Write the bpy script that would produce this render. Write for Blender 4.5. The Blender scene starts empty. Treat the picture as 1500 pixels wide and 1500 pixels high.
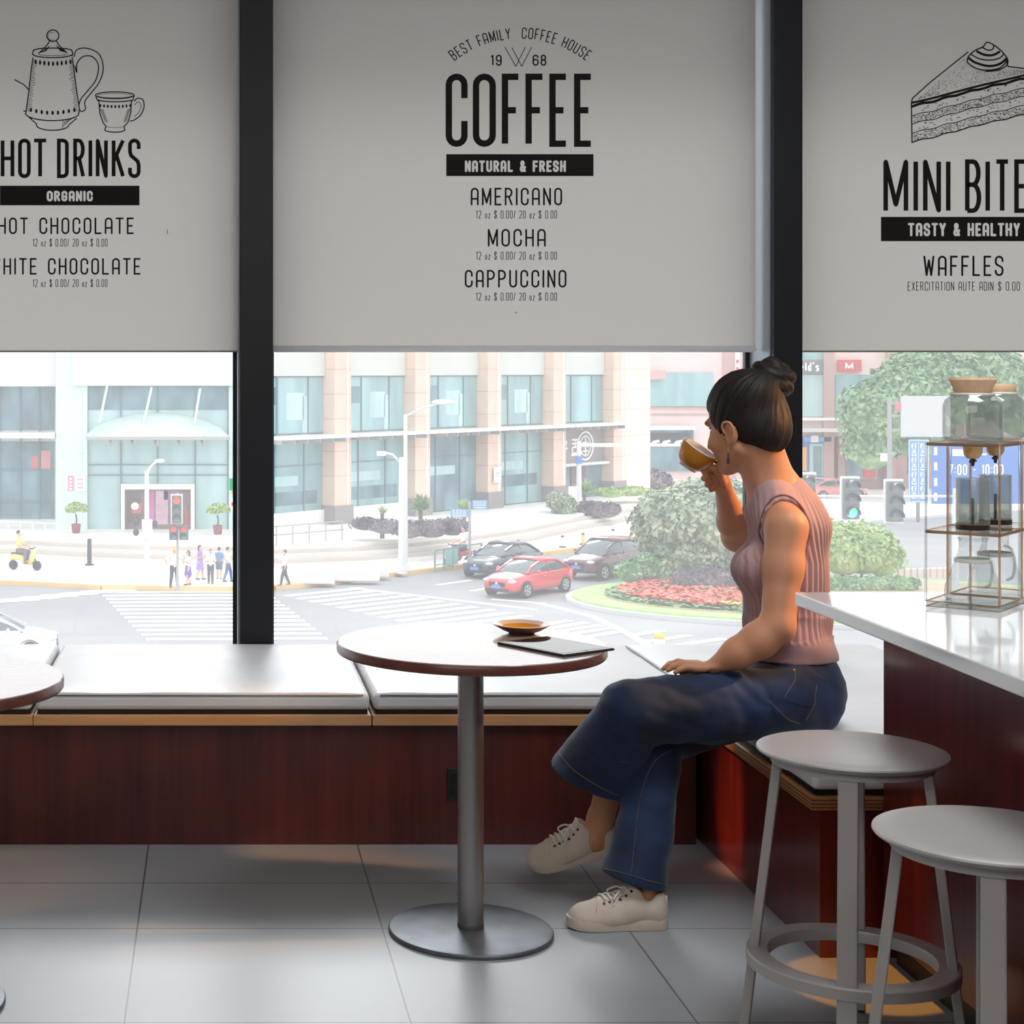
import bpy, bmesh, math, random
import numpy as np
from mathutils import Vector, Matrix, Quaternion, noise as mnoise
from mathutils.bvhtree import BVHTree

random.seed(7)
FPX, PX, PY, CZ = 2500.0, 313.0, 540.0, 1.45      # focal length and axis in pixels of the 1500 frame, eye height
COL = bpy.context.scene.collection
PI = math.pi

def at(px, py, D):
    return Vector(((px - PX) / FPX * D, D, CZ - (py - PY) / FPX * D))

def onz(px, py, z):
    D = FPX * (CZ - z) / (py - PY)
    return Vector(((px - PX) / FPX * D, D, z))

def lin(c):
    out = []
    for x in c[:3]:
        x = x / 255.0
        out.append(x / 12.92 if x <= 0.04045 else ((x + 0.055) / 1.055) ** 2.4)
    return out

# ------------------------------------------------------------------ materials
def mat(name, col, rough=0.5, metal=0.0, spec=0.5, var=None, bump=None, stretch=(1, 1, 1), coat=0.0, emit=None, col2=None, coord='Object', sheen=0.0, coat_rough=0.05):
    m = bpy.data.materials.new(name); m.use_nodes = True
    nt = m.node_tree; b = nt.nodes['Principled BSDF']
    c = lin(col)
    b.inputs['Base Color'].default_value = (*c, 1)
    b.inputs['Roughness'].default_value = rough
    b.inputs['Metallic'].default_value = metal
    b.inputs['Specular IOR Level'].default_value = spec
    b.inputs['Coat Weight'].default_value = coat
    b.inputs['Coat Roughness'].default_value = coat_rough
    b.inputs['Sheen Weight'].default_value = sheen
    if emit:
        b.inputs['Emission Color'].default_value = (*lin(emit[0]), 1)
        b.inputs['Emission Strength'].default_value = emit[1]
    if var or bump:
        tc = nt.nodes.new('ShaderNodeTexCoord'); mp = nt.nodes.new('ShaderNodeMapping')
        mp.inputs['Scale'].default_value = stretch
        nt.links.new(tc.outputs[coord], mp.inputs['Vector'])
    if var:
        n = nt.nodes.new('ShaderNodeTexNoise'); n.inputs['Scale'].default_value = var[0]; n.inputs['Detail'].default_value = 5
        r = nt.nodes.new('ShaderNodeValToRGB')
        c2 = lin(col2) if col2 else [min(1, x * (1 + var[1])) for x in c]
        c1 = c if col2 else [x * (1 - var[1]) for x in c]
        r.color_ramp.elements[0].position = 0.35; r.color_ramp.elements[1].position = 0.65
        r.color_ramp.elements[0].color = (*c1, 1); r.color_ramp.elements[1].color = (*c2, 1)
        nt.links.new(mp.outputs[0], n.inputs['Vector']); nt.links.new(n.outputs[0], r.inputs[0])
        nt.links.new(r.outputs[0], b.inputs['Base Color'])
    if bump:
        n2 = nt.nodes.new('ShaderNodeTexNoise'); n2.inputs['Scale'].default_value = bump[0]; n2.inputs['Detail'].default_value = 4
        bp = nt.nodes.new('ShaderNodeBump'); bp.inputs['Strength'].default_value = bump[1]; bp.inputs['Distance'].default_value = bump[2] if len(bump) > 2 else 0.01
        nt.links.new(mp.outputs[0], n2.inputs['Vector']); nt.links.new(n2.outputs[0], bp.inputs['Height'])
        nt.links.new(bp.outputs[0], b.inputs['Normal'])
    return m

def glassy(name, tint=(255, 255, 255), gloss=0.08, veil=0.0, veil_col=(255, 255, 255), fres=True, fr=.75):
    """thin clear pane: see-through, a little mirror, optionally a thin dusty veil"""
    m = bpy.data.materials.new(name); m.use_nodes = True
    nt = m.node_tree; nt.nodes.clear()
    out = nt.nodes.new('ShaderNodeOutputMaterial')
    tr = nt.nodes.new('ShaderNodeBsdfTransparent'); tr.inputs[0].default_value = (*lin(tint), 1)
    gl = nt.nodes.new('ShaderNodeBsdfGlossy'); gl.inputs['Roughness'].default_value = 0.03
    mx = nt.nodes.new('ShaderNodeMixShader'); mx.inputs[0].default_value = gloss
    if fres:
        lw = nt.nodes.new('ShaderNodeLayerWeight'); lw.inputs[0].default_value = 0.25
        mu = nt.nodes.new('ShaderNodeMath'); mu.operation = 'MULTIPLY_ADD'; mu.inputs[1].default_value = fr; mu.inputs[2].default_value = gloss
        nt.links.new(lw.outputs['Facing'], mu.inputs[0]); nt.links.new(mu.outputs[0], mx.inputs[0])
    nt.links.new(tr.outputs[0], mx.inputs[1]); nt.links.new(gl.outputs[0], mx.inputs[2])
    last = mx
    if veil:
        tl = nt.nodes.new('ShaderNodeBsdfTranslucent'); tl.inputs[0].default_value = (*lin(veil_col), 1)
        m2 = nt.nodes.new('ShaderNodeMixShader'); m2.inputs[0].default_value = veil
        nt.links.new(mx.outputs[0], m2.inputs[1]); nt.links.new(tl.outputs[0], m2.inputs[2]); last = m2
    nt.links.new(last.outputs[0], out.inputs[0])
    return m

def wood(name, dark, light, rough=0.35, axis='X', coat=0.3, scale=3.0):
    """veneer with the grain running along one axis"""
    m = bpy.data.materials.new(name); m.use_nodes = True
    nt = m.node_tree; b = nt.nodes['Principled BSDF']
    tc = nt.nodes.new('ShaderNodeTexCoord'); mp = nt.nodes.new('ShaderNodeMapping')
    s = {'X': (0.6, 12, 12), 'Y': (12, 0.6, 12), 'Z': (12, 12, 0.6)}[axis]
    mp.inputs['Scale'].default_value = s
    n = nt.nodes.new('ShaderNodeTexNoise'); n.inputs['Scale'].default_value = scale; n.inputs['Detail'].default_value = 8; n.inputs['Distortion'].default_value = 0.6
    n2 = nt.nodes.new('ShaderNodeTexNoise'); n2.inputs['Scale'].default_value = 2.2
    r = nt.nodes.new('ShaderNodeValToRGB'); r.color_ramp.elements[0].position = 0.3; r.color_ramp.elements[1].position = 0.72
    r.color_ramp.elements[0].color = (*lin(dark), 1); r.color_ramp.elements[1].color = (*lin(light), 1)
    mxx = nt.nodes.new('ShaderNodeMath'); mxx.operation = 'MULTIPLY_ADD'; mxx.inputs[1].default_value = 0.55
    m3 = nt.nodes.new('ShaderNodeMath'); m3.operation = 'MULTIPLY'; m3.inputs[1].default_value = 0.45
    nt.links.new(tc.outputs['Object'], mp.inputs[0]); nt.links.new(mp.outputs[0], n.inputs['Vector']); nt.links.new(tc.outputs['Object'], n2.inputs['Vector'])
    nt.links.new(n2.outputs[0], m3.inputs[0]); nt.links.new(n.outputs[0], mxx.inputs[0]); nt.links.new(m3.outputs[0], mxx.inputs[2])
    nt.links.new(mxx.outputs[0], r.inputs[0]); nt.links.new(r.outputs[0], b.inputs['Base Color'])
    b.inputs['Roughness'].default_value = rough; b.inputs['Coat Weight'].default_value = coat; b.inputs['Coat Roughness'].default_value = 0.15
    return m

# ------------------------------------------------------------------ objects
def link(o, parent=None):
    COL.objects.link(o)
    if parent is not None: o.parent = parent
    return o

def tag(o, label=None, cat=None, group=None, kind=None):
    if label: o['label'] = label
    if cat: o['category'] = cat
    if group: o['group'] = group
    if kind: o['kind'] = kind
    return o

def thing(name, label, cat, loc=(0, 0, 0), rz=0.0, group=None):
    o = bpy.data.objects.new(name, None); o.empty_display_size = 0.1
    o.location = loc; o.rotation_euler = (0, 0, rz)
    link(o); return tag(o, label, cat, group)

def copy_tree(o, parent=None):
    c = o.copy(); COL.objects.link(c)
    if parent is not None:
        c.parent = parent; c.matrix_parent_inverse = o.matrix_parent_inverse.copy()
    for ch in list(o.children): copy_tree(ch, c)
    return c

class MB:
    """collects shapes and links them as ONE mesh object"""
    def __init__(s): s.v = []; s.f = []
    def add(s, vs, fs, M=None):
        k = len(s.v)
        for v in vs:
            v = Vector(v); s.v.append(M @ v if M is not None else v)
        s.f += [tuple(i + k for i in f) for f in fs]
        return s
    def box(s, lo, hi, M=None):
        x0, y0, z0 = lo; x1, y1, z1 = hi
        vs = [(x0,y0,z0),(x1,y0,z0),(x1,y1,z0),(x0,y1,z0),(x0,y0,z1),(x1,y0,z1),(x1,y1,z1),(x0,y1,z1)]
        return s.add(vs, [(3,2,1,0),(4,5,6,7),(0,1,5,4),(1,2,6,5),(2,3,7,6),(3,0,4,7)], M)
    def bar(s, p0, p1, w, h, up=(0, 0, 1)):
        """square bar between two points, w across, h along up"""
        p0 = Vector(p0); p1 = Vector(p1); d = (p1 - p0).normalized(); u = Vector(up)
        a = d.cross(u)
        if a.length < 1e-5: a = d.cross(Vector((1, 0, 0)))
        a.normalize(); b = a.cross(d).normalized()
        vs = []
        for p in (p0, p1):
            for sa, sb in ((-1,-1),(1,-1),(1,1),(-1,1)): vs.append(p + a * (sa * w / 2) + b * (sb * h / 2))
        return s.add(vs, [(3,2,1,0),(4,5,6,7),(0,1,5,4),(1,2,6,5),(2,3,7,6),(3,0,4,7)])
    def cyl(s, p0, p1, r0, r1=None, n=16, caps=True):
        r1 = r0 if r1 is None else r1
        return s.tube([p0, p1], [r0, r1], n, caps=caps)
    def tube(s, pts, r, n=8, closed=False, caps=True):
        pts = [Vector(p) for p in pts]; m = len(pts)
        rs = r if isinstance(r, (list, tuple)) else [r] * m
        k = len(s.v); prev = None
        for i, p in enumerate(pts):
            if closed: d = pts[(i + 1) % m] - pts[i - 1]
            else: d = pts[min(i + 1, m - 1)] - pts[max(i - 1, 0)]
            if d.length < 1e-9: d = Vector((0, 0, 1))
            d.normalize()
            if prev is None:
                a = d.orthogonal().normalized()
            else:
                a = prev - d * prev.dot(d)
                a = a.normalized() if a.length > 1e-6 else d.orthogonal().normalized()
            prev = a; b = d.cross(a)
            for j in range(n):
                t = 2 * PI * j / n
                s.v.append(p + (a * math.cos(t) + b * math.sin(t)) * rs[i])
        for i in range(m if closed else m - 1):
            i2 = (i + 1) % m
            for j in range(n):
                s.f.append((k + i*n + j, k + i*n + (j+1) % n, k + i2*n + (j+1) % n, k + i2*n + j))
        if caps and not closed:
            s.f.append(tuple(k + j for j in reversed(range(n)))); s.f.append(tuple(k + (m-1)*n + j for j in range(n)))
        return s
    def lathe(s, prof, c=(0, 0, 0), n=32, M=None, close=False):
        k0 = []; c = Vector(c); vs = []; fs = []
        m = len(prof)
        for r, z in prof:
            for j in range(n):
                t = 2 * PI * j / n
                vs.append(c + Vector((r * math.cos(t), r * math.sin(t), z)))
        for i in range(m if close else m - 1):
            i2 = (i + 1) % m
            for j in range(n):
                fs.append((i*n + j, i*n + (j+1) % n, i2*n + (j+1) % n, i2*n + j))
        return s.add(vs, fs, M)
    def prism(s, poly, z0, z1, M=None):
        n = len(poly)
        vs = [(x, y, z0) for x, y in poly] + [(x, y, z1) for x, y in poly]
        fs = [tuple(range(n - 1, -1, -1)), tuple(range(n, 2 * n))] + [(i, (i + 1) % n, n + (i + 1) % n, n + i) for i in range(n)]
        return s.add(vs, fs, M)
    def poly(s, pts): return s.add(pts, [tuple(range(len(pts)))])
    def sphere(s, c, r, n=12, m=8, M=None):
        c = Vector(c); rr = r if isinstance(r, (tuple, list)) else (r, r, r)
        vs = []; fs = []
        for i in range(m + 1):
            ph = PI * i / m
            for j in range(n):
                t = 2 * PI * j / n
                vs.append(Vector((rr[0]*math.sin(ph)*math.cos(t), rr[1]*math.sin(ph)*math.sin(t), rr[2]*math.cos(ph))))
        for i in range(m):
            for j in range(n): fs.append((i*n+j, (i+1)*n+j, (i+1)*n+(j+1)%n, i*n+(j+1)%n))
        if M is not None: vs = [M @ v for v in vs]
        return s.add([c + v for v in vs], fs)
    def grid(s, rows):
        k = len(s.v); n = len(rows[0])
        for r in rows: s.v += [Vector(p) for p in r]
        for i in range(len(rows) - 1):
            for j in range(n - 1): s.f.append((k+i*n+j, k+i*n+j+1, k+(i+1)*n+j+1, k+(i+1)*n+j))
        return s
    def build(s, name, m, parent=None, smooth=False, bevel=0.0, seg=2, sub=0, fix=True):
        me = bpy.data.meshes.new(name)
        me.from_pydata([tuple(v) for v in s.v], [], s.f)
        if fix:
            bm = bmesh.new(); bm.from_mesh(me)
            bmesh.ops.remove_doubles(bm, verts=bm.verts, dist=1e-6)
            bmesh.ops.recalc_face_normals(bm, faces=bm.faces); bm.to_mesh(me); bm.free()
        for mm in (m if isinstance(m, (list, tuple)) else [m]): me.materials.append(mm)
        if smooth:
            me.polygons.foreach_set('use_smooth', [True] * len(me.polygons))
        o = bpy.data.objects.new(name, me); link(o, parent)
        if smooth == 'auto' : 
            me.set_sharp_from_angle(angle=math.radians(35))
        if bevel:
            b = o.modifiers.new('b', 'BEVEL'); b.width = bevel; b.segments = seg; b.limit_method = 'ANGLE'; b.angle_limit = math.radians(40)
        if sub:
            u = o.modifiers.new('s', 'SUBSURF'); u.levels = sub; u.render_levels = sub
        return o

def struct(name, mb, m, **k):
    o = mb.build(name, m, **k); o['kind'] = 'structure'; return o

# ------------------------------------------------------------------ signed distance modelling (bodies, clothes)
class SDF:
    def __init__(s, lo, hi, h):
        s.lo = np.array(lo, float); s.h = h
        s.n = np.ceil((np.array(hi, float) - s.lo) / h).astype(int) + 1
        s.g = np.full(s.n, 0.5, np.float32)
    def _sub(s, lo, hi):
        a = np.clip(np.floor((np.array(lo) - s.lo) / s.h).astype(int), 0, s.n - 1)
        b = np.clip(np.ceil((np.array(hi) - s.lo) / s.h).astype(int) + 1, 1, s.n)
        sl = tuple(slice(int(a[i]), int(max(b[i], a[i] + 1))) for i in range(3))
        ax = [(s.lo[i] + s.h * np.arange(sl[i].start, sl[i].stop)).astype(np.float32) for i in range(3)]
        return sl, ax[0][:, None, None], ax[1][None, :, None], ax[2][None, None, :]
    def _mix(s, sl, d, k, op):
        g = s.g[sl]
        if op == 'sub':
            d = -d
            if k > 0:
                t = np.clip(0.5 - 0.5 * (d - g) / k, 0, 1); s.g[sl] = d + (g - d) * t + k * t * (1 - t)
                s.g[sl] = np.maximum(s.g[sl], np.maximum(d, g))
            else: s.g[sl] = np.maximum(g, d)
        elif op == 'and': s.g[sl] = np.maximum(g, d)
        else:
            if k > 0:
                t = np.clip(0.5 + 0.5 * (g - d) / k, 0, 1)
                s.g[sl] = g + (d - g) * t - k * t * (1 - t)
            else: s.g[sl] = np.minimum(g, d)
    def cone(s, p0, p1, r0, r1, k=0.02, op='add', flat=None, ratio=1.0, off=0.0, flat_end=False):
        """tapered capsule; flat = direction squeezed by ratio; off inflates"""
        p0 = np.array(p0, float); p1 = np.array(p1, float); r0 += off; r1 += off
        m = max(r0, r1) * max(1, ratio) + k + 0.03
        sl, X, Y, Z = s._sub(np.minimum(p0, p1) - m, np.maximum(p0, p1) + m)
        d = p1 - p0; L2 = float(d @ d) + 1e-9
        x, y, z = X - p0[0], Y - p0[1], Z - p0[2]
        t = (x * d[0] + y * d[1] + z * d[2]) / L2
        tc = np.clip(t, 0, 1)
        x = x - tc * d[0]; y = y - tc * d[1]; z = z - tc * d[2]
        q = x * x + y * y + z * z
        if flat is not None:
            f = np.array(flat, float); f /= np.linalg.norm(f)
            c = x * f[0] + y * f[1] + z * f[2]
            q = q - c * c + (c / ratio) ** 2
        D = np.sqrt(np.maximum(q, 0)) - (r0 + (r1 - r0) * tc)
        if flat is not None and ratio < 1: D = D * ratio ** 0.5
        if flat_end: D = np.maximum(D, np.maximum(-t, t - 1) * math.sqrt(L2))
        s._mix(sl, D, k, op); return s
    def chain(s, pts, rs, k=0.02, **kw):
        for i in range(len(pts) - 1): s.cone(pts[i], pts[i+1], rs[i], rs[i+1], k, **kw)
        return s
    def ell(s, c, r, R=None, k=0.02, op='add', off=0.0):
        c = np.array(c, float); r = np.array(r, float) + off; m = max(r) + k + 0.03
        sl, X, Y, Z = s._sub(c - m, c + m)
        x, y, z = X - c[0], Y - c[1], Z - c[2]
        if R is not None:
            R = np.array(R, float)           # columns = local axes in world
            x, y, z = (x*R[0,0] + y*R[1,0] + z*R[2,0], x*R[0,1] + y*R[1,1] + z*R[2,1], x*R[0,2] + y*R[1,2] + z*R[2,2])
        k0 = np.sqrt((x/r[0])**2 + (y/r[1])**2 + (z/r[2])**2); k1 = np.sqrt((x/r[0]**2)**2 + (y/r[1]**2)**2 + (z/r[2]**2)**2) + 1e-6
        s._mix(sl, k0 * (k0 - 1) / k1, k, op); return s
    def plane(s, p, n, op='and', k=0.0):
        """keep the side n points away from"""
        n = np.array(n, float); n /= np.linalg.norm(n); p = np.array(p, float)
        sl, X, Y, Z = s._sub(s.lo, s.lo + s.h * s.n)
        s._mix(sl, (X - p[0]) * n[0] + (Y - p[1]) * n[1] + (Z - p[2]) * n[2], k, op); return s
    def warp(s, fn):
        sl, X, Y, Z = s._sub(s.lo, s.lo + s.h * s.n)
        s.g += fn(X, Y, Z).astype(np.float32); return s
    def mesh(s, relax=1):
        g = s.g; n = np.array(g.shape)
        ins = g < 0
        c = ins[:-1,:-1,:-1].astype(np.int8)
        cnt = np.zeros(n - 1, np.int8)
        for dx in (0, 1):
            for dy in (0, 1):
                for dz in (0, 1): cnt += ins[dx:n[0]-1+dx, dy:n[1]-1+dy, dz:n[2]-1+dz]
        act = (cnt > 0) & (cnt < 8)
        ids = np.argwhere(act)
        idx = np.full(n - 1, -1, np.int64); idx[tuple(ids.T)] = np.arange(len(ids))
        pos = np.zeros((len(ids), 3)); w = np.zeros(len(ids))
        corners = [(a, b, e) for a in (0, 1) for b in (0, 1) for e in (0, 1)]
        vals = {cc: g[ids[:,0]+cc[0], ids[:,1]+cc[1], ids[:,2]+cc[2]] for cc in corners}
        for cc in corners:
            for ax in range(3):
                if cc[ax] == 0:
                    c2 = list(cc); c2[ax] = 1; c2 = tuple(c2)
                    a, b = vals[cc], vals[c2]
                    cr = (a < 0) != (b < 0)
                    t = np.where(cr, a / np.where(cr, a - b, 1), 0)
                    p = np.array(cc, float)[None, :] + np.zeros((len(ids), 3)); p[:, ax] += t
                    pos += p * cr[:, None]; w += cr
        pos = (ids + pos / w[:, None]) * s.h + s.lo
        quads = []
        for ax in range(3):
            a1, a2 = [(1, 2), (2, 0), (0, 1)][ax]
            sh = list(n); sh[ax] -= 1
            lo = [slice(None)] * 3; hi = [slice(None)] * 3; lo[ax] = slice(0, -1); hi[ax] = slice(1, None)
            A, B = ins[tuple(lo)], ins[tuple(hi)]
            e = np.argwhere(A != B)
            e = e[(e[:, a1] > 0) & (e[:, a2] > 0) & (e[:, a1] < n[a1]-1) & (e[:, a2] < n[a2]-1)]
            q = []
            for d1, d2 in ((0, 0), (1, 0), (1, 1), (0, 1)):
                f = e.copy(); f[:, a1] -= d1; f[:, a2] -= d2; q.append(idx[tuple(f.T)])
            q = np.stack(q, 1)
            fl = A[tuple(e.T)]
            q[~fl] = q[~fl][:, ::-1]
            quads.append(q)
        Q = np.concatenate(quads); Q = Q[(Q >= 0).all(1)]
        for _ in range(relax):                      # gentle smoothing along the quads' edges
            acc = np.zeros_like(pos); cn = np.zeros(len(pos))
            for i in range(4):
                a, b = Q[:, i], Q[:, (i + 1) % 4]
                np.add.at(acc, a, pos[b]); np.add.at(cn, a, 1)
                np.add.at(acc, b, pos[a]); np.add.at(cn, b, 1)
            pos = pos * 0.5 + 0.5 * acc / np.maximum(cn, 1)[:, None]
        return pos, Q

def np_obj(name, pos, Q, m, parent=None):
    me = bpy.data.meshes.new(name)
    me.vertices.add(len(pos)); me.vertices.foreach_set('co', np.asarray(pos, np.float32).ravel())
    me.loops.add(Q.size); me.loops.foreach_set('vertex_index', Q.ravel().astype(np.int32))
    me.polygons.add(len(Q)); me.polygons.foreach_set('loop_start', np.arange(len(Q), dtype=np.int32) * 4)
    me.polygons.foreach_set('use_smooth', np.ones(len(Q), bool))
    me.update(calc_edges=True); me.validate()
    me.materials.append(m)
    o = bpy.data.objects.new(name, me); return link(o, parent)

def np_bvh(pos, Q): return BVHTree.FromPolygons([tuple(p) for p in pos], [tuple(int(i) for i in q) for q in Q])

def bez(p, n=24):
    """smooth curve through points (Catmull-Rom)"""
    p = [Vector(q) for q in p]; out = []
    for i in range(len(p) - 1):
        a, b, c, d = p[max(i-1, 0)], p[i], p[i+1], p[min(i+2, len(p)-1)]
        for j in range(n):
            t = j / n
            out.append(0.5 * ((2*b) + (c - a)*t + (2*a - 5*b + 4*c - d)*t*t + (3*b - 3*c + d - a)*t**3))
    out.append(p[-1]); return out

# ------------------------------------------------------------------ scene, camera, world
sc = bpy.context.scene
cam = bpy.data.cameras.new('camera'); cam.sensor_width = 36; cam.lens = 36 * FPX / 1500
cam.shift_x = (750 - PX) / 1500; cam.shift_y = -(750 - PY) / 1500
cam.clip_start = 0.05; cam.clip_end = 600
cam_o = bpy.data.objects.new('camera', cam); link(cam_o)
cam_o.location = (0, 0, CZ); cam_o.rotation_euler = (PI / 2, 0, 0); sc.camera = cam_o
sc.view_settings.view_transform = 'Standard'; sc.view_settings.look = 'None'
sc.cycles.use_denoising = True
sc.cycles.max_bounces = 8; sc.cycles.diffuse_bounces = 3; sc.cycles.glossy_bounces = 4; sc.cycles.transparent_max_bounces = 24; sc.cycles.transmission_bounces = 4
sc.cycles.sample_clamp_indirect = 6.0; sc.cycles.caustics_reflective = False; sc.cycles.caustics_refractive = False
# ------------------------------------------------------------------ room shell
M = {}
M['mahogany'] = wood('mahogany', (52, 16, 14), (108, 44, 36), 0.32, 'Z', 0.25, 2.2)
M['mahogany_red'] = wood('mahogany_red', (62, 16, 11), (128, 42, 28), 0.28, 'Z', 0.35, 2.2)  # redder copy of mahogany, with the red lighting put into its colour
M['mahogany_x'] = wood('mahogany_x', (44, 16, 14), (84, 36, 30), 0.4, 'X', 0.1, 2.0)
M['ply'] = wood('ply', (200, 138, 88), (240, 190, 138), 0.45, 'X', 0.1, 3.0)
M['ply_y'] = wood('ply_y', (160, 104, 60), (212, 160, 110), 0.45, 'Y', 0.1, 3.0)
M['plaster'] = mat('plaster', (205, 202, 198), 0.9, var=(3, .03))
M['black_metal'] = mat('black_metal', (28, 30, 36), 0.42, 0.0, 0.4)
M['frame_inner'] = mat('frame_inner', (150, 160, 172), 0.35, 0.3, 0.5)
M['leather'] = mat('leather', (236, 236, 238), 0.42, var=(6, .03), bump=(9, .12, .02))
M['leather_seam'] = mat('leather_seam', (140, 138, 138), 0.5)
M['slab'] = mat('slab', (238, 240, 243), 0.14, spec=0.6, var=(4, .03), coat=0.7)
M['steel'] = mat('steel', (176, 172, 170), 0.36, 0.95, bump=(60, .05, .002), stretch=(1, 1, .1), var=(7, .12))
M['base_steel'] = mat('base_steel', (118, 122, 127), 0.5, 0.75, var=(9, .18))
M['table_top'] = mat('table_top', (180, 164, 160), 0.2, spec=0.6, coat=.7, var=(5, .05), stretch=(1, 8, 1))
M['table_rim'] = wood('table_rim', (84, 40, 32), (132, 74, 60), 0.35, 'X', 0.3, 3.0)
M['stool'] = mat('stool', (190, 185, 182), 0.4, 0.25, 0.5, var=(5, .03))
M['black'] = mat('black', (22, 21, 22), 0.5)
M['outlet'] = mat('outlet', (42, 36, 36), 0.4)

def floor_material():
    m = mat('floor_tiles', (188, 190, 192), 0.34, spec=0.45)
    nt = m.node_tree; b = nt.nodes['Principled BSDF']
    tc = nt.nodes.new('ShaderNodeTexCoord'); sp = nt.nodes.new('ShaderNodeSeparateXYZ'); nt.links.new(tc.outputs['Object'], sp.inputs[0])
    def M2(op, a, bv=None, c=None):
        n = nt.nodes.new('ShaderNodeMath'); n.operation = op
        for i, v in enumerate((a, bv, c)):
            if v is None: continue
            if isinstance(v, (int, float)): n.inputs[i].default_value = v
            else: nt.links.new(v, n.inputs[i])
        return n.outputs[0]
    x = M2('ADD', sp.outputs[0], -0.437 + 0.635 * 20)
    jx = M2('LESS_THAN', M2('PINGPONG', x, 0.3175), 0.0022)
    jy = M2('MAXIMUM', M2('COMPARE', sp.outputs[1], 4.42, .0026), M2('MAXIMUM', M2('COMPARE', sp.outputs[1], 3.785, .0022), M2('COMPARE', sp.outputs[1], 3.15, .002)))
    j3 = M2('COMPARE', sp.outputs[1], 4.812, 0.0028)
    j = M2('MAXIMUM', M2('MAXIMUM', jx, jy), j3)
    n = nt.nodes.new('ShaderNodeTexNoise'); n.inputs['Scale'].default_value = 2.5; n.inputs['Detail'].default_value = 6
    r = nt.nodes.new('ShaderNodeValToRGB')
    r.color_ramp.elements[0].color = (*lin((158, 162, 167)), 1); r.color_ramp.elements[1].color = (*lin((176, 179, 183)), 1)
    nt.links.new(tc.outputs['Object'], n.inputs[0]); nt.links.new(n.outputs[0], r.inputs[0])
    mx = nt.nodes.new('ShaderNodeMix'); mx.data_type = 'RGBA'
    nt.links.new(j, mx.inputs[0]); nt.links.new(r.outputs[0], mx.inputs[6]); mx.inputs[7].default_value = (*lin((98, 98, 98)), 1)
    nt.links.new(mx.outputs[2], b.inputs['Base Color'])
    return m

XL, XR, YB, ZC = -3.4, 4.4, -3.2, 3.1
struct('floor', MB().box((XL, YB, -.2), (XR, 6.5, 0)), floor_material())
struct('ceiling', MB().box((XL, YB, ZC), (XR, 6.5, ZC + .2)), M['plaster'])
struct('wall_left', MB().box((XL - .2, YB, -.2), (XL, 6.5, ZC)), M['plaster'])
struct('wall_right', MB().box((XR, YB, -.2), (XR + .2, 6.5, ZC)), M['plaster'])
struct('wall_rear', MB().box((XL - .2, YB - .2, -.2), (XR + .2, YB, ZC)), M['plaster'])
struct('wall_back', MB().box((XL, 6.14, 0), (XR, 6.5, .37)), M['plaster'])
struct('trim_1', MB().box((XL - .2, 6.5, ZC + .02), (XR + .2, 7.55, ZC + .2)), M['plaster'])     # unseen ledge added outside to shade the upper part of the blinds

POSTS = [(.0935, .2135), (2.011, 2.116)]
for i, (a, b) in enumerate(POSTS):
    p = struct('trim_%d' % (i + 2), MB().box((a, 6.13, .37), (b, 6.40, ZC)), M['black_metal'], bevel=.003)
    s = MB().box((a - .006, 6.16, .37), (a - .0005, 6.385, ZC)).build('side_cover', M['frame_inner'], p)  # pale face: outside light reflected on the post side, put into its colour
    g = MB().box((a - .022, 6.385, .37), (a + .01, 6.42, ZC)).box((b - .01, 6.385, .37), (b + .012, 6.42, ZC)).build('gasket', M['black_metal'], p)
pane = glassy('window_glass', (253, 252, 251), 0.03, veil=0.095)  # veil paints a haze into the pane, washing out the view outside
for i, (a, b) in enumerate([(XL, .06), (.235, 1.985), (2.14, XR)]):
    struct('window_%d' % (i + 1), MB().box((a, 6.40, .37), (b, 6.408, ZC)), pane)

# ------------------------------------------------------------------ window bench and cushions
def rounded_slab(name, lo, hi, m, parent=None, r=.015, puff=.010, n=14):
    """upholstered block: rounded edges, crowned top"""
    x0, y0, z0 = lo; x1, y1, z1 = hi
    nx = max(4, int((x1 - x0) / .06)); ny = max(4, int((y1 - y0) / .06))
    mb = MB(); rows = []
    for j in range(ny + 1):
        row = []
        for i in range(nx + 1):
            u = i / nx; v = j / ny
            x = x0 + (x1 - x0) * u; y = y0 + (y1 - y0) * v
            e = min(1, 6 * min(u * (x1-x0), (1-u) * (x1-x0), v * (y1-y0), (1-v) * (y1-y0)) )
            z = z1 - puff * (1 - e) ** 2 + .004 * mnoise.noise(Vector((x * 5, y * 6, z0)))
            row.append((x, y, z))
        rows.append(row)
    mb.grid(rows)
    b = [[(x, y, z0) for x, y, z in r_] for r_ in rows]
    mb.grid(b)
    for row, brow in ((rows[0], b[0]), (rows[-1], b[-1])): mb.grid([row, brow])
    mb.grid([[r_[0] for r_ in rows], [r_[0] for r_ in b]]); mb.grid([[r_[-1] for r_ in rows], [r_[-1] for r_ in b]])
    return mb.build(name, m, parent, smooth='auto', bevel=r, seg=3)

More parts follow.
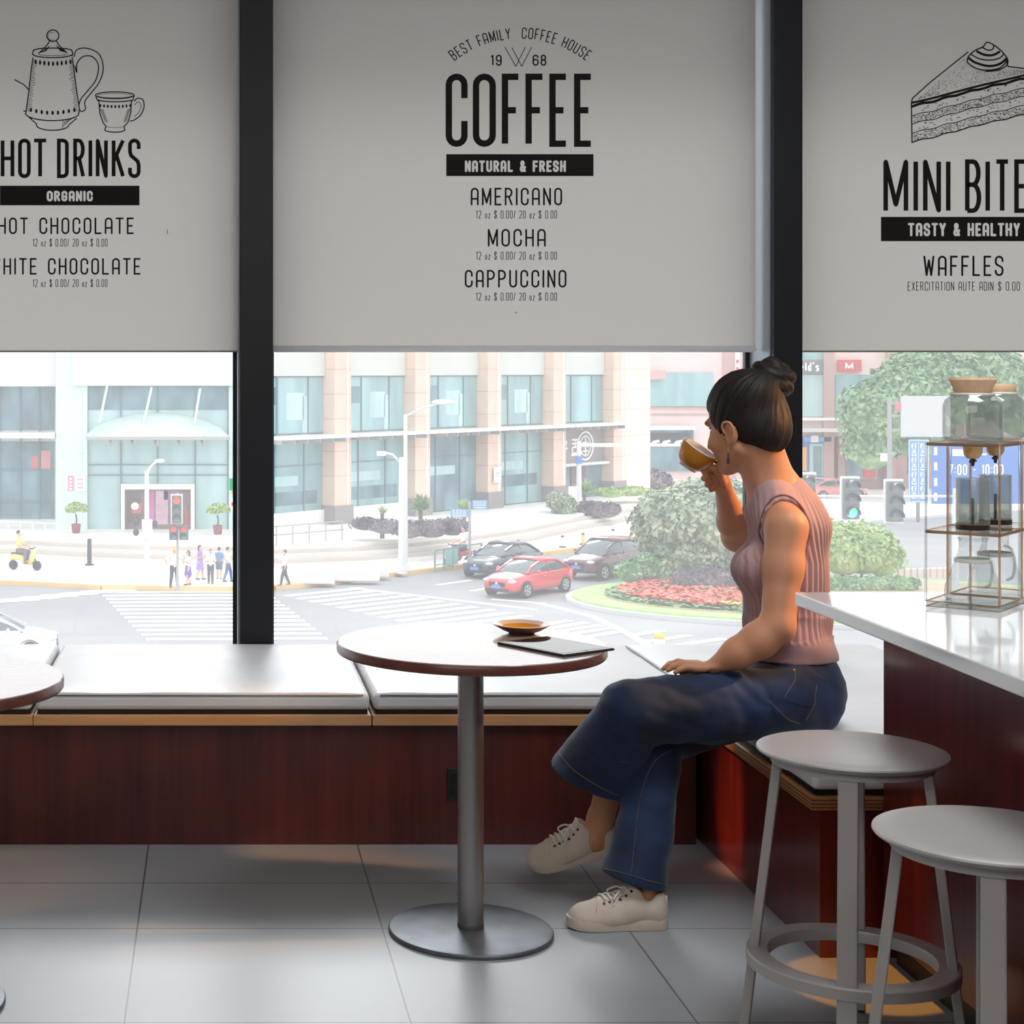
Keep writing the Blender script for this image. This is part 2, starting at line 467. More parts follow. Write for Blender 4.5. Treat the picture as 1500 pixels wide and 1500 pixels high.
def cushion(lo, hi, label, seam_axis='X'):
    c = thing('seat_cushion', label, 'cushion', ((lo[0]+hi[0])/2, (lo[1]+hi[1])/2, lo[2]), group='bench cushions')
    L = [lo[i] - c.location[i] for i in range(3)]; H = [hi[i] - c.location[i] for i in range(3)]
    MB().box((L[0] + .006, L[1] + .008, L[2] - .0035), (H[0] - .006, H[1] - .006, L[2] + .010)).build('base_pad', M['black'], c)
    rounded_slab('padding', (L[0], L[1], L[2] + .008), H, M['leather'], c)
    mb = MB(); z = H[2] - .014
    if seam_axis == 'X': mb.tube([(L[0]+.02, L[1]-.001, z), (H[0]-.02, L[1]-.001, z)], .0022, 6)
    else: mb.tube([(L[0]-.001, L[1]+.02, z), (L[0]-.001, H[1]-.02, z)], .0022, 6)
    mb.build('piping', M['leather_seam'], c, smooth=True)
    return c

bench = thing('window_bench', 'long dark red wooden bench under the window with light plywood edge', 'bench', (-.5, 5.19, 0))
def rel(o, p): return (p[0] - o.location[0], p[1] - o.location[1], p[2] - o.location[2])
def boxin(o, lo, hi): return MB().box(rel(o, lo), rel(o, hi))
boxin(bench, (-3.3, 5.2, 0), (1.47, 6.12, .366)).build('front_panel', M['mahogany'], bench)
for a, b in ((-1.57, -.549), (-.547, .478), (.482, 1.462)):
    boxin(bench, (a, 5.175, .367), (b, 6.12, .399)).build('seat_board', M['ply'], bench, bevel=.002)
boxin(bench, (-3.3, 5.175, .367), (-1.574, 6.12, .399)).build('seat_board', M['ply'], bench, bevel=.002)
o = boxin(bench, (.711, 5.193, .135), (.742, 5.2, .235)).build('outlet_plate', M['outlet'], bench, bevel=.003)
o = MB().box(rel(bench, (.718, 5.191, .19)), rel(bench, (.735, 5.194, .215))).box(rel(bench, (.718, 5.191, .152)), rel(bench, (.735, 5.194, .177))).build('socket_hole', M['black'], o)

corner = thing('corner_bench', 'short dark red bench returning toward the counter with plywood edged seat', 'bench', (1.9, 4.7, 0))
MB().box(rel(corner, (1.492, 4.2, 0)), rel(corner, (2.36, 6.12, .366))).build('front_panel', M['mahogany_red'], corner)
MB().box(rel(corner, (1.466, 4.182, .367)), rel(corner, (2.36, 6.12, .399))).build('seat_board', M['ply_y'], corner, bevel=.002)
mb = MB()
for k in range(3):
    z = .3725 + .009 * k
    mb.box(rel(corner, (1.4652, 4.1812, z)), rel(corner, (2.36, 4.183, z + .0028))); mb.box(rel(corner, (1.4652, 4.1812, z)), rel(corner, (1.467, 5.17, z + .0028)))
mb.build('plywood_edge', mat('ply_line', (120, 70, 38), .6), corner)

cushion((-1.57, 5.182, .404), (-.552, 6.122, .472), 'pale grey leather seat cushion at the far end behind the cut-off table')
cushion((-.542, 5.182, .404), (.474, 6.122, .472), 'pale grey leather seat cushion below the first black window post')
cushion((.486, 5.182, .404), (1.466, 6.122, .472), 'pale grey leather seat cushion behind the round table with the tablet')
cushion((1.474, 4.195, .404), (2.36, 6.122, .472), 'pale grey leather cushion the woman sits on', 'Y')

# ------------------------------------------------------------------ pedestal tables
def make_table(loc, label):
    t = thing('pedestal_table', label, 'table', loc, group='round pedestal tables')
    R = .344
    MB().lathe([(0, .7175), (R - .012, .7175), (R - .003, .7195), (R, .7235), (R, .7405), (R - .002, .7435)], n=72).build('table_edge', M['table_rim'], t, smooth='auto')
    MB().lathe([(R - .002, .7436), (R - .004, .7455), (0, .7456)], n=72).build('tabletop', M['table_top'], t, smooth='auto')
    MB().lathe([(.033, .0145), (.033, .717)], n=40).build('pole', M['steel'], t, smooth=True)
    MB().lathe([(.0335, .0145), (.0338, .017), (.0338, .024), (.0332, .026)], n=40).build('collar', M['base_steel'], t, smooth='auto')
    MB().lathe([(0, .0), (.205, .0), (.2105, .002), (.2105, .008), (.208, .0115), (.2, .0132), (.04, .0148), (0, .0148)], n=72).build('base', M['base_steel'], t, smooth='auto')
    MB().lathe([(0, .712), (.12, .712), (.12, .7174)], n=32).build('mounting_plate', M['black'], t, smooth='auto')
    return t
table1 = make_table((.661, 4.39, 0), 'round table with steel pedestal holding the tablet and the saucer')
table2 = copy_tree(table1); table2.location = (-.686, 3.89, 0)
table2['label'] = 'round table mostly cut off by the picture edge, nothing on its top'

# saucer
s = thing('saucer', 'brown saucer with amber well on the round table', 'saucer', (.82, 4.545, .7457))
MB().lathe([(0, 0), (.034, 0), (.036, .003), (.052, .009), (.0755, .0225), (.077, .0245)], n=48).build('underside', mat('saucer_brown', (92, 48, 28), .3, coat=.5), s, smooth='auto')
MB().lathe([(.077, .0245), (.0745, .0262), (.0715, .0258), (.0545, .0185)], n=48).build('rim', mat('saucer_rim', (226, 196, 170), .2, coat=.6), s, smooth=True)
MB().lathe([(.0545, .0185), (.046, .0125), (.030, .0085), (0, .008)], n=48).build('well', mat('saucer_amber', (205, 138, 22), .18, coat=.6), s, smooth=True)
# tablet
tb = thing('tablet', 'dark tablet lying face up over the edge of the round table', 'tablet', (.863, 4.311, .7458), math.atan2(-.185, .124))
MB().box((-.118, -.089, 0), (.118, .089, .0055)).build('case', mat('tablet_case', (52, 44, 46), .35, .4), tb, bevel=.0025, seg=3)
MB().box((-.115, -.086, .0052), (.115, .086, .0062)).build('screen', mat('tablet_glass', (22, 22, 26), .08, spec=.22), tb, bevel=.0004)
MB().box((-.0975, -.076, .0061), (.0975, .076, .0064)).build('display', mat('tablet_display', (40, 42, 50), .03, spec=.4), tb)
MB().lathe([(.0, .0064), (.004, .0064), (.0043, .0062)], c=(.1065, 0, 0), n=16).build('home_button', M['black'], tb)

# ------------------------------------------------------------------ bar stools
def make_stool(loc, label):
    t = thing('bar_stool', label, 'stool', loc, group='grey metal stools at the counter')
    R = .194
    MB().lathe([(0, .639), (.1, .6405), (.16, .6415), (.186, .6405), (R, .6375), (R + .0012, .634), (R - .002, .6295), (.18, .623), (.15, .620), (0, .620)][::-1], n=64).build('seat', M['stool'], t, smooth='auto')
    MB().lathe([(.100, .606), (.165, .606), (.165, .621), (.100, .621)], n=40, close=True).build('seat_support', M['stool'], t, smooth='auto')
    RZ = .186
    ring = MB().lathe([(.170, RZ - .012), (.2165, RZ - .012), (.2165, RZ + .010), (.214, RZ + .013), (.172, RZ + .013), (.170, RZ + .010)], n=64, close=True)
    ring.build('foot_ring', M['stool'], t, smooth='auto')
    for k in range(4):
        a = math.radians(-113 + 90 * k)
        c, sn = math.cos(a), math.sin(a)
        p0 = Vector((.148 * c, .148 * sn, .621)); p1 = Vector((.222 * c, .222 * sn, .0))
        lg = MB().bar(p0, p1, .04, .02, up=(c, sn, .1)).build('leg', M['stool'], t, bevel=.003)
        MB().bar(p1 + Vector((0, 0, .002)), p1 + Vector((.001 * c, .001 * sn, .008)), .034, .026, up=(c, sn, .1)).build('foot_pad', M['black'], lg)
    return t
st1 = make_stool((1.361, 3.64, 0), 'grey metal stool standing beside the seated woman, whole seat in view')
st2 = copy_tree(st1); st2.location = (1.357, 2.98, 0)
st2['label'] = 'grey metal stool in front of the other stool, seat cut off by the picture edge'

# ------------------------------------------------------------------ counter
ct = thing('counter_cabinet', 'glossy dark red wooden counter body under the pale slab', 'counter', (2.4, 3.0, 0))
MB().box(rel(ct, (1.637, 1.4, .07)), rel(ct, (3.25, 4.172, .868))).build('body_panel', M['mahogany_red'], ct, bevel=.002)
MB().box(rel(ct, (1.665, 1.42, 0)), rel(ct, (3.2, 4.16, .071))).build('kick_plate', M['black'], ct)
sl = thing('countertop', 'pale stone slab resting on the dark red counter', 'countertop', (2.4, 3.0, .87))
MB().box(rel(sl, (1.425, 1.3, .8705)), rel(sl, (3.4, 4.185, .902))).build('slab', M['slab'], sl, bevel=.003)

# ------------------------------------------------------------------ cold drip coffee towers
G_clear = glassy('clear_glass', (248, 250, 250), 0.03, fr=.45, veil=.05)
G_thick = glassy('thick_glass', (234, 238, 236), 0.06, fr=.5, veil=.09)
G_rod = glassy('acrylic_edge', (232, 206, 184), 0.05, fr=.25, veil=.35, veil_col=(250, 226, 206))
corkm = mat('cork_lid', (236, 196, 154), .6, var=(20, .08))
whitem = mat('frosted', (232, 230, 224), .3)
coffee = mat('coffee', (58, 40, 26), .3)
brass = mat('brass', (196, 146, 70), .3, .8)
blackp = mat('black_plastic', (28, 26, 25), .4)
def make_tower(loc, rz, label):
    t = thing('cold_drip_tower', label, 'coffee maker', loc, rz, group='glass cold drip towers on the counter')
    h = .080
    MB().box((-h, -h, 0), (h, h, .012)).build('base_plate', G_thick, t, bevel=.002)
    e = MB()
    for z in (.0125, .0,):
        for a, b in (((-h,-h),(h,-h)),((h,-h),(h,h)),((h,h),(-h,h)),((-h,h),(-h,-h))): e.bar((*a, z), (*b, z), .0022, .0022)
    e.build('base_edge', G_rod, t)
    for sx in (-1, 1):
        for sy in (-1, 1): MB().cyl((sx*h, sy*h, .012), (sx*h, sy*h, .378), .0028, n=8).build('post', G_rod if sx * sy > 0 else G_thick, t, smooth=True)
    for z, nm in ((.168, 'middle_shelf'), (.370, 'upper_shelf')):
        sh = MB().box((-h, -h, z), (h, h, z + .007)).build(nm, G_thick, t, bevel=.001)
        e = MB()
        for a, b in (((-h,-h),(h,-h)),((h,-h),(h,h)),((h,h),(-h,h)),((-h,h),(-h,-h))): e.bar((*a, z + .004), (*b, z + .004), .003, .007)
        e.build('shelf_edge', G_rod, sh)
    # upper water flask
    fl = MB().lathe([(.012, .378), (.055, .379), (.063, .386), (.065, .395), (.065, .462), (.060, .476), (.050, .483), (.046, .490)], n=40).build('water_flask', G_thick, t, smooth=True)
    MB().lathe([(.0465, .484), (.0475, .488), (.0475, .492), (.0455, .492)], n=32).build('flask_neck', whitem, fl, smooth=True)
    ld = MB().lathe([(.0, .488), (.040, .488), (.042, .500), (.044, .506), (.052, .522), (.0505, .527), (.045, .519), (.02, .515), (0, .515)], n=40).build('lid', corkm, t, smooth='auto')
    # valve
    v = MB().lathe([(.0, .371), (.022, .371), (.020, .350), (.013, .340), (.0, .340)], n=20).build('valve', mat('amber_glass', (206, 158, 92), .2, coat=.5), t, smooth='auto')
    MB().cyl((0, 0, .341), (0, 0, .322), .006, .003, 12).cyl((-.02, 0, .334), (.022, 0, .334), .003, n=8).build('valve_tap', blackp, v, smooth='auto')
    # brewing cylinder
    cy = MB().lathe([(.034, .178), (.0365, .182), (.0365, .290), (.0385, .294), (.0355, .294), (.034, .290), (.034, .186), (0, .182)], n=36).build('brewing_cylinder', G_thick, t, smooth='auto')
    MB().lathe([(0, .176), (.0368, .176), (.0372, .180), (.0368, .188), (0, .188)], n=32).build('coffee_bed', coffee, cy, smooth='auto')
    MB().cyl((0, 0, .188), (0, 0, .248), .0035, n=10).build('filter_rod', blackp, cy, smooth=True)
    # carafe
    ca = MB().lathe([(.0, .0135), (.058, .0135), (.062, .020), (.060, .045), (.040, .100), (.030, .128), (.030, .148), (.034, .156), (.032, .157), (.028, .148)], n=40).build('carafe', G_clear, t, smooth='auto')
    MB().tube(bez([(-.036, -.03, .128), (-.062, -.052, .124), (-.078, -.064, .095), (-.07, -.058, .062), (-.048, -.04, .05)], 8), .0035, 8).build('carafe_handle', G_thick, ca, smooth=True)
    MB().lathe([(.0385, .1), (.0405, .102), (.0405, .108), (.0375, .109)], n=32).build('carafe_band', whitem, ca, smooth=True)
    return t
tw1 = make_tower((1.757, 3.95, .9022), math.radians(50), 'glass cold drip coffee tower nearer the counter corner, domed cork lid')
u = Vector((.62, .78))
tw2 = copy_tree(tw1); tw2.location = (1.757 + .122, 3.95 + .153, .9022); tw2['label'] = 'glass cold drip coffee tower farther along the counter, flat cork lid'
tw2.location = (1.757 + .115, 3.95 + .137, .9022)
for ch in list(tw2.children):
    if ch.name.startswith('lid'): bpy.data.objects.remove(ch)
MB().lathe([(0, .488), (.044, .488), (.046, .492), (.046, .508), (.044, .511), (0, .511)], n=36).build('lid', corkm, tw2, smooth='auto')

# ------------------------------------------------------------------ lights
def light(name, typ, loc, energy, col=(1, 1, 1), size=None, target=None, spot=None, blend=.5):
    l = bpy.data.lights.new(name, typ); l.energy = energy; l.color = col
    o = bpy.data.objects.new(name, l); link(o); o.location = loc
    if typ == 'AREA' and size:
        l.shape = 'RECTANGLE'; l.size, l.size_y = size
    if typ == 'SUN': l.angle = math.radians(size)
    if typ in ('SPOT', 'POINT') and size: l.shadow_soft_size = size
    if typ == 'SPOT': l.spot_size = math.radians(spot); l.spot_blend = blend
    if target is not None:
        d = Vector(target) - Vector(loc); o.rotation_euler = d.to_track_quat('-Z', 'Y').to_euler()
    return o
SUN_EL = math.radians(30)
light('sun', 'SUN', (0, 20, 12), 1.5, (.88, .95, 1.0), 14, target=(-.6, 20 - 12 / math.tan(SUN_EL), 0))
light('ceiling_light_strip', 'AREA', (-.4, .6, 3.05), 72, (1.0, .95, .90), (3.6, 2.2), target=(.2, 3.6, 0))  # added soft fill for the room, no visible fixture
light('counter_spotlight', 'SPOT', (3.5, 4.55, 2.15), 330, (1.0, .50, .18), .05, target=(1.52, 4.66, 1.02), spot=20, blend=.6)
light('stool_downlight', 'AREA', (1.75, 3.3, 3.04), 38, (.93, .97, 1.0), (.9, 1.3), target=(1.7, 3.35, 0))  # added fill standing in for window light on stool tops and slab
light('under_counter_light', 'SPOT', (1.53, 3.90, .86), 19, (1.0, .40, .04), .01, target=(1.55, 4.02, 0), spot=27, blend=.15)
light('bench_glow', 'SPOT', (-.9, 4.78, 2.9), 700, (1.0, .42, .22), .03, target=(1.49, 4.93, .2), spot=5.5, blend=.9)
light('floor_glow', 'SPOT', (-1.6, 3.4, 2.4), 55, (1.0, .52, .18), .05, target=(-.62, 4.78, 0), spot=16, blend=1)
w = bpy.data.worlds.new('world'); sc.world = w; w.use_nodes = True
nt = w.node_tree; bg = nt.nodes['Background']
tc = nt.nodes.new('ShaderNodeTexCoord'); sp = nt.nodes.new('ShaderNodeSeparateXYZ'); rp = nt.nodes.new('ShaderNodeValToRGB')
rp.color_ramp.elements[0].color = (.97, .985, 1, 1); rp.color_ramp.elements[1].color = (.90, .95, 1, 1)
nt.links.new(tc.outputs['Generated'], sp.inputs[0]); nt.links.new(sp.outputs[2], rp.inputs[0]); nt.links.new(rp.outputs[0], bg.inputs[0])
bg.inputs[1].default_value = 1.9
# ------------------------------------------------------------------ lettering drawn as strokes
def arc(cx, cy, rx, ry, a0, a1, n=8):
    return [(cx + rx * math.cos(math.radians(a0 + (a1 - a0) * i / n)), cy + ry * math.sin(math.radians(a0 + (a1 - a0) * i / n))) for i in range(n + 1)]

WID = {'I': .0, 'M': 1.25, 'W': 1.35, ' ': .55, '.': .0, '/': .55, "'": .0, '-': .7, ':': .0, '&': 1.1, 'z': .7, 'o': .7, 'E': .85, 'F': .85, 'L': .85, 'T': 1.0, '1': .35, 'l': 0, 'Y': 1.0, 'V': 1.0, 'X': 1.0}
def glyph(c, W, H):
    """strokes of one character in a box W wide and H high (baseline 0)"""
    r = min(W / 2, H * .3); m = H * .5
    top = lambda a0=0, a1=180: arc(W/2, H - r, W/2, r, a0, a1)
    bot = lambda a0=180, a1=360: arc(W/2, r, W/2, r, a0, a1)
    L = {
     'A': [[(0, 0), (0, H - r)] + arc(W/2, H - r, W/2, r, 180, 0) + [(W, 0)], [(0, H*.36), (W, H*.36)]],
     'B': [[(0, 0), (0, H), (W*.5, H)] + arc(W*.5, H*.765, W*.45, H*.235, 90, -90) + [(0, H*.53)], [(W*.5, H*.53)] + arc(W*.5, H*.265, W*.5, H*.265, 90, -90) + [(0, 0)]],
     'C': [[(W, H*.68), (W, H - r)] + top() + [(0, r)] + bot() + [(W, H*.34)]],
     'D': [[(0, 0), (0, H), (W*.45, H)] + arc(W*.45, H - r, W*.55, r, 90, 0) + arc(W*.45, r, W*.55, r, 0, -90) + [(0, 0)]],
     'E': [[(W, H), (0, H), (0, 0), (W, 0)], [(0, m), (W*.82, m)]],
     'F': [[(W, H), (0, H), (0, 0)], [(0, m), (W*.82, m)]],
     'G': [[(W, H*.72), (W, H - r)] + top() + [(0, r)] + bot() + [(W, H*.45), (W*.5, H*.45)]],
     'H': [[(0, 0), (0, H)], [(W, 0), (W, H)], [(0, m), (W, m)]],
     'I': [[(0, 0), (0, H)]],
     'J': [[(W, H), (W, r)] + arc(W/2, r, W/2, r, 0, -180)],
     'K': [[(0, 0), (0, H)], [(W, H), (0, H*.42)], [(W*.32, H*.58), (W, 0)]],
     'L': [[(0, H), (0, 0), (W, 0)]],
     'M': [[(0, 0), (0, H), (W/2, H*.12), (W, H), (W, 0)]],
     'N': [[(0, 0), (0, H), (W, 0), (W, H)]],
     'O': [[(0, m), (0, H - r)] + arc(W/2, H - r, W/2, r, 180, 0) + [(W, r)] + arc(W/2, r, W/2, r, 0, -180) + [(0, m)]],
     'P': [[(0, 0), (0, H), (W*.45, H)] + arc(W*.45, H*.74, W*.55, H*.26, 90, -90) + [(0, H*.48)]],
     'R': [[(0, 0), (0, H), (W*.45, H)] + arc(W*.45, H*.75, W*.52, H*.25, 90, -90) + [(0, H*.5)], [(W*.5, H*.5), (W, 0)]],
     'S': [[(W, H*.76), (W, H - r)] + top() + [(0, H*.68), (W*.12, H*.58), (W*.88, H*.42), (W, H*.32), (W, r)] + arc(W/2, r, W/2, r, 0, -180) + [(0, H*.24)]],
     'T': [[(0, H), (W, H)], [(W/2, H), (W/2, 0)]],
     'U': [[(0, H), (0, r)] + bot() + [(W, H)]],
     'V': [[(0, H), (W/2, 0), (W, H)]],
     'W': [[(0, H), (W*.25, 0), (W/2, H*.8), (W*.75, 0), (W, H)]],
     'X': [[(0, 0), (W, H)], [(0, H), (W, 0)]],
     'Y': [[(0, H), (W/2, H*.48), (W, H)], [(W/2, H*.48), (W/2, 0)]],
     'Z': [[(0, H), (W, H), (0, 0), (W, 0)]],
     '0': [[(0, m), (0, H - r)] + arc(W/2, H - r, W/2, r, 180, 0) + [(W, r)] + arc(W/2, r, W/2, r, 0, -180) + [(0, m)]],
     '1': [[(0, H*.82), (W, H), (W, 0)]],
     '2': [[(0, H - r)] + arc(W/2, H - r, W/2, r, 180, 0) + [(W, H*.6), (0, 0), (W, 0)]],
     '6': [[(W, H*.8), (W, H - r)] + top() + [(0, r)] + bot() + [(W, H*.38)] + arc(W/2, H*.38, W/2, r*.8, 0, 180)],
     '7': [[(0, H), (W, H), (W*.3, 0)]],
     '8': [[(W/2, m)] + arc(W/2, H*.76, W*.46, H*.24, -90, 270, 14), [(W/2, m)] + arc(W/2, H*.26, W/2, H*.26, 90, 450, 14)],
     '9': [[(0, H*.2), (0, r)] + arc(W/2, r, W/2, r, 180, 360) + [(W, H - r)] + arc(W/2, H - r, W/2, r, 0, 180) + [(0, H*.62)] + arc(W/2, H*.6, W/2, r*.8, 180, 360)],
     '$': [[(W, H*.74), (W, H - r*1.1)] + arc(W/2, H - r*1.1, W/2, r, 0, 180) + [(0, H*.66), (W, H*.36), (W, r*1.1)] + arc(W/2, r*1.1, W/2, r, 0, -180) + [(0, H*.26)], [(W/2, -H*.08), (W/2, H*1.08)]],
     '/': [[(0, -H*.02), (W, H*1.02)]],
     '.': [[(0, 0), (0, H*.08)]], ':': [[(0, H*.2), (0, H*.3)], [(0, H*.62), (0, H*.72)]], "'": [[(0, H*.8), (0, H*1.05)]], '-': [[(0, m), (W, m)]],
     '&': [[(W, 0), (W*.22, H*.68)] + arc(W*.42, H*.82, W*.26, H*.18, 200, -20, 8) + [(W*.6, H*.66), (W*.1, H*.36)] + arc(W*.4, H*.2, W*.38, H*.2, 150, 290, 6) + [(W*.78, H*.14), (W, H*.42)]],
     'o': [[(0, H*.3)] + arc(W/2, H*.3, W/2, H*.3, 180, -180, 14)], 'z': [[(0, H*.6), (W, H*.6), (0, 0), (W, 0)]],
     'a': [[(W, 0), (W, H*.3)] + arc(W/2, H*.3, W/2, H*.3, 0, 360, 12)], 'l': [[(0, 0), (0, H)]], 'd': [[(W, 0), (W, H)], [(W, H*.3)] + arc(W/2, H*.3, W/2, H*.3, 0, 360, 12)],
     's': [[(W, H*.48)] + arc(W/2, H*.45, W/2, H*.15, 20, 180, 6) + [(W, H*.2)] + arc(W/2, H*.15, W/2, H*.15, 0, -160, 6)],
     ' ': [],
    }
    return L.get(c, [])

def text_strokes(text, x0, x1, y0, y1, sw, gap=.45, wmul=None):
    """strokes of a line of text fitted to x0..x1 (pixels across) and y0 (top)..y1 (baseline)"""
    H = y1 - y0 - sw
    units = [WID.get(c, 1.0) if c not in 'oz' else .75 for c in text]
    # solve the unit width so that the line fills the span
    n = len(text)
    g = gap
    fixed = sw * n
    unit = (x1 - x0 - fixed) / max(1e-6, sum(units) + g * (n - 1))
    out = []; x = x0
    for c, u in zip(text, units):
        W = u * unit
        for st in glyph(c, W, H):
            out.append([(x + sw / 2 + px, y1 - sw / 2 - py) for px, py in st])
        x += W + sw + g * unit
    return out

class Ink:
    """flat ink marks on a plane, given in picture-like coordinates of that plane"""
    def __init__(s, D): s.D = D; s.mb = MB(); s.k = s.D / FPX; s.off = 0.0
    def P(s, p): return Vector(((p[0] - PX) * s.k, s.D - s.off, CZ - (p[1] - PY) * s.k))
    def line(s, pts, w, round_=False, closed=False):
        pts = [Vector((p[0], p[1])) for p in pts]
        q = [pts[0]]
        for p in pts[1:]:
            if (p - q[-1]).length > 1e-3: q.append(p)
        pts = q
        if len(pts) < 2: return s
        # break the stroke at sharp corners, so that it keeps its width there
        for i in range(1, len(pts) - 1):
            d1 = (pts[i] - pts[i-1]).normalized(); d2 = (pts[i+1] - pts[i]).normalized()
            if d1.dot(d2) < -.25:
                s.line(pts[:i+1], w, round_); s.line(pts[i:], w, round_)
                if not round_: s.dot(pts[i], w * .42)
                return s
        s.off += 1.2e-5
        if (pts[0] - pts[-1]).length < 1e-3: closed = True; pts = pts[:-1]
        n = len(pts); A = []; B = []
        for i, p in enumerate(pts):
            a = pts[i - 1] if (i > 0 or closed) else None
            b = pts[(i + 1) % n] if (i < n - 1 or closed) else None
            d1 = (p - a).normalized() if a is not None else (b - p).normalized()
            d2 = (b - p).normalized() if b is not None else d1
            n1 = Vector((-d1.y, d1.x)); n2 = Vector((-d2.y, d2.x)); t = n1 + n2
            if t.length < .3: t = n1; l = 1
            else: t.normalize(); l = min(2.2, 1 / max(.3, t.dot(n1)))
            A.append(p + t * (w / 2 * l)); B.append(p - t * (w / 2 * l))
        rng = range(n if closed else n - 1)
        for i in rng:
            j = (i + 1) % n
            s.mb.add([s.P(A[i]), s.P(B[i]), s.P(B[j]), s.P(A[j])], [(0, 1, 2, 3)])
        if round_ and not closed:
            for e in (pts[0], pts[-1]): s.dot(e, w / 2)
        return s
    def dot(s, c, r, ry=None, n=10):
        ry = ry or r; s.off += .3e-5
        s.mb.poly([s.P((c[0] + r * math.cos(2*PI*i/n), c[1] + ry * math.sin(2*PI*i/n))) for i in range(n)]); return s
    def rect(s, x0, y0, x1, y1): s.mb.poly([s.P(p) for p in ((x0,y0),(x1,y0),(x1,y1),(x0,y1))]); return s
    def text(s, t, x0, x1, y0, y1, sw, gap=.45, round_=False):
        for st in text_strokes(t, x0, x1, y0, y1, sw, gap): s.line(st, sw, round_)
        return s
    def shape(s, pts): s.mb.poly([s.P(p) for p in pts]); return s
    def banner(s, x0, y0, x1, y1, t, a, b, ya, yb, sw, gap=.34):
        """dark bar with the words left out of it, so the cloth shows as light letters"""
        q = .3; nx = int((x1 - x0) / q); ny = int((y1 - y0) / q)
        gx = x0 + (np.arange(nx) + .5) * q; gy = y0 + (np.arange(ny) + .5) * q
        inkm = np.ones((ny, nx), bool)
        for st in text_strokes(t, a, b, ya, yb, sw, gap):
            for p, r in zip(st, st[1:]):
                p = np.array(p[:2], float); r = np.array(r[:2], float)
                i0 = max(0, int((min(p[0], r[0]) - sw - x0) / q)); i1 = min(nx, int((max(p[0], r[0]) + sw - x0) / q) + 2)
                if i0 >= i1: continue
                X = gx[None, i0:i1]; Y = gy[:, None]; d = r - p; L2 = d @ d + 1e-9
                tt = np.clip(((X - p[0]) * d[0] + (Y - p[1]) * d[1]) / L2, 0, 1)
                inkm[:, i0:i1] &= ((X - p[0] - tt * d[0]) ** 2 + (Y - p[1] - tt * d[1]) ** 2) > (sw / 2) ** 2
        for j in range(ny):
            row = inkm[j]; i = 0
            while i < nx:
                if row[i]:
                    e = i
                    while e < nx and row[e]: e += 1
                    s.rect(x0 + i * q, y0 + j * q, x0 + e * q, y0 + (j + 1) * q); i = e
                else: i += 1
        return s
    def build(s, name, m, parent):
        o = s.mb.build(name, m, parent, fix=False); return o

def fabric_material():
    m = bpy.data.materials.new('blind_fabric'); m.use_nodes = True
    nt = m.node_tree; nt.nodes.clear(); out = nt.nodes.new('ShaderNodeOutputMaterial')
    d = nt.nodes.new('ShaderNodeBsdfDiffuse'); d.inputs[0].default_value = (*lin((176, 174, 170)), 1)
    t = nt.nodes.new('ShaderNodeBsdfTranslucent'); t.inputs[0].default_value = (*lin((192, 186, 180)), 1)
    mx = nt.nodes.new('ShaderNodeMixShader'); mx.inputs[0].default_value = .67
    nt.links.new(d.outputs[0], mx.inputs[1]); nt.links.new(t.outputs[0], mx.inputs[2]); nt.links.new(mx.outputs[0], out.inputs[0])
    w_ = nt.nodes.new('ShaderNodeTexNoise'); w_.inputs['Scale'].default_value = 300
    bp = nt.nodes.new('ShaderNodeBump'); bp.inputs['Strength'].default_value = .05; nt.links.new(w_.outputs[0], bp.inputs['Height']); nt.links.new(bp.outputs[0], d.inputs['Normal'])
    return m
M['blind'] = fabric_material()
M['ink'] = mat('printed_ink', (38, 33, 32), .8, spec=.2)
M['ink_soft'] = mat('printed_ink_soft', (82, 78, 76), .8, spec=.2)
M['ink_light'] = mat('printed_ink_light', (188, 186, 182), .8, spec=.2)
M['rail_white'] = mat('rail_white', (222, 222, 226), .35)
BD = 6.27
M['rail_soft'] = mat('rail_soft', (236, 236, 238), .4)
M['rail_soft'].node_tree.nodes['Principled BSDF'].inputs['Subsurface Weight'].default_value = 1.0
M['rail_soft'].node_tree.nodes['Principled BSDF'].inputs['Subsurface Radius'].default_value = (.05, .05, .05)
ZB = CZ - (516 - PY) / FPX * BD
def blind(x0, x1, label, rail):
    t = thing('roller_blind', label, 'blind', ((x0 + x1) / 2, BD, ZB), group='printed roller blinds')
    off = Vector(t.location)
    zb = ZB + (.006 if rail else 0)
    mb = MB().poly([Vector(p) - off for p in ((x0, BD, zb), (x1, BD, zb), (x1, BD, 3.06), (x0, BD, 3.06))])
    fab = mb.build('fabric', M['blind'], t)
    MB().cyl(Vector((x0 + .01, BD + .035, 3.04)) - off, Vector((x1 - .01, BD + .035, 3.04)) - off, .035, n=24).build('roller_tube', M['rail_white'], t, smooth='auto')
    if rail:
        r_ = .0125
        mb = MB().tube([Vector((x0 - .002, BD, ZB + r_)) - off, Vector((x0 + .008, BD, ZB + r_)) - off, Vector((x1 - .008, BD, ZB + r_)) - off, Vector((x1 + .002, BD, ZB + r_)) - off], [.006, r_, r_, .006], 16)
        mb.build('bottom_rail', M['rail_soft'], t, smooth='auto')
    else:
        MB().box(Vector((x0 + .002, BD - .002, ZB)) - off, Vector((x1 - .002, BD + .003, ZB + .006)) - off).build('hem_bar', M['blind'], t)
    return t, fab
def ink(fab, t, dd=.0016):
    k = Ink(BD - dd); return k
def put(k, name, m, parent):
    o = k.build(name, m, parent)
    P = parent
    while P.parent is not None: P = P.parent
    o.data.transform(Matrix.Translation(-Vector(P.location)))
    return o

# --- middle blind
t, fab = blind(.2165, 1.990, 'grey roller blind printed with the coffee menu, between the two black window posts', True)
k = ink(fab, t)
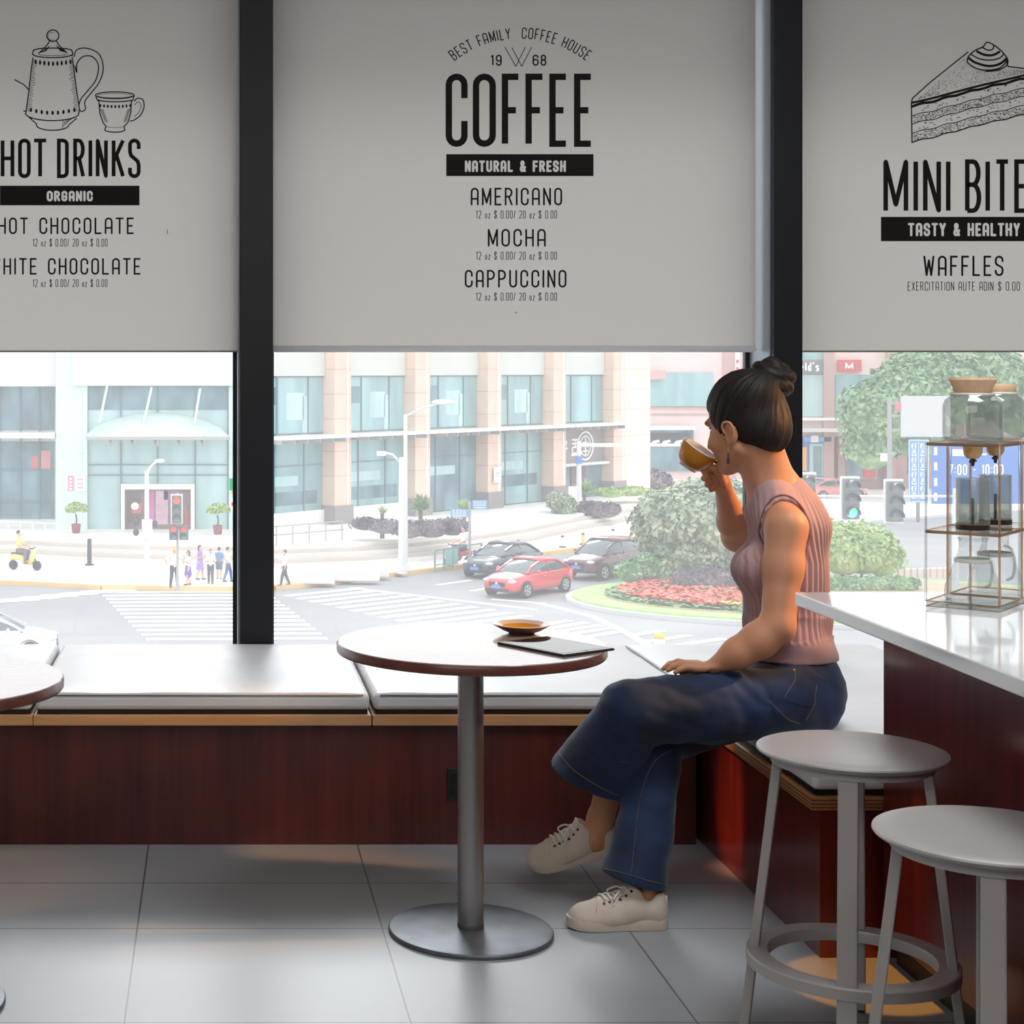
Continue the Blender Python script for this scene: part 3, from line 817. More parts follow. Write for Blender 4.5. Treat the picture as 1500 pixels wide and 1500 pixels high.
# curved line of text
def on_arc(strokes, cx, cy, R, xm, yb):
    out = []
    for st in strokes:
        out.append([(cx + (R + (yb - y)) * math.sin((x - xm) / R), cy - (R + (yb - y)) * math.cos((x - xm) / R)) for x, y in st])
    return out
R_ = 158
half = R_ * math.radians(37.5)
for st in on_arc(text_strokes('BEST FAMILY  COFFEE HOUSE', 762 - half, 762 + half, 0, 17, 1.7, .42), 762, 57 + R_, R_, 762, 17):
    k.line(st, 1.7)
k.text('19', 718.5, 735, 80, 96.5, 2.2, .5); k.text('68', 780, 800.5, 80, 96.5, 2.2, .35)
for pts in ([(739.6, 69), (755.5, 97.3), (769.5, 69)], [(749.7, 69.5), (764.2, 97.3), (778.7, 69)]): k.line(pts, 1.15)
put(k, 'slogan_print', M['ink'], fab)
k = ink(fab, t)
for c, a, b in (('C', 652.8, 685), ('O', 692.6, 726.4), ('F', 735, 764), ('F', 769.6, 799.4), ('E', 804.6, 833.7), ('E', 840.8, 870.2)): k.text(c, a, b, 107.8, 215.2, 9.4)
put(k, 'headline_print', M['ink'], fab)
put(ink(fab, t).banner(653.7, 225.8, 869.6, 258.2, 'NATURAL & FRESH', 681, 829, 235, 252, 3.3), 'banner_print', M['ink'], fab)
for s_, a, b, y in (('AMERICANO', 689.5, 823.5, 275), ('MOCHA', 714.5, 799.5, 335.3), ('CAPPUCCINO', 680.8, 829.8, 395.3)):
    put(ink(fab, t).text(s_, a, b, y, y + 26, 2.7, .5, True), 'menu_print', M['ink'], fab)
    put(ink(fab, t).text('12 oz $ 0.00/ 20 oz $ 0.00', 697.3, 816, y + 33.2, y + 45.2, 1.05, .42), 'price_print', M['ink_soft'], fab)
put(ink(fab, t).rect(754, 457.4, 758, 458.4), 'dash_print', M['ink'], fab)

# --- blind with the coffee pot
t, fab = blind(-3.38, .1045, 'grey roller blind printed with hot drinks and a drawn coffee pot', False)
k = ink(fab, t)
for c, a, b in (('H', 1, 21), ('O', 26.5, 45), ('T', 47, 70.6), ('D', 83.4, 100.8), ('R', 107.2, 124.6), ('I', 129.6, 135.2), ('N', 140.2, 158), ('K', 163.6, 183), ('S', 187.6, 206)): k.text(c, a, b, 203, 261, 5.6)
put(k, 'headline_print', M['ink'], fab)
put(ink(fab, t).banner(0, 272, 204.5, 301, 'ORGANIC', 68.5, 136, 279.5, 295, 3.2), 'banner_print', M['ink'], fab)
for s_, a, b, y in (('HOT CHOCOLATE', -3, 196, 318.6), ('WHITE CHOCOLATE', -14, 206, 378)):
    put(ink(fab, t).text(s_, a, b, y, y + 24.4, 2.6, .5, True), 'menu_print', M['ink'], fab)
    put(ink(fab, t).text('12 oz $ 0.00/ 20 oz $ 0.00', 48, 157.5, y + 31, y + 42.5, 1.0, .42), 'price_print', M['ink_soft'], fab)
put(ink(fab, t).rect(244.6, 336.5, 245.6, 343), 'dash_print', M['ink'], fab)
z = lambda pts: [(x / 2.83, y / 2.83) for x, y in pts]
k = ink(fab, t); L1 = 1.75
k.line(z(arc(219, 148, 25, 24, 0, 360, 20)), L1); k.line(z(arc(216, 150, 17, 17, 60, 300, 14)), .7)
k.line(z([(206, 170), (196, 186), (178, 205), (160, 222)]), L1); k.line(z([(233, 168), (242, 184), (258, 202), (278, 218)]), L1)
k.line(z(arc(219, 222, 62, 9, 0, 180, 16)), .8)
k.line(z([(134, 225)] + arc(218, 212, 84, 13, 200, 340, 16) + [(302, 222), (298, 232)] + arc(218, 224, 82, 15, 10, 170, 16) + [(134, 225)]), L1)
k.line(z([(137, 238), (128, 300), (118, 390), (107, 470)] + arc(217, 472, 112, 34, 180, 0, 1)[:1] + arc(217, 470, 110, 30, 170, 10, 20) + [(330, 455), (318, 380), (308, 300), (299, 236)]), L1)
k.line(z([(120, 486), (150, 512), (152, 522)] + arc(218, 520, 66, 20, 175, 5, 14) + [(285, 518), (318, 490)]), L1)
for i in range(9): k.dot((z([(148 + 18 * i, 256 + 8 * math.sin(PI * i / 8))])[0]), 1.7, 3.6); k.dot((z([(128 + 22.5 * i, 456 + 12 * math.sin(PI * i / 8))])[0]), 1.9, 3.2)
k.line(z(bez([(306, 236), (320, 206), (360, 200), (410, 224), (428, 280), (412, 340), (378, 385), (352, 420), (354, 452), (338, 462), (326, 452)], 6)), L1)
k.line(z(bez([(310, 272), (318, 300), (320, 262), (346, 234), (384, 236), (408, 272), (398, 330), (364, 376), (336, 410), (326, 440)], 6)), L1)
for i in range(24):
    yy = 250 + i * 9
    k.line(z([(137 - i * 1.1, yy), (137 - i * 1.1 + 12 + 10 * random.random(), yy + 6)]), .85); k.line(z([(300 + i * 1.05, yy), (300 + i * 1.05 - 10 - 12 * random.random(), yy + 7)]), .85)
for i in range(7): k.line(z([(206 - 5 * i, 190 + 4 * i), (190 - 5 * i, 214 + i)]), .8); k.line(z([(232 + 5 * i, 186 + 4 * i), (250 + 4 * i, 212 + i)]), .8)
for i in range(6): k.line(z([(262 + 8 * i, 500 - 2 * i), (258 + 5 * i, 532 - 6 * i)]), .8)
k.line(z([(97, 350), (112, 364), (118, 372)]), L1); k.line(z([(60, 330), (97, 350)]), L1); k.line(z([(97, 460), (108, 462)]), L1)
# drawn cup
k.line(z(arc(476, 395, 80, 14, 0, 360, 28)), L1); k.line(z(arc(476, 397, 70, 9, 0, 360, 24)), .6)
k.line(z([(397, 398), (402, 412), (410, 420), (414, 470), (428, 510), (440, 524)]), L1); k.line(z([(556, 398), (552, 412), (545, 420), (542, 468), (530, 508), (514, 526)]), L1)
k.line(z(arc(478, 412, 74, 10, 175, 5, 16)), L1); k.line(z([(440, 524), (434, 540)] + arc(476, 538, 42, 10, 175, 5, 12) + [(516, 536), (514, 524)]), L1)
k.line(z(arc(477, 522, 38, 7, 170, 10, 10)), .7)
k.line(z(bez([(556, 420), (570, 408), (592, 414), (597, 445), (582, 478), (556, 498), (538, 502)], 6)), L1); k.line(z(bez([(558, 436), (572, 422), (584, 436), (578, 462), (556, 484)], 6)), .9)
for i in range(9): k.dot(z([(416 + 15.5 * i, 438 + 4 * math.sin(PI * i / 8))])[0], 1.5, 2.6)
for i in range(11): k.line(z([(414 + i * 2, 452 + 5 * i), (428 + i * 2, 456 + 5 * i)]), .8); k.line(z([(542 - i * 1.6, 450 + 5 * i), (528 - i * 1.6, 456 + 5 * i)]), .8)
put(k, 'coffee_pot_print', M['ink'], fab)

# --- blind with the cake
t, fab = blind(2.136, 4.38, 'grey roller blind printed with mini bites and a drawn slice of cake', False)
k = ink(fab, t)
for c, a, b in (('M', 1294, 1330.5), ('I', 1338, 1345.2), ('N', 1352, 1378.5), ('I', 1385.6, 1392.4), ('B', 1413.5, 1437.5), ('I', 1443.4, 1450.6), ('T', 1456, 1480), ('E', 1485.6, 1506), ('S', 1511, 1535)): k.text(c, a, b, 233.3, 312, 6.8)
put(k, 'headline_print', M['ink'], fab)
put(ink(fab, t).banner(1290.5, 317.6, 1534, 353.5, 'TASTY & HEALTHY', 1330, 1494, 326.5, 346, 3.5), 'banner_print', M['ink'], fab)
k = ink(fab, t).text('WAFFLES', 1352.5, 1470, 374.5, 404.5, 3.0, .5, True); put(k, 'menu_print', M['ink'], fab)
k = ink(fab, t).text('EXERCITATION AUTE ADIN $ 0.00', 1329.5, 1494, 412.5, 426, 1.15, .42); put(k, 'price_print', M['ink_soft'], fab)
z = lambda pts: [(1080 + x / 3.0, 20 + y / 3.0) for x, y in pts]
k = ink(fab, t)
top_e = bez([(765, 392), (840, 376), (930, 352), (1060, 318), (1180, 290), (1300, 262), (1420, 236)], 4)
k.line(z([(1420, 236), (1330, 250), (1190, 232), (1180, 205)]), 1.9)
k.line(z([(1015, 168), (940, 228), (850, 300), (770, 372), (765, 392)]), 1.9); k.line(z([(765, 392), (768, 565)]), 1.9)
k.line(z(top_e), 3.4)
def layer(dy, w):
    k.line(z([(p.x, p.y + dy + 3 * math.sin(p.x * .06)) for p in top_e]), w)
for dy, w in ((14, 4.0), (56, 1.3), (92, 1.3), (132, 1.3), (172, 1.9)): layer(dy, w)
k.line(z([(1420, 236), (1420, 410)]), 1.9)
def ty(x):
    for a, b in zip(top_e, top_e[1:]):
        if a.x <= x <= b.x: return a.y + (b.y - a.y) * (x - a.x) / max(1e-6, b.x - a.x)
    return 300
for i in range(1500):
    x = random.uniform(772, 1400); d = random.choice([random.uniform(60, 90), random.uniform(136, 170)])
    k.dot(z([(x, ty(x) + d)])[0], (.5 + .3 * random.random()), n=5)
for i in range(90):
    x = random.uniform(775, 1400); d = random.choice([random.uniform(24, 50), random.uniform(98, 128)])
    q = z([(x, ty(x) + d)])[0]; k.line([q, (q[0] + 2.6, q[1] - 1.2 + 2 * random.random())], 1.0)
for i in range(1000):
    x = random.uniform(790, 1390); d = random.random()
    y0 = max(172, 392 - (x - 765) * .88 if x < 1015 else 240); y1 = ty(x) - 10
    if y0 + 8 < y1: k.dot(z([(x, y0 + 8 + (y1 - y0 - 8) * d)])[0], .48, n=5)
# cream swirl
for i, pts in enumerate(([(1005, 215), (1040, 240), (1090, 250), (1150, 240), (1184, 205)], [(1012, 196), (1040, 216), (1100, 232), (1150, 222), (1182, 195)], [(1022, 180), (1060, 200), (1110, 206), (1150, 196), (1168, 176)], [(1046, 166), (1080, 182), (1118, 184), (1150, 168)], [(1072, 150), (1096, 162), (1118, 158), (1122, 142)], [(1005, 215), (1012, 190), (1040, 164), (1075, 148), (1092, 128), (1120, 138), (1158, 168), (1184, 205), (1176, 232), (1140, 250), (1086, 256)])):
    k.line(z(bez(pts, 6)), 3.6 if i in (1, 3) else 2.0)
put(k, 'cake_print', M['ink'], fab)
# ------------------------------------------------------------------ the street outside, one floor below
ZS, ZP = -7.75, -6.7
ZW = ZS + .15
rnd = random.Random(11)
S = {}
S['asphalt'] = mat('asphalt', (164, 165, 168), .9, var=(.35, .06))
S['pave'] = mat('paving', (240, 237, 233), .9, var=(.6, .03))
S['step'] = mat('step_stone', (206, 198, 190), .9, var=(.6, .03)); S['step2'] = mat('step_stone_pale', (228, 222, 216), .9, var=(.6, .03))
S['paint'] = mat('road_paint', (250, 250, 250), .8)
S['kerb'] = mat('kerb_stone', (232, 196, 140), .8, var=(.8, .08))
S['kerb_grey'] = mat('kerb_grey', (206, 208, 208), .8)
S['stone'] = mat('granite', (236, 206, 188), .6, var=(.9, .05))
S['stone_lt'] = mat('pale_stone', (246, 226, 214), .6, var=(.9, .03))
S['granite_dk'] = mat('granite_dark', (150, 142, 144), .5, var=(6, .08))
S['panel'] = mat('grey_panel', (214, 218, 212), .6, var=(.8, .03))
S['panel_lt'] = mat('pale_panel', (222, 222, 222), .7, var=(.5, .03))
S['mint'] = mat('mint_panel', (214, 236, 230), .5, var=(.4, .02))
S['white'] = mat('white_render', (246, 244, 240), .8)
S['glass'] = mat('facade_glass', (150, 186, 190), .12, spec=.5, var=(.5, .22), stretch=(1.2, 1.2, .25))
S['glass_lt'] = mat('facade_glass_pale', (184, 214, 216), .12, spec=.5, var=(.6, .14), stretch=(1.2, 1.2, .3))
S['glass_dk'] = mat('shop_glass', (112, 142, 152), .15, spec=.5, var=(.7, .35), stretch=(1, 1, .5))
S['mullion'] = mat('mullion', (112, 132, 138), .5)
S['frame'] = mat('white_frame', (240, 240, 238), .5)
S['canopy'] = mat('canopy_white', (236, 238, 236), .4)
S['canopy_glass'] = mat('canopy_glass', (206, 224, 218), .25, var=(.4, .06))
S['steel'] = mat('street_steel', (176, 176, 176), .5, .2)
S['steel_lt'] = mat('street_steel_pale', (226, 228, 230), .5)
S['dark'] = mat('street_dark', (66, 72, 78), .5)
S['pink'] = mat('pink_stone', (236, 210, 206), .7, var=(.5, .04))
S['brown'] = mat('brown_stone', (196, 160, 156), .7, var=(.5, .06))
S['red'] = mat('sign_red', (214, 84, 84), .5)
S['blue'] = mat('sign_blue', (84, 138, 218), .5)
S['blue_lt'] = mat('sign_blue_pale', (120, 178, 232), .5)
S['orange'] = mat('sign_orange', (240, 176, 96), .5)
S['green'] = mat('sign_green', (70, 180, 120), .5)
S['yellow'] = mat('sign_yellow', (240, 206, 90), .5)
S['teal'] = mat('teal_paint', (96, 150, 146), .5)
S['signwhite'] = mat('sign_white', (250, 250, 250), .6)
def leafmat(n, a, b): return mat(n, a, .75, var=(1.4, 0), col2=b, spec=.2)
S['leaf'] = leafmat('leaves_green', (92, 138, 92), (168, 198, 150))
S['leaf_lt'] = leafmat('leaves_light', (138, 176, 104), (196, 214, 150))
S['leaf_grey'] = leafmat('leaves_grey_green', (104, 132, 104), (190, 200, 170))
S['leaf_purple'] = leafmat('leaves_purple', (92, 84, 96), (150, 140, 148))
S['bark'] = mat('bark', (124, 104, 90), .9)
S['grass'] = mat('lawn', (178, 214, 138), .9, var=(1.5, .1))
S['soil'] = mat('soil', (196, 176, 150), .9, var=(2, .1))

def g(px, py, z=ZS): return onz(px, py, z)
def fpx(px, D): return (px - PX) / FPX * D
def fpz(py, D): return CZ - (py - PY) / FPX * D
def flat(name, pts, z0, z1, m):
    return struct(name, MB().prism([(p.x, p.y) for p in pts], z0, z1), m)

struct('street', MB().box((-90, 12, ZS - .3), (170, 230, ZS)), S['asphalt'])
edge = [(-400, 850), (-60, 855), (35, 857), (150, 863), (345, 866), (400, 864), (480, 857), (560, 846), (690, 830), (760, 818), (850, 806), (940, 795), (1000, 789)]
kp = [g(*e) for e in edge]
flat('pavement', kp + [Vector((60, 116, 0)), Vector((150, 150, 0)), Vector((150, 200, 0)), Vector((-80, 200, 0))], ZS - .05, ZW, S['pave'])
mb = MB()
for a, b in zip(kp, kp[1:]):
    d = (b - a).normalized(); n = Vector((d.y, -d.x, 0)) * .14
    A = [Vector((p.x, p.y, z)) for p, z in ((a, 0), (b, 0))]
    for p0, p1 in ((a - n * .6, b - n * .6),):
        mb.add([Vector((p0.x, p0.y, ZS)), Vector((p1.x, p1.y, ZS)), Vector((p1.x + n.x * 2, p1.y + n.y * 2, ZS)), Vector((p0.x + n.x * 2, p0.y + n.y * 2, ZS)),
                Vector((p0.x, p0.y, ZW + .03)), Vector((p1.x, p1.y, ZW + .03)), Vector((p1.x + n.x * 2, p1.y + n.y * 2, ZW + .03)), Vector((p0.x + n.x * 2, p0.y + n.y * 2, ZW + .03))],
               [(3,2,1,0),(4,5,6,7),(0,1,5,4),(1,2,6,5),(2,3,7,6),(3,0,4,7)])
struct('kerb', mb, S['kerb'])
# markings
mb = MB(); ZM = ZS + .012
def stripe(p0, p1, w):
    d = (p1 - p0).normalized(); n = Vector((-d.y, d.x, 0)) * (w / 2)
    zq = ZM - .008 + .0003 * (len(mb.f) % 40)
    mb.poly([Vector((q.x, q.y, zq)) for q in (p0 - n, p1 - n, p1 + n, p0 + n)])
for i in range(13):
    D = 70.2 - 1.02 * i
    stripe(Vector((-4.7 + .2 * i, D, 0)), Vector((2.2 + .14 * i, D + .25, 0)), .5)
for i in range(11):
    a = Vector((2.9 + .47 * i, 69.0 - .86 * i, 0)); d = Vector((.80, .60, 0))
    stripe(a, a + d * (4.2 + .1 * i), .46)
for p, q in (((800, 915), (834, 909)), ((803, 921), (860, 912)), ((812, 926), (880, 916)), ((826, 931), (894, 920)), ((850, 935), (905, 926)), ((928, 931), (970, 924)), ((945, 941), (1010, 931)), ((970, 949), (1060, 936)), ((1000, 957), (1100, 942))): stripe(g(*p), g(*q), .42)
for i in range(7):
    a = g(-60 + 30 * i, 885 - 3 * i); d = Vector((.93, .36, 0)); stripe(a, a + d * 3.2, .5)
stripe(g(513, 861), g(785, 893), .32); stripe(g(720, 878), g(800, 884), .3)
pts = [g(*p) for p in ((790, 884), (830, 893), (870, 904), (920, 928), (968, 956))]
for a, b in zip(pts, pts[1:]): stripe(a, b, .34)
stripe(g(640, 857), g(690, 850), .25); stripe(g(690, 866), g(735, 858), .25)
struct('road_markings', mb, S['paint'])
# raised forecourt with steps
fe = [g(x, y, ZP) for x, y in ((-300, 786), (35, 786), (110, 790), (200, 793), (345, 795), (400, 799), (520, 795), (600, 789), (680, 781), (760, 770), (850, 752), (935, 738))]
back = [Vector((46, 128, 0)), Vector((40, 150, 0)), Vector((-60, 150, 0)), Vector((-60, 84, 0))]
flat('plaza_floor', fe + back, ZW, ZP, S['white'])
for k in range(4):
    off = Vector((.12, -.34, 0)) * (k + 1)
    flat('step_surface', [p + off for p in fe] + back[:2] + back[2:], ZW, ZP - .18 * (k + 1), S['step'] if k % 2 == 0 else S['step2'])

# ------------------------------------------------------------------ greenery
def leaves(mb, c, r, n, size, rn, flat_bottom=True):
    c = Vector(c); r = Vector(r) if not isinstance(r, (int, float)) else Vector((r, r, r))
    for _ in range(n):
        d = Vector((rn.gauss(0, 1), rn.gauss(0, 1), rn.gauss(0, 1))).normalized()
        if flat_bottom and d.z < -.45: d.z *= -.5; d.normalize()
        q = rn.uniform(.72, 1.03) * (1 + .12 * mnoise.noise(d * 3 + c))
        p = c + Vector((d.x * r.x, d.y * r.y, d.z * r.z)) * q
        nrm = (d + Vector((rn.uniform(-.7, .7), rn.uniform(-.7, .7), rn.uniform(-.4, .9)))).normalized()
        a = nrm.orthogonal().normalized(); a = (Matrix.Rotation(rn.uniform(0, 6.28), 3, nrm) @ a); b = nrm.cross(a)
        s_ = size * rn.uniform(.6, 1.3)
        mb.add([p - a * s_, p - b * s_ * .55, p + a * s_, p + b * s_ * .55], [(0, 1, 2, 3)])
def shrub(name, label, cat, blobs, m, size, dens, stem=True, group=None):
    """blobs: (centre, radius) in world; foliage plus stem down to the ground"""
    c0 = Vector(blobs[0][0]); zb = min((Vector(c).z - (r if isinstance(r, (int, float)) else r[2])) for c, r in blobs)
    t = thing(name, label, cat, (c0.x, c0.y, zb), group=group)
    mb = MB(); core = MB()
    for c, r in blobs:
        rr = (r, r, r) if isinstance(r, (int, float)) else r
        leaves(mb, Vector(c) - t.location, rr, int(dens * (rr[0] * rr[2] + rr[0] * rr[1])), size, rnd)
        core.sphere(Vector(c) - t.location, tuple(q * .82 for q in rr), 14, 9)
    o = mb.build('foliage', m, t, fix=False)
    core.build('inner_foliage', m, t, smooth=True)
    if stem: MB().cyl((0, 0, 0), (0, 0, c0.z - zb), .06, .04, 8).build('stem', S['bark'], t)
    return t
IC = Vector((24.5, 67, 0))
def disc(rx, ry, n=72): return [IC + Vector((rx * math.cos(2*PI*i/n), ry * math.sin(2*PI*i/n), 0)) for i in range(n)]
struct('island_kerb_trim', MB().prism([(p.x, p.y) for p in disc(10.6, 6.95)], ZS, ZS + .16), S['kerb_grey'])
o = MB().prism([(p.x, p.y) for p in disc(10.35, 6.7)], ZS + .12, ZS + .24).build('grass', S['grass']); tag(o, 'mown grass ring around the flower bed on the round island', 'grass', kind='stuff')
o = MB().prism([(p.x, p.y) for p in disc(9.1, 5.5)], ZS + .2, ZS + .30).build('planting_soil', S['soil']); o['kind'] = 'structure'
# flower carpet
fm = bpy.data.materials.new('flowers'); fm.use_nodes = True
nt = fm.node_tree; b_ = nt.nodes['Principled BSDF']; gi = nt.nodes.new('ShaderNodeNewGeometry'); rp = nt.nodes.new('ShaderNodeValToRGB')
rp.color_ramp.interpolation = 'CONSTANT'; rp.color_ramp.elements[0].color = (*lin((232, 108, 92)), 1); rp.color_ramp.elements[1].position = .45; rp.color_ramp.elements[1].color = (*lin((244, 150, 128)), 1)
for ps, cc in ((.72, (236, 120, 84)), (.88, (150, 168, 110))):
    e = rp.color_ramp.elements.new(ps); e.color = (*lin(cc), 1)
nt.links.new(gi.outputs['Random Per Island'], rp.inputs[0]); nt.links.new(rp.outputs[0], b_.inputs['Base Color']); b_.inputs['Roughness'].default_value = .8
mb = MB(); my = MB(); mg = MB()
def petal(m_, p, s_):
    a = rnd.uniform(0, 6.28); t1 = Vector((math.cos(a), math.sin(a), rnd.uniform(-.4, .5))) * s_; t2 = Vector((-math.sin(a), math.cos(a), rnd.uniform(-.4, .5))) * s_
    m_.add([p - t1, p - t2, p + t1, p + t2], [(0, 1, 2, 3)])
for _ in range(9000):
    a = rnd.uniform(PI * .72, PI * 1.85); q = math.sqrt(rnd.uniform(.2, 1)); r = 8.5 * q
    p = IC + Vector((9.0 * q * math.cos(a), 5.4 * q * math.sin(a), 0)); p.z = ZS + .42 + .1 * rnd.random()
    yy = abs((a / PI - 1.30)) < .035 * (1 + .5 * math.sin(r * 2)) and r > 6.2 or abs(a / PI - 1.47) < .03 and r > 5.5
    if r > 8.05: petal(mg, p - Vector((0, 0, .12)), .15)
    elif yy: petal(my, p, .13)
    else: petal(mb, p, .13)
for m_, nm, mm, lb in ((mb, 'red_flowers', fm, 'red and coral flowers massed in the round island bed'), (my, 'yellow_flowers', S['yellow'], 'patches of yellow flowers within the red island bed'), (mg, 'edging_plants', S['leaf'], 'low dark green edging plants around the red flower bed')):
    o = m_.build(nm, mm, fix=False); tag(o, lb, 'flowers' if 'flower' in nm else 'plants', kind='stuff')
def W(px, py, D): return at(px, py, D)
shrub('ornamental_tree', 'tall spreading grey green tree on the round island in front of the woman', 'tree', [(W(1015, 772, 72), (2.6, 2.6, 1.9)), (W(990, 760, 71.5), (1.7, 1.6, 1.3)), (W(1045, 750, 72), (2.0, 2, 1.5)), (W(975, 795, 71.5), (1.2, 1.2, .95)), (W(1075, 790, 72), (1.9, 2, 1.6)), (W(1010, 820, 71), (1.6, 1.5, 1.0))], S['leaf_grey'], .17, 270)
shrub('round_bush', 'clipped green bush on the island beside the dark red car', 'bush', [(W(925, 838, 70.5), (.75, .7, .55)), (W(950, 832, 70.8), (.85, .8, .7)), (W(973, 836, 70.8), (.8, .8, .65))], S['leaf'], .11, 500, False)
shrub('purple_hedge', 'low purple leaved hedge behind the red flower bed', 'hedge', [(W(1010, 850, 68.8), (.9, .6, .45)), (W(1045, 848, 68.8), (1.2, .7, .55)), (W(1085, 850, 68.8), (1.0, .7, .55))], S['leaf_purple'], .1, 500, False)
shrub('round_bush', 'broad pale green bush on the island seen beyond the counter', 'bush', [(W(1262, 806, 73), (1.55, 1.5, 1.25)), (W(1235, 815, 72.5), (1.1, 1.1, 1.0)), (W(1292, 820, 73), (1.0, 1, .85)), (W(1220, 790, 73), (.8, .8, .9))], S['leaf_lt'], .14, 380)
shrub('low_hedge', 'low clipped hedge under the pale bush beyond the counter', 'hedge', [(W(1240, 858, 69), (.9, .7, .45)), (W(1280, 857, 69), (1.0, .7, .42)), (W(1320, 857, 69), (.8, .7, .4)), (W(1215, 856, 69), (.6, .6, .45))], S['leaf'], .1, 500, False)
shrub('street_tree', 'big leafy street tree above the blue road signs', 'tree', [(W(1330, 590, 118), (3.2, 3, 2.9)), (W(1285, 610, 117), (2.6, 2.4, 2.6)), (W(1275, 655, 117), (1.9, 1.8, 1.9)), (W(1390, 575, 119), (3.4, 3, 2.8)), (W(1450, 560, 120), (2.8, 2.6, 2.6)), (W(1350, 545, 119), (2.6, 2.4, 2)), (W(1350, 640, 118), (2.2, 2, 2)), (W(1500, 590, 121), (3, 3, 3))], S['leaf'], .26, 110)
shrub('clipped_bush', 'dark rounded bush by the parked red car', 'bush', [(W(955, 707, 116), (1.35, 1.2, .95))], S['leaf_purple'], .16, 500, False)
# forecourt planters
shrub('purple_hedge', 'long purple hedge in the forecourt planter behind the street lamp', 'hedge', [(W(535, 768, 81), (.8, .6, .35)), (W(565, 772, 80.5), (.9, .6, .4)), (W(598, 776, 80.5), (.9, .7, .5)), (W(632, 775, 80.8), (1.0, .7, .5)), (W(662, 772, 81.5), (.9, .7, .5))], S['leaf_purple'], .09, 600, False)
shrub('purple_hedge', 'purple bush beside the forecourt steps and camera pole', 'hedge', [(W(865, 747, 97), (1.0, .7, .55)), (W(890, 748, 97), (.8, .7, .5))], S['leaf_purple'], .11, 500, False)
shrub('forecourt_bush', 'green bush at the foot of the camera pole', 'bush', [(W(826, 742, 96), (.75, .7, .75)), (W(812, 735, 97), (.5, .5, .6))], S['leaf_grey'], .12, 600, False)
shrub('forecourt_hedge', 'low light green hedge in front of the end pilaster', 'hedge', [(W(895, 722, 103), (1.1, .7, .35)), (W(925, 720, 104), (1.2, .7, .35))], S['leaf_lt'], .11, 500, False)
def spiky(label, c, r, n, m):
    t = thing('spiky_plant', label, 'plant', (c.x, c.y, ZP)); mb = MB(); h = c.z - ZP
    for i in range(n):
        a = rnd.uniform(0, 6.28); e = rnd.uniform(.1, 1.45); L = r * rnd.uniform(.8, 1.15)
        d = Vector((math.cos(a) * math.cos(e), math.sin(a) * math.cos(e), math.sin(e))); s_ = d.cross(Vector((0, 0, 1))).normalized() * r * .05
        p0 = Vector((0, 0, h - r * .1)); p1 = p0 + d * L * .6; p2 = p0 + d * L + Vector((0, 0, -.15 * L))
        mb.add([p0 - s_, p0 + s_, p1 + s_ * .8, p1 - s_ * .8, p2], [(0, 1, 2, 3), (3, 2, 4)])
    mb.build('foliage', m, t, fix=False)
    MB().cyl((0, 0, 0), (0, 0, max(.1, h)), .12, .09, 10).build('stem', S['bark'], t)
spiky('large spiky green plant behind the purple hedge by the street lamp', W(616, 745, 83), 1.0, 130, S['leaf'])
spiky('small yellow green spiky plant over the purple hedge', W(560, 752, 82), .55, 70, S['leaf_lt'])
spiky('spiky plant partly behind the blue street name plates', W(680, 745, 86), .7, 80, S['leaf_lt'])
spiky('spiky yellow green plant below the round shop logo', W(856, 722, 101), 1.1, 120, S['leaf_lt'])

# ------------------------------------------------------------------ buildings
def pb(x0, y0, x1, y1, D, dep, org=None):
    """box whose front face fills that picture area at distance D"""
    lo = Vector((fpx(x0, D), D, fpz(y1, D))); hi = Vector((fpx(x1, D), D + dep, fpz(y0, D)))
    if org is not None: lo -= org; hi -= org
    return lo, hi
eb = thing('entrance_building', 'pale mint building wing with glass entrance canopy and open shop doorway', 'building', (-4, 87, ZP))
E = Vector(eb.location)
def part(name, m, parent, *boxes, org=None, bevel=0):
    mb = MB()
    for b in boxes: mb.box(*b)
    return mb.build(name, m, parent, bevel=bevel)
DE = 86.8
part('wall', S['panel_lt'], eb, pb(-420, 380, 352, 566, DE + .2, 3, E), pb(-420, 566, 84, 776, DE + 1.2, 2.6, E))
part('parapet', S['panel_lt'], eb, pb(106, 380, 352, 565, DE - .6, 1.0, E))
for x0, x1 in ((82, 128), (335, 353)):
    p = part('pillar', S['mint'], eb, pb(x0, 380, x1, 777, DE - .3, 1.2, E))
    mb = MB()
    for y in (560, 612, 664, 722): mb.box(*pb(x0, y, x1, y + 1, DE - .32, .05, E))
    mb.build('joint_line', S['panel_lt'], p)
f = part('glass_wall', S['glass_lt'], eb, pb(128, 565, 335, 777, DE, .3, E))
mb = MB()
for x in (128, 177, 231, 286, 334): mb.box(*pb(x - .8, 565, x + .8, 712 if 180 < x < 280 else 777, DE - .12, .1, E))
for y in (641, 681, 696): mb.box(*pb(128, y - .6, 335, y + .6, DE - .1, .1, E))
mb.build('mullion_grid', S['mullion'], f)
part('upper_glass', S['glass_dk'], f, pb(129, 566, 334, 600, DE - .05, .04, E))
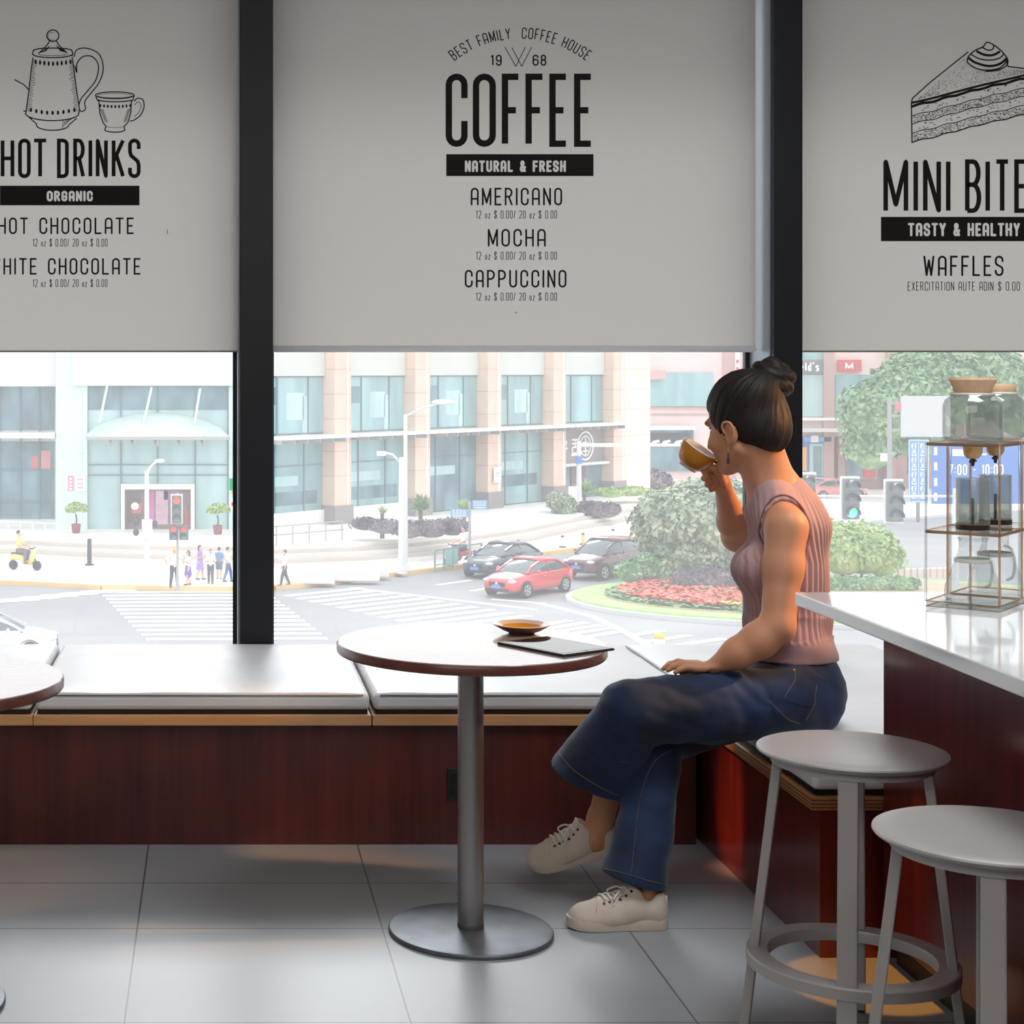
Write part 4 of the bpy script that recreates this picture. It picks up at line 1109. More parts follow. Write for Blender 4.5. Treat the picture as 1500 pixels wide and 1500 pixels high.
# doorway
d = part('doorway_frame', S['frame'], eb, pb(177, 709, 285, 717, DE - .5, .6, E), pb(177, 717, 182.5, 777, DE - .5, .6, E), pb(279.5, 717, 285, 777, DE - .5, .6, E))
for x0, x1, y0, y1, cc in ((182, 280, 717, 776, (128, 110, 112)), (186, 206, 722, 766, (104, 94, 92)), (193, 206, 738, 752, (206, 104, 92)), (217, 226, 719, 766, (196, 108, 170)), (228, 246, 719, 768, (206, 170, 190)), (262, 272, 722, 770, (140, 116, 112)), (272, 276, 748, 770, (222, 76, 84)), (240, 262, 719, 732, (150, 100, 150))):
    part('shop_display', mat('shop_display', cc, .7, var=(2, .15)), d, pb(x0, y0, x1, y1, DE - .08 - .004 * (x1 - x0 < 50) - .002 * (y0 % 5), .05, E))
# canopy
D0 = DE - 3.2; mb = MB(); rows = []
for i in range(25):
    u = i / 24; s_ = math.sin(PI * u) ** .6
    x0 = fpx(128, D0) + (fpx(336, D0) - fpx(128, D0)) * u; x1 = fpx(126, DE) + (fpx(334, DE) - fpx(126, DE)) * u
    zf, zb_ = fpz(642, D0), fpz(642, D0) + .05 + 1.15 * s_
    rows.append([(x0 + (x1 - x0) * v, D0 + (DE - .1 - D0) * v, zf + (zb_ - zf) * (math.sin(v * PI / 2))) for v in [j / 8 for j in range(9)]])
mb.grid(rows); mb.v = [v - E for v in mb.v]
cn = mb.build('entrance_canopy', S['canopy_glass'], eb, smooth=True)
m_ = cn.modifiers.new('t', 'SOLIDIFY'); m_.thickness = .05
mb = MB(); mb.bar(Vector((fpx(126, D0), D0, fpz(642, D0))) - E, Vector((fpx(337, D0), D0, fpz(642, D0))) - E, .12, .16); mb.build('edge_beam', S['steel'], cn)
for x in (150, 182, 216, 250, 284):
    mb = MB(); a = W(x, 621, DE - .2) - E; b = W(x + 14, 652, D0 + .6) - E; c = W(x + 16, 640, D0 + .2) - E
    mb.bar(a, b, .1, .16); mb.bar(b, c, .1, .14); mb.bar(a, c, .07, .09); mb.build('bracket', S['steel'], cn)
for x0, y0, x1, y1 in ((157, 566, 146, 618), (222, 568, 211, 618), (293, 570, 285, 620)):
    MB().cyl(W(x0, y0, DE - .7) - E, W(x1, y1, DE - 2) - E, .06, n=8).build('hanging_rod', S['frame'], cn)
# wing at the far end
part('wing_glass', S['glass_dk'], eb, pb(-420, 549, 80, 630, DE + 1.15, .1, E)); part('wing_glass', S['glass_dk'], eb, pb(-420, 647, 80, 760, DE + 1.15, .1, E))
part('wing_canopy', S['canopy'], eb, pb(-420, 634, 80, 642, DE - .6, 1.8, E))
mb = MB()
for x in (-80, -40, 0, 30, 58): mb.box(*pb(x - .7, 549, x + .7, 760, DE + 1.05, .1, E))
for y in (688, 735): mb.box(*pb(-420, y - .7, 80, y + .7, DE + 1.05, .1, E))
mb.build('mullion_grid', S['mullion'], eb)
part('shop_display', mat('display_red', (206, 120, 124), .7), eb, pb(46, 668, 56, 687, DE + 1.1, .05, E)); part('shop_display', mat('display_pink', (216, 150, 150), .7), eb, pb(60, 660, 74, 687, DE + 1.1, .05, E))
# posters
def poster(name, label, x0, y0, x1, y1, m, marks=None):
    t = thing(name, label, 'sign', tuple(W((x0 + x1) / 2, y1, DE - .36)))
    part('board', m, t, pb(x0, y0, x1, y1, DE - .36, .05, t.location))
    if marks: marks(t)
def dots(m, lst):
    def fn(t):
        for x0, y0, x1, y1 in lst: part('printed_mark', m, t, pb(x0, y0, x1, y1, DE - .375, .01, t.location))
    return fn
poster('wall_sign', 'narrow pink upright sign on the mint pillar', 99.5, 697, 107.5, 719, mat('sign_pink', (238, 150, 170), .6), dots(S['signwhite'], [(101.5, 700 + 5 * i, 105.5, 703 + 5 * i) for i in range(4)]))
poster('wall_sign', 'pale upright notice beside the pink sign on the mint pillar', 111, 698, 125, 719, S['signwhite'], dots(mat('mark_pink', (230, 180, 186), .6), [(113, 701 + 6 * i, 122, 703.5 + 6 * i) for i in range(3)]))
poster('wall_sign', 'green sign on the mint pillar by the window post', 336, 701, 347, 718, S['green'], dots(S['signwhite'], [(343, 702, 347, 708)]))
poster('wall_sign', 'small orange sign under the green sign', 340, 718, 347, 723, S['orange'])
poster('wall_sign', 'white notice with a red round emblem beside the potted tree', 336, 729, 348, 749, S['signwhite'], dots(S['red'], [(339, 736, 343.5, 741)]))

# office block with stone columns, running away to the far corner
U = Vector((4.8, 4.92, 0)); u_ = U.normalized(); nF = Vector((u_.y, -u_.x, 0))
P0 = Vector((6.55, 90, 0))
ob = thing('office_building', 'long office facade with pinkish stone columns and teal glass bays', 'building', (6.55, 90, ZP))
O = Vector(ob.location); ROT = Matrix(((u_.x, nF.x, 0, 0), (u_.y, nF.y, 0, 0), (0, 0, 1, 0), (0, 0, 0, 1)))
SP = U.length
def fb(k0, k1, n0, n1, z0, z1):
    """box in facade coordinates: bays along, metres out, absolute heights"""
    return MB().box((k0 * SP, n0, z0 - ZP), (k1 * SP, n1, z1 - ZP), ROT)
def fpart(name, m, parent, *bs, bevel=0):
    mb = MB()
    for b in bs: mb.box((b[0] * SP, b[2], b[4] - ZP), (b[1] * SP, b[3], b[5] - ZP), ROT)
    return mb.build(name, m, parent, bevel=bevel)
ZT = 7.0
hw = .098
fpart('wall', S['panel'], ob, (-.9, 4.6, -1.2, -.75, ZP, ZT))
for k in range(0, 5):
    c = fpart('column', S['stone'], ob, (k - hw, k + hw, -.7, .35, ZP + .95, ZT))
    fpart('corner_strip', S['signwhite'], c, (k + hw * .45, k + hw * .62, .34, .40, ZP + .98, ZT))
    fpart('column_base', S['granite_dk'], c, (k - hw - .012, k + hw + .012, -.7, .45, ZP, ZP + .95))
    mb = MB()
    for z in (-4.2, -2.9, -1.2, .1, 1.4): mb.box(((k - hw) * SP - .01, -.7, z - ZP), ((k + hw) * SP + .01, .36, z + .03 - ZP), ROT)
    mb.build('joint_line', mat('joint', (206, 170, 152), .8), c)
for k in range(-1, 4):
    a, b = (k + hw + .004 if k >= 0 else -.88), k + 1 - hw - .004
    fpart('spandrel_panel', S['panel'], ob, (a, b, -.74, -.3, 1.07, ZT))
    w1 = fpart('upper_window', S['glass'], ob, (a, b, -.74, -.45, -1.95, 1.07))
    fpart('mullion', S['mullion'], w1, (a + .25, a + .262, -.5, -.40, -1.95, 1.07), (a + .6, a + .612, -.5, -.40, -1.95, 1.07), (a, b, -.5, -.40, 1.0, 1.07), (a, b, -.5, -.42, -1.95, -1.88))
    zb_ = -5.95 if k < 2 and k != 1 else ZP + .05
    if k == 3: continue
    w2 = fpart('lower_window', S['glass'] if k < 1 else S['glass_dk'] if k == 1 else S['glass'], ob, (a, b, -.74, -.5, zb_, -2.35))
    fpart('mullion', S['mullion'], w2, (a + .22, a + .232, -.55, -.45, zb_, -2.35), (a + .56, a + .572, -.55, -.45, zb_, -2.35), (a, b, -.55, -.45, -3.6, -3.55))
    if k < 1: fpart('base_wall', S['white'], ob, (a, b, -.74, -.3, ZP, -5.95))
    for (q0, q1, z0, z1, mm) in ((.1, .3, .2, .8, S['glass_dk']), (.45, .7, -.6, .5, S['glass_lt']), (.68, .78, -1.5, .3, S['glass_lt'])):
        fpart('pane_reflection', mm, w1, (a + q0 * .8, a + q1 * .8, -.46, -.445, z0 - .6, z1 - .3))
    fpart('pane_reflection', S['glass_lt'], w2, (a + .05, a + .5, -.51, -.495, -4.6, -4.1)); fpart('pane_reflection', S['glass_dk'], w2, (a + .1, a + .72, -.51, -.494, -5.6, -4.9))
for k in range(-1, 4):
    cn = fpart('canopy', S['canopy'], ob, (k + .02 if k >= 0 else -.86, k + .99, -.5, 1.45, -2.12, -1.98))
    mb = MB()
    for i in range(6):
        q = k + .14 + .145 * i
        mb.box((q * SP, -.3, -2.34 - ZP), (q * SP + .08, 1.3, -2.12 - ZP), ROT)
    mb.build('canopy_rib_grille', S['steel'], cn)
# shop bay with sign
a, b = 3 + hw + .004, 4 - hw - .004
fpart('shop_wall', S['granite_dk'], ob, (a, b, -.74, -.35, -4.5, -2.3)); sw_ = fpart('shop_window', S['glass_dk'], ob, (a, b, -.74, -.5, ZP, -4.5))
fpart('shop_door', mat('shop_door', (120, 96, 100), .5), ob, (a + .26, a + .5, -.5, -.42, ZP + .3, -4.7)); fpart('shop_awning', S['panel_lt'], ob, (a, b, -.4, .1, -4.62, -4.45))
sg = thing('shop_sign', 'white characters and oval logo on the dark shop front', 'sign', tuple(P0 + U * 3.2 + nF * -.34 + Vector((0, 0, -4.3))))
SO = Vector(sg.location)
def sline(pts, w, z=0.0):
    mb = MB()
    for p, q in zip(pts, pts[1:]):
        f0 = P0 + u_ * p[0] + nF * (-.30) + Vector((0, 0, p[1])) - SO; f1 = P0 + u_ * q[0] + nF * (-.30) + Vector((0, 0, q[1])) - SO
        mb.bar(f0, f1, w, .06, up=nF)
    return mb
def char_hao(x, z, h):      # 好
    s = []
    T = lambda a, b: (x + a * h, z + b * h)
    for st in ([T(.22, 1), T(.05, .3), T(.4, 0)], [T(.4, .85), T(.12, .0)], [T(0, .66), T(.45, .66)], [T(.55, .9), T(.95, .9), T(.76, .62)], [T(.76, .62), T(.76, 0), T(.62, .1)], [T(.5, .45), T(1, .45)]): s.append(st)
    return s
def char_any(x, z, h):
    T = lambda a, b: (x + a * h, z + b * h)
    return [[T(.1, 1), T(.9, 1)], [T(.5, 1), T(.5, .55)], [T(.1, .75), T(.9, .75)], [T(.15, .5), T(.85, .5), T(.85, .1), T(.15, .1), T(.15, .5)], [T(0, 0), T(1, 0)]]
mb = MB()
for st in char_hao(a * SP + .15, -3.95, .95) : q = sline(st, .12); mb.add(q.v, q.f)
mb.build('character', S['signwhite'], sg)
mb = MB()
for st in char_any(a * SP + 1.55, -3.95, .95): q = sline(st, .11); mb.add(q.v, q.f)
mb.build('character', S['signwhite'], sg)
ov = [(a * SP + 3.2 + .9 * math.cos(2*PI*i/28), -3.42 + .88 * math.sin(2*PI*i/28)) for i in range(29)]
q = sline(ov, .12); q2 = sline([(a * SP + 3.2 + .6 * math.cos(2*PI*i/24), -3.42 + .62 * math.sin(2*PI*i/24)) for i in range(25)], .08); q.add(q2.v, q2.f)
q2 = sline([(a * SP + 3.2, -2.9), (a * SP + 3.2, -4.1)], .1); q.add(q2.v, q2.f); q2 = sline([(a * SP + 2.9, -3.2), (a * SP + 3.5, -3.2)], .08); q.add(q2.v, q2.f); q2 = sline([(a * SP + 2.85, -3.75), (a * SP + 3.55, -3.75)], .08); q.add(q2.v, q2.f)
q.build('oval_logo', S['signwhite'], sg)
pl = fpart('end_pilaster', S['stone_lt'], ob, (4 + hw, 4.6, -.7, .2, ZP, ZT))
mb = MB()
for z in (-4.2, -2.9, -1.2, .1, 1.4): mb.box(((4 + hw) * SP, -.6, z - ZP), (4.6 * SP, .21, z + .03 - ZP), ROT)
mb.build('joint_line', mat('joint_p', (220, 190, 176), .8), pl)
MB().box((.2 * 0, 0, 0), (.01, .01, .01))
ntc = thing('wall_notice', 'white notice on the third visible stone column', 'sign', tuple(P0 + U * 2 + nF * .42 + Vector((.1, 0, -5.2))))
MB().box((-.35, -.02, 0), (.35, .02, .9), ROT).build('sheet', S['signwhite'], ntc); MB().box((-.25, -.03, .35), (.25, .045, .42), ROT).box((-.25, -.03, .5), (.25, .045, .6), ROT).build('printed_mark', S['kerb_grey'], ntc)

# pink building farther back
pk = thing('pink_building', 'pale pink building with a wide window and dark shopfront beyond the pilaster', 'building', (35, 126, ZS)); Q = Vector(pk.location); DP = 126
part('wall', S['pink'], pk, pb(936, 380, 1100, 745, DP, 4, Q))
part('upper_window', S['glass'], pk, pb(950, 546, 1045, 595, DP - .15, .1, Q)); part('window_box', mat('awning_rose', (214, 170, 168), .7), pk, pb(951, 543, 975, 556, DP - 1.0, .8, Q))
part('stone_band', S['brown'], pk, pb(936, 597, 1100, 599, DP - .15, .2, Q), pb(936, 606, 1060, 608, DP - .1, .2, Q), pb(1060, 380, 1078, 745, DP - .3, .3, Q))
part('shopfront', S['glass_dk'], pk, pb(949, 630, 1016, 690, DP - .25, .2, Q)); part('shop_fascia', S['dark'], pk, pb(949, 634, 1012, 655, DP - .3, .05, Q)); part('shop_canopy', S['panel_lt'], pk, pb(945, 624, 1020, 630, DP - 1.2, 1, Q))
mb = MB()
for x in (951, 967, 985):
    o_ = [W(x, 652, DP - .34), W(x + 5, 646, DP - .34), W(x + 14, 644, DP - .34), W(x + 16, 648, DP - .34), W(x + 11, 648, DP - .34), W(x + 12, 652, DP - .34), W(x + 7, 650, DP - .34)]
    mb.poly([p - Q for p in o_])
mb.build('shop_logo', S['signwhite'], pk)
part('sign_column', S['panel_lt'], pk, pb(1077, 380, 1084, 600, DP - .4, .3, Q))
for y in (527, 538, 548): part('sign_mark', S['red'], pk, pb(1078.5, y, 1082, y + 5, DP - .42, .02, Q))
# brown corner building beyond the second post
bb = thing('corner_building', 'brown stone corner building with shop fronts behind the big street tree', 'building', (44, 128, ZS)); Q = Vector(bb.location); DB = 128
part('wall', S['pink'], bb, pb(1101, 380, 1520, 640, DB, 4, Q)); part('wall', S['brown'], bb, pb(1101, 640, 1520, 720, DB + .4, 3.6, Q))
for x0, x1 in ((1140, 1150), (1207, 1222), (1300, 1312), (1400, 1412)): part('pilaster', S['brown'], bb, pb(x0, 380, x1, 720, DB - .4, .6, Q))
part('upper_window', S['glass_lt'], bb, pb(1151, 549, 1205, 610, DB - .1, .1, Q)); part('upper_window', S['glass'], bb, pb(1224, 549, 1298, 612, DB - .1, .1, Q))
part('stone_band', S['white'], bb, pb(1101, 612, 1520, 616, DB - .5, .5, Q)); part('cornice', S['panel_lt'], bb, pb(1101, 628, 1300, 633, DB - 1.2, 1.2, Q)); part('upper_window', S['glass'], bb, pb(1150, 516, 1205, 527, DB - .1, .1, Q))
s2 = part('sign_board', mat('sign_slate', (116, 122, 128), .6), bb, pb(1150, 529, 1206, 547, DB - .3, .2, Q))
k = Ink(DB - .33); k.text("ald's", 1172, 1200, 530, 544, 2.4, .5); o = k.mb.build('sign_lettering', S['signwhite'], s2, fix=False); o.data.transform(Matrix.Translation(-Q))
s3 = part('sign_board', S['red'], bb, pb(1228, 527, 1262, 544, DB - .3, .2, Q)); k = Ink(DB - .33); k.text("M", 1238, 1250, 531, 541, 2.4); o = k.mb.build('sign_lettering', S['signwhite'], s3, fix=False); o.data.transform(Matrix.Translation(-Q))
sf = part('shopfront', S['blue'], bb, pb(1178, 640, 1218, 700, DB - .2, .4, Q)); part('shop_window', S['glass_lt'], sf, pb(1186, 650, 1212, 698, DB - .26, .1, Q)); part('shop_fascia', S['blue_lt'], sf, pb(1178, 640, 1218, 647, DB - .4, .2, Q)); part('door_panel', S['glass_dk'], sf, pb(1192, 654, 1204, 698, DB - .3, .05, Q))
part('fascia_emblem', S['signwhite'], sf, pb(1188, 638, 1199, 648, DB - .46, .05, Q)); part('side_sign', S['orange'], sf, pb(1175, 655, 1182, 690, DB - .5, .2, Q))
sf = part('shopfront', S['brown'], bb, pb(1228, 640, 1285, 702, DB - .2, .4, Q)); k = Ink(DB - .3); k.text('HEE BOX', 1230, 1278, 641, 652, 2.0); o = k.mb.build('sign_lettering', S['signwhite'], sf, fix=False); o.data.transform(Matrix.Translation(-Q))
part('red_awning', S['red'], sf, pb(1232, 656, 1286, 664, DB - 1.2, 1, Q)); part('shop_window', S['glass_dk'], sf, pb(1240, 666, 1262, 700, DB - .3, .1, Q)); part('red_door', S['red'], sf, pb(1266, 668, 1282, 700, DB - .3, .1, Q))

# ------------------------------------------------------------------ street furniture
def pole_thing(name, label, cat, base, h, r, m, group=None):
    t = thing(name, label, cat, tuple(base), group=group)
    MB().cyl((0, 0, 0), (0, 0, h), r, r * .75, 12).build('pole', m, t, smooth='auto')
    MB().cyl((0, 0, 0), (0, 0, .25), r * 1.6, r * 1.4, 12).build('pole_base', m, t, smooth='auto')
    return t
b0 = g(594, 836, ZW); t = pole_thing('street_lamp', 'tall grey street lamp with long arm in front of the purple hedge', 'lamp', b0, W(594, 607, b0.y).z - ZW, .11, S['steel_lt'])
h = W(594, 607, b0.y).z - ZW; tip = W(656, 589, b0.y) - b0
MB().tube([(0, 0, h - .1), tip * .3 + Vector((0, 0, h * .7)) if False else Vector((tip.x * .35, 0, h + (tip.z - h) * .45)), Vector((tip.x * .8, 0, tip.z - .05))], .045, 8).build('arm', S['steel_lt'], t, smooth=True)
MB().sphere((tip.x * .9, 0, tip.z), (.55, .2, .12), 14, 8).build('lamp_head', S['signwhite'], t, smooth=True)
b0 = g(590.5, 838, ZW) + Vector((-.12, -.5, 0)); h = W(590, 670, b0.y).z - ZW
t = pole_thing('camera_pole', 'thick pale camera pole standing right beside the tall street lamp', 'pole', b0, h, .16, S['steel_lt'])
e = W(562, 666, b0.y) - b0; MB().tube([(0, 0, h - .3), (e.x * .5, 0, e.z), (e.x, 0, e.z + .1)], .05, 8).build('arm', S['steel_lt'], t, smooth=True); MB().box((e.x - .3, -.1, e.z - .05), (e.x + .1, .1, e.z + .15)).build('camera_head', S['signwhite'], t, bevel=.02)
b0 = g(848, 772, ZP) + Vector((0, -3, 0)); b0 = Vector((fpx(848, 99), 99, ZW)); h = W(848, 646, 99).z - ZW
t = pole_thing('sign_gantry', 'white gantry pole with blue band and long arm reaching toward the cup', 'pole', b0, h, .17, S['steel_lt'])
e = W(1008, 652, 99) - b0; MB().cyl((0, 0, e.z), (e.x, 0, e.z), .12, .08, 10).build('arm', S['signwhite'], t, smooth=True)
z1 = W(848, 679, 99).z - ZW; z2 = W(848, 668, 99).z - ZW; MB().cyl((0, 0, z1), (0, 0, z2), .19, n=14).build('blue_band', S['blue'], t, smooth='auto')
bx = W(838, 735, 99) - b0; MB().box((bx.x - .25, -.3, bx.z), (bx.x + .25, -.1, bx.z + .9)).build('control_box', S['signwhite'], t, bevel=.02)
# street name plates
b0 = g(688, 830, ZW); h = W(688, 734, b0.y).z - ZW
t = pole_thing('street_name_sign', 'blue street name plates on a grey pole near the black car', 'sign', b0, h, .07, S['steel'])
for x0, y0, x1, y1 in ((660, 746, 686, 758), (692, 733, 714, 746)):
    a = W(x0, y1, b0.y - .1) - b0; c = W(x1, y0, b0.y - .1) - b0
    o = MB().box((a.x, -.1, a.z), (c.x, -.06, c.z)).build('name_plate', S['blue_lt'], t, bevel=.01)
    mb = MB()
    for i in range(4):
        for st in char_any(0, 0, 1):
            for p, q in zip(st, st[1:]):
                w_ = (c.x - a.x) / 5; hh = (c.z - a.z) * .5
                f = lambda s: Vector((a.x + w_ * (.5 + i) + s[0] * w_ * .8, -.115, a.z + (c.z - a.z) * .38 + s[1] * hh))
                mb.bar(f(p), f(q), .03, .01, up=(0, -1, 0))
    mb.box((a.x + .1, -.12, a.z + .05), (c.x - .1, -.105, a.z + .09)); mb.build('plate_lettering', S['signwhite'], o)
# teal guard rail
a = g(637, 838, ZW); b = g(663, 833, ZW); t = thing('guard_rail', 'teal guard rail with a square panel near the name plates', 'fence', tuple(a)); hz = .95
for p in (a, (a + b) / 2, b, g(690, 829, ZW) + Vector((.6, .8, 0))): MB().cyl(p - a, p - a + Vector((0, 0, hz)), .04, n=8).build('rail_post', S['teal'], t)
c = g(690, 829, ZW) + Vector((.6, .8, 0)) - a
MB().bar((0, 0, hz), b - a + Vector((0, 0, hz)), .05, .05).bar((0, 0, .3), b - a + Vector((0, 0, .3)), .04, .04).bar(b - a + Vector((0, 0, hz)), c + Vector((0, 0, hz)), .05, .05).build('rail_bar', S['teal'], t)
MB().bar((b - a) * .62 + Vector((0, 0, .55)), (b - a) * 1.3 + Vector((0, 0, .55)), .05, .75).build('rail_panel', mat('rail_panel', (150, 190, 190), .5), t)
# traffic lights overhead, three heads with white backing boards
green_l = mat('signal_green', (120, 240, 200), .4, emit=((90, 235, 190), 1.2)); red_l = mat('signal_red', (250, 96, 70), .4, emit=((250, 84, 60), 1.0)); off_l = mat('signal_off', (140, 150, 156), .3)
DT = 44.0
def signal(label, px0, py0, px1, py1, D, lit, group, board=True, cols=None):
    c = W((px0 + px1) / 2, py1, D); t = thing('traffic_light', label, 'traffic light', tuple(c), group=group)
    wd = (px1 - px0) / FPX * D; ht = (py1 - py0) / FPX * D
    if board: MB().box((-wd/2, .06, 0), (wd/2, .10, ht)).build('backing_board', S['signwhite'], t, bevel=.05, seg=3)
    mg = .1 * wd if board else 0
    MB().box((-wd/2 + mg, -.08, mg), (wd/2 - mg, .058, ht - mg)).build('housing', mat('housing', (112, 120, 124), .5), t, bevel=.02)
    n = cols or 3; s_ = (ht - 2 * mg) / n; r = min(s_, wd - 2 * mg) * .40
    for i in range(n):
        z = mg + s_ * (i + .5); R_ = Matrix.Rotation(PI / 2, 4, 'X')
        l = MB().lathe([(0, .03), (r * .6, .02), (r, 0)], n=20, M=Matrix.Translation((0, -.082, z)) @ R_).build('lens', {'g': green_l, 'r': red_l}.get(lit[i], off_l), t, smooth=True)
        pts = [(r * 1.12 * math.cos(q), -.08, z + r * 1.12 * math.sin(q)) for q in [PI * (-.08 + 1.16 * j / 14) for j in range(15)]]
        MB().grid([pts, [(p[0], p[1] - .22 * (1 if True else 0), p[2] - .02) for p in pts]]).build('visor', S['dark'], t, smooth=True)
    return t
signal('traffic light half hidden by the black window post and her shoulder', 1166, 692, 1197, 748, DT, 'xxx', 'overhead traffic lights')
signal('overhead traffic light with a green arrow lit', 1232, 698, 1261, 763, DT, 'gxx', 'overhead traffic lights')
signal('unlit overhead traffic light in front of the grey sign pole', 1296, 702, 1325, 767, DT, 'xxx', 'overhead traffic lights')
t = thing('signal_mast', 'slim grey mast carrying the three overhead traffic lights', 'pole', (fpx(1400, DT + .3), DT + .3, ZS))
zA = fpz(727, DT + .3) - ZS; MB().cyl((0, 0, 0), (0, 0, zA + .2), .09, .07, 12).build('pole', S['steel_lt'], t, smooth='auto')
MB().cyl((0, 0, zA), (fpx(1160, DT + .3) - fpx(1400, DT + .3), 0, zA), .035, n=10).build('arm', S['steel_lt'], t, smooth=True)
# sign pole with bus lane signs beyond the counter
DG = 101.0
b0 = Vector((fpx(1303, DG), DG, ZW)); t = pole_thing('sign_pole', 'grey sign pole holding a plain grey panel and two crossbars', 'pole', b0, fpz(585, DG) - ZW, .16, S['steel'])
for y in (590, 609, 630): a = W(1300, y, DG) - b0; c = W(1378, y, DG) - b0; MB().bar((a.x, 0, a.z), (c.x, 0, c.z), .12, .12).build('crossbar', S['steel'], t)
a, b = pb(1320, 580, 1392, 640, DG - .2, .08, b0); MB().box(a, b).build('plain_panel', mat('panel_grey', (216, 218, 218), .6), t)
a, b = pb(1311, 590, 1320, 602, DG - .2, .08, b0); MB().box(a, b).build('small_sign', mat('pink_mark', (226, 120, 150), .6), t, bevel=.03)
a, b = pb(1290, 664, 1300, 676, DG - .2, .08, b0); MB().box(a, b).build('round_plate', S['signwhite'], t, bevel=.03)
def chars_col(k, x, y0, y1, n, w):
    hh = (y1 - y0) / n
    for i in range(n):
        for st in (char_any(0, 0, 1) if i % 2 else char_hao(0, 0, 1)):
            k.line([(x + s[0] * w, y0 + hh * i + (1 - s[1]) * hh * .8) for s in st], 1.1)
bs = thing('blue_road_sign', 'narrow upright blue sign with columns of white characters', 'sign', tuple(W(1346, 737, DG - .5)))
a, b = pb(1331, 644, 1361, 736, DG - .5, .08, bs.location); MB().box(a, b).build('board', S['blue_lt'], bs, bevel=.05)
k = Ink(DG - .53); chars_col(k, 1335, 649, 732, 8, 8); chars_col(k, 1348, 649, 732, 8, 8); k.line([(1345.7, 647), (1345.7, 733)], .8); k.line([(1332, 645), (1360, 645), (1360, 735), (1332, 735), (1332, 645)], 1.0)
o = k.mb.build('sign_lettering', S['signwhite'], bs, fix=False); o.data.transform(Matrix.Translation(-Vector(bs.location)))
bs2 = thing('blue_road_sign', 'large blue lane sign reading bus hours behind the glass coffee towers', 'sign', tuple(W(1430, 740, DG - .5)))
a, b = pb(1365, 649, 1512, 738, DG - .5, .08, bs2.location); MB().box(a, b).build('board', S['blue'], bs2, bevel=.05)
k = Ink(DG - .53)
for y in (655, 677, 700, 722): k.rect(1368, y, 1373, y + 12)
k.text('7:00 - 10:00', 1390, 1470, 680, 696, 2.2, .4); k.rect(1395, 658, 1412, 668); k.rect(1420, 664, 1445, 667)
o = k.mb.build('sign_lettering', S['signwhite'], bs2, fix=False); o.data.transform(Matrix.Translation(-Vector(bs2.location)))
for s_ in (bs, bs2):
    MB().cyl((0, .12, -(s_.location.z - ZW)), (0, .12, 2.5), .1, n=10).build('support_pole', S['steel'], s_, smooth=True)
# crossing signals near the crowd
b0 = g(215, 853, ZW); h = fpz(690, b0.y) - ZW
t = pole_thing('camera_pole', 'white pole with curved lamp arm and signal cluster before the doorway', 'pole', b0, h, .12, S['steel_lt'])
MB().tube(bez([(0, 0, h - .2), (.1, 0, h + .1), (.35, 0, h + .35), (.55, 0, h + .45)], 6), .05, 8).build('arm', S['steel_lt'], t, smooth=True); MB().sphere((.55, 0, h + .43), (.22, .1, .08), 12, 8).build('lamp_head', S['signwhite'], t, smooth=True)
zc = fpz(788, b0.y) - ZW
MB().box((-.2, -.25, zc), (.25, -.1, zc + .8)).build('signal_back', S['signwhite'], t, bevel=.04)
for dx, dz in ((-.45, .1), (-.45, .5), (.35, .45)): MB().sphere((dx, -.1, zc + dz + .15), (.13, .2, .16), 12, 8).build('signal_hood', S['dark'], t, smooth=True)
MB().sphere((-.5, -.1, zc + 1.35), (.16, .16, .16), 12, 8).build('camera_dome', S['signwhite'], t, smooth=True)
b0 = g(260, 864, ZW); t = pole_thing('signal_pole', 'thin grey pole carrying red crossing signals among the waiting people', 'pole', b0, fpz(722, b0.y) - ZW, .055, S['steel'])
signal('upper crossing signal with white frame and red arrow on the thin pole', 250, 724, 267.5, 768, b0.y - .25, 'xxr', 'crossing signals on the thin pole')
signal('square crossing signal with bright red lamp under the white framed one', 248, 769, 261, 791, b0.y - .25, 'xr', 'crossing signals on the thin pole', False, 2)
signal('second square crossing signal turned aside under the white framed one', 262.5, 770, 276, 791, b0.y - .2, 'xr', 'crossing signals on the thin pole', False, 2)
# bollards
def bollard(label, px, py, h, r, m, top, group, z=ZW):
    b = g(px, py, z); t = thing('bollard', label, 'bollard', tuple(b), group=group)
    MB().cyl((0, 0, 0), (0, 0, h), r, r * .9, 12).build('post', m, t, smooth='auto'); MB().sphere((0, 0, h), (r, r, r * .8), 12, 6).build('cap', top, t, smooth=True); MB().cyl((0, 0, 0), (0, 0, .06), r * 1.9, n=12).build('foot', S['dark'], t)
bollard('black bollard at the foot of the steps before the mint pillar', 131, 828, 1.15, .11, S['dark'], S['dark'], None)
for lb, px, py, c in (('grey bollard on the pavement behind the black car', 759, 809, 'steel_lt'), ('grey bollard on the pavement left of the yellow one', 824, 802, 'steel_lt'), ('yellow bollard on the pavement above the dark red car', 854, 798, 'yellow'), ('dark topped bollard on the pavement beyond the dark red car', 898, 792, 'steel_lt'), ('yellow bollard on the pavement nearest the island tree', 932, 788, 'yellow')):
    bollard(lb.replace('left of', 'next to'), px, py, .55, .09, S[c], S['dark'], 'pavement bollards')
bollard('yellow topped bollard in the road beyond the seat cushions', 966, 958, .55, .19, S['white'], S['yellow'], None, ZS)
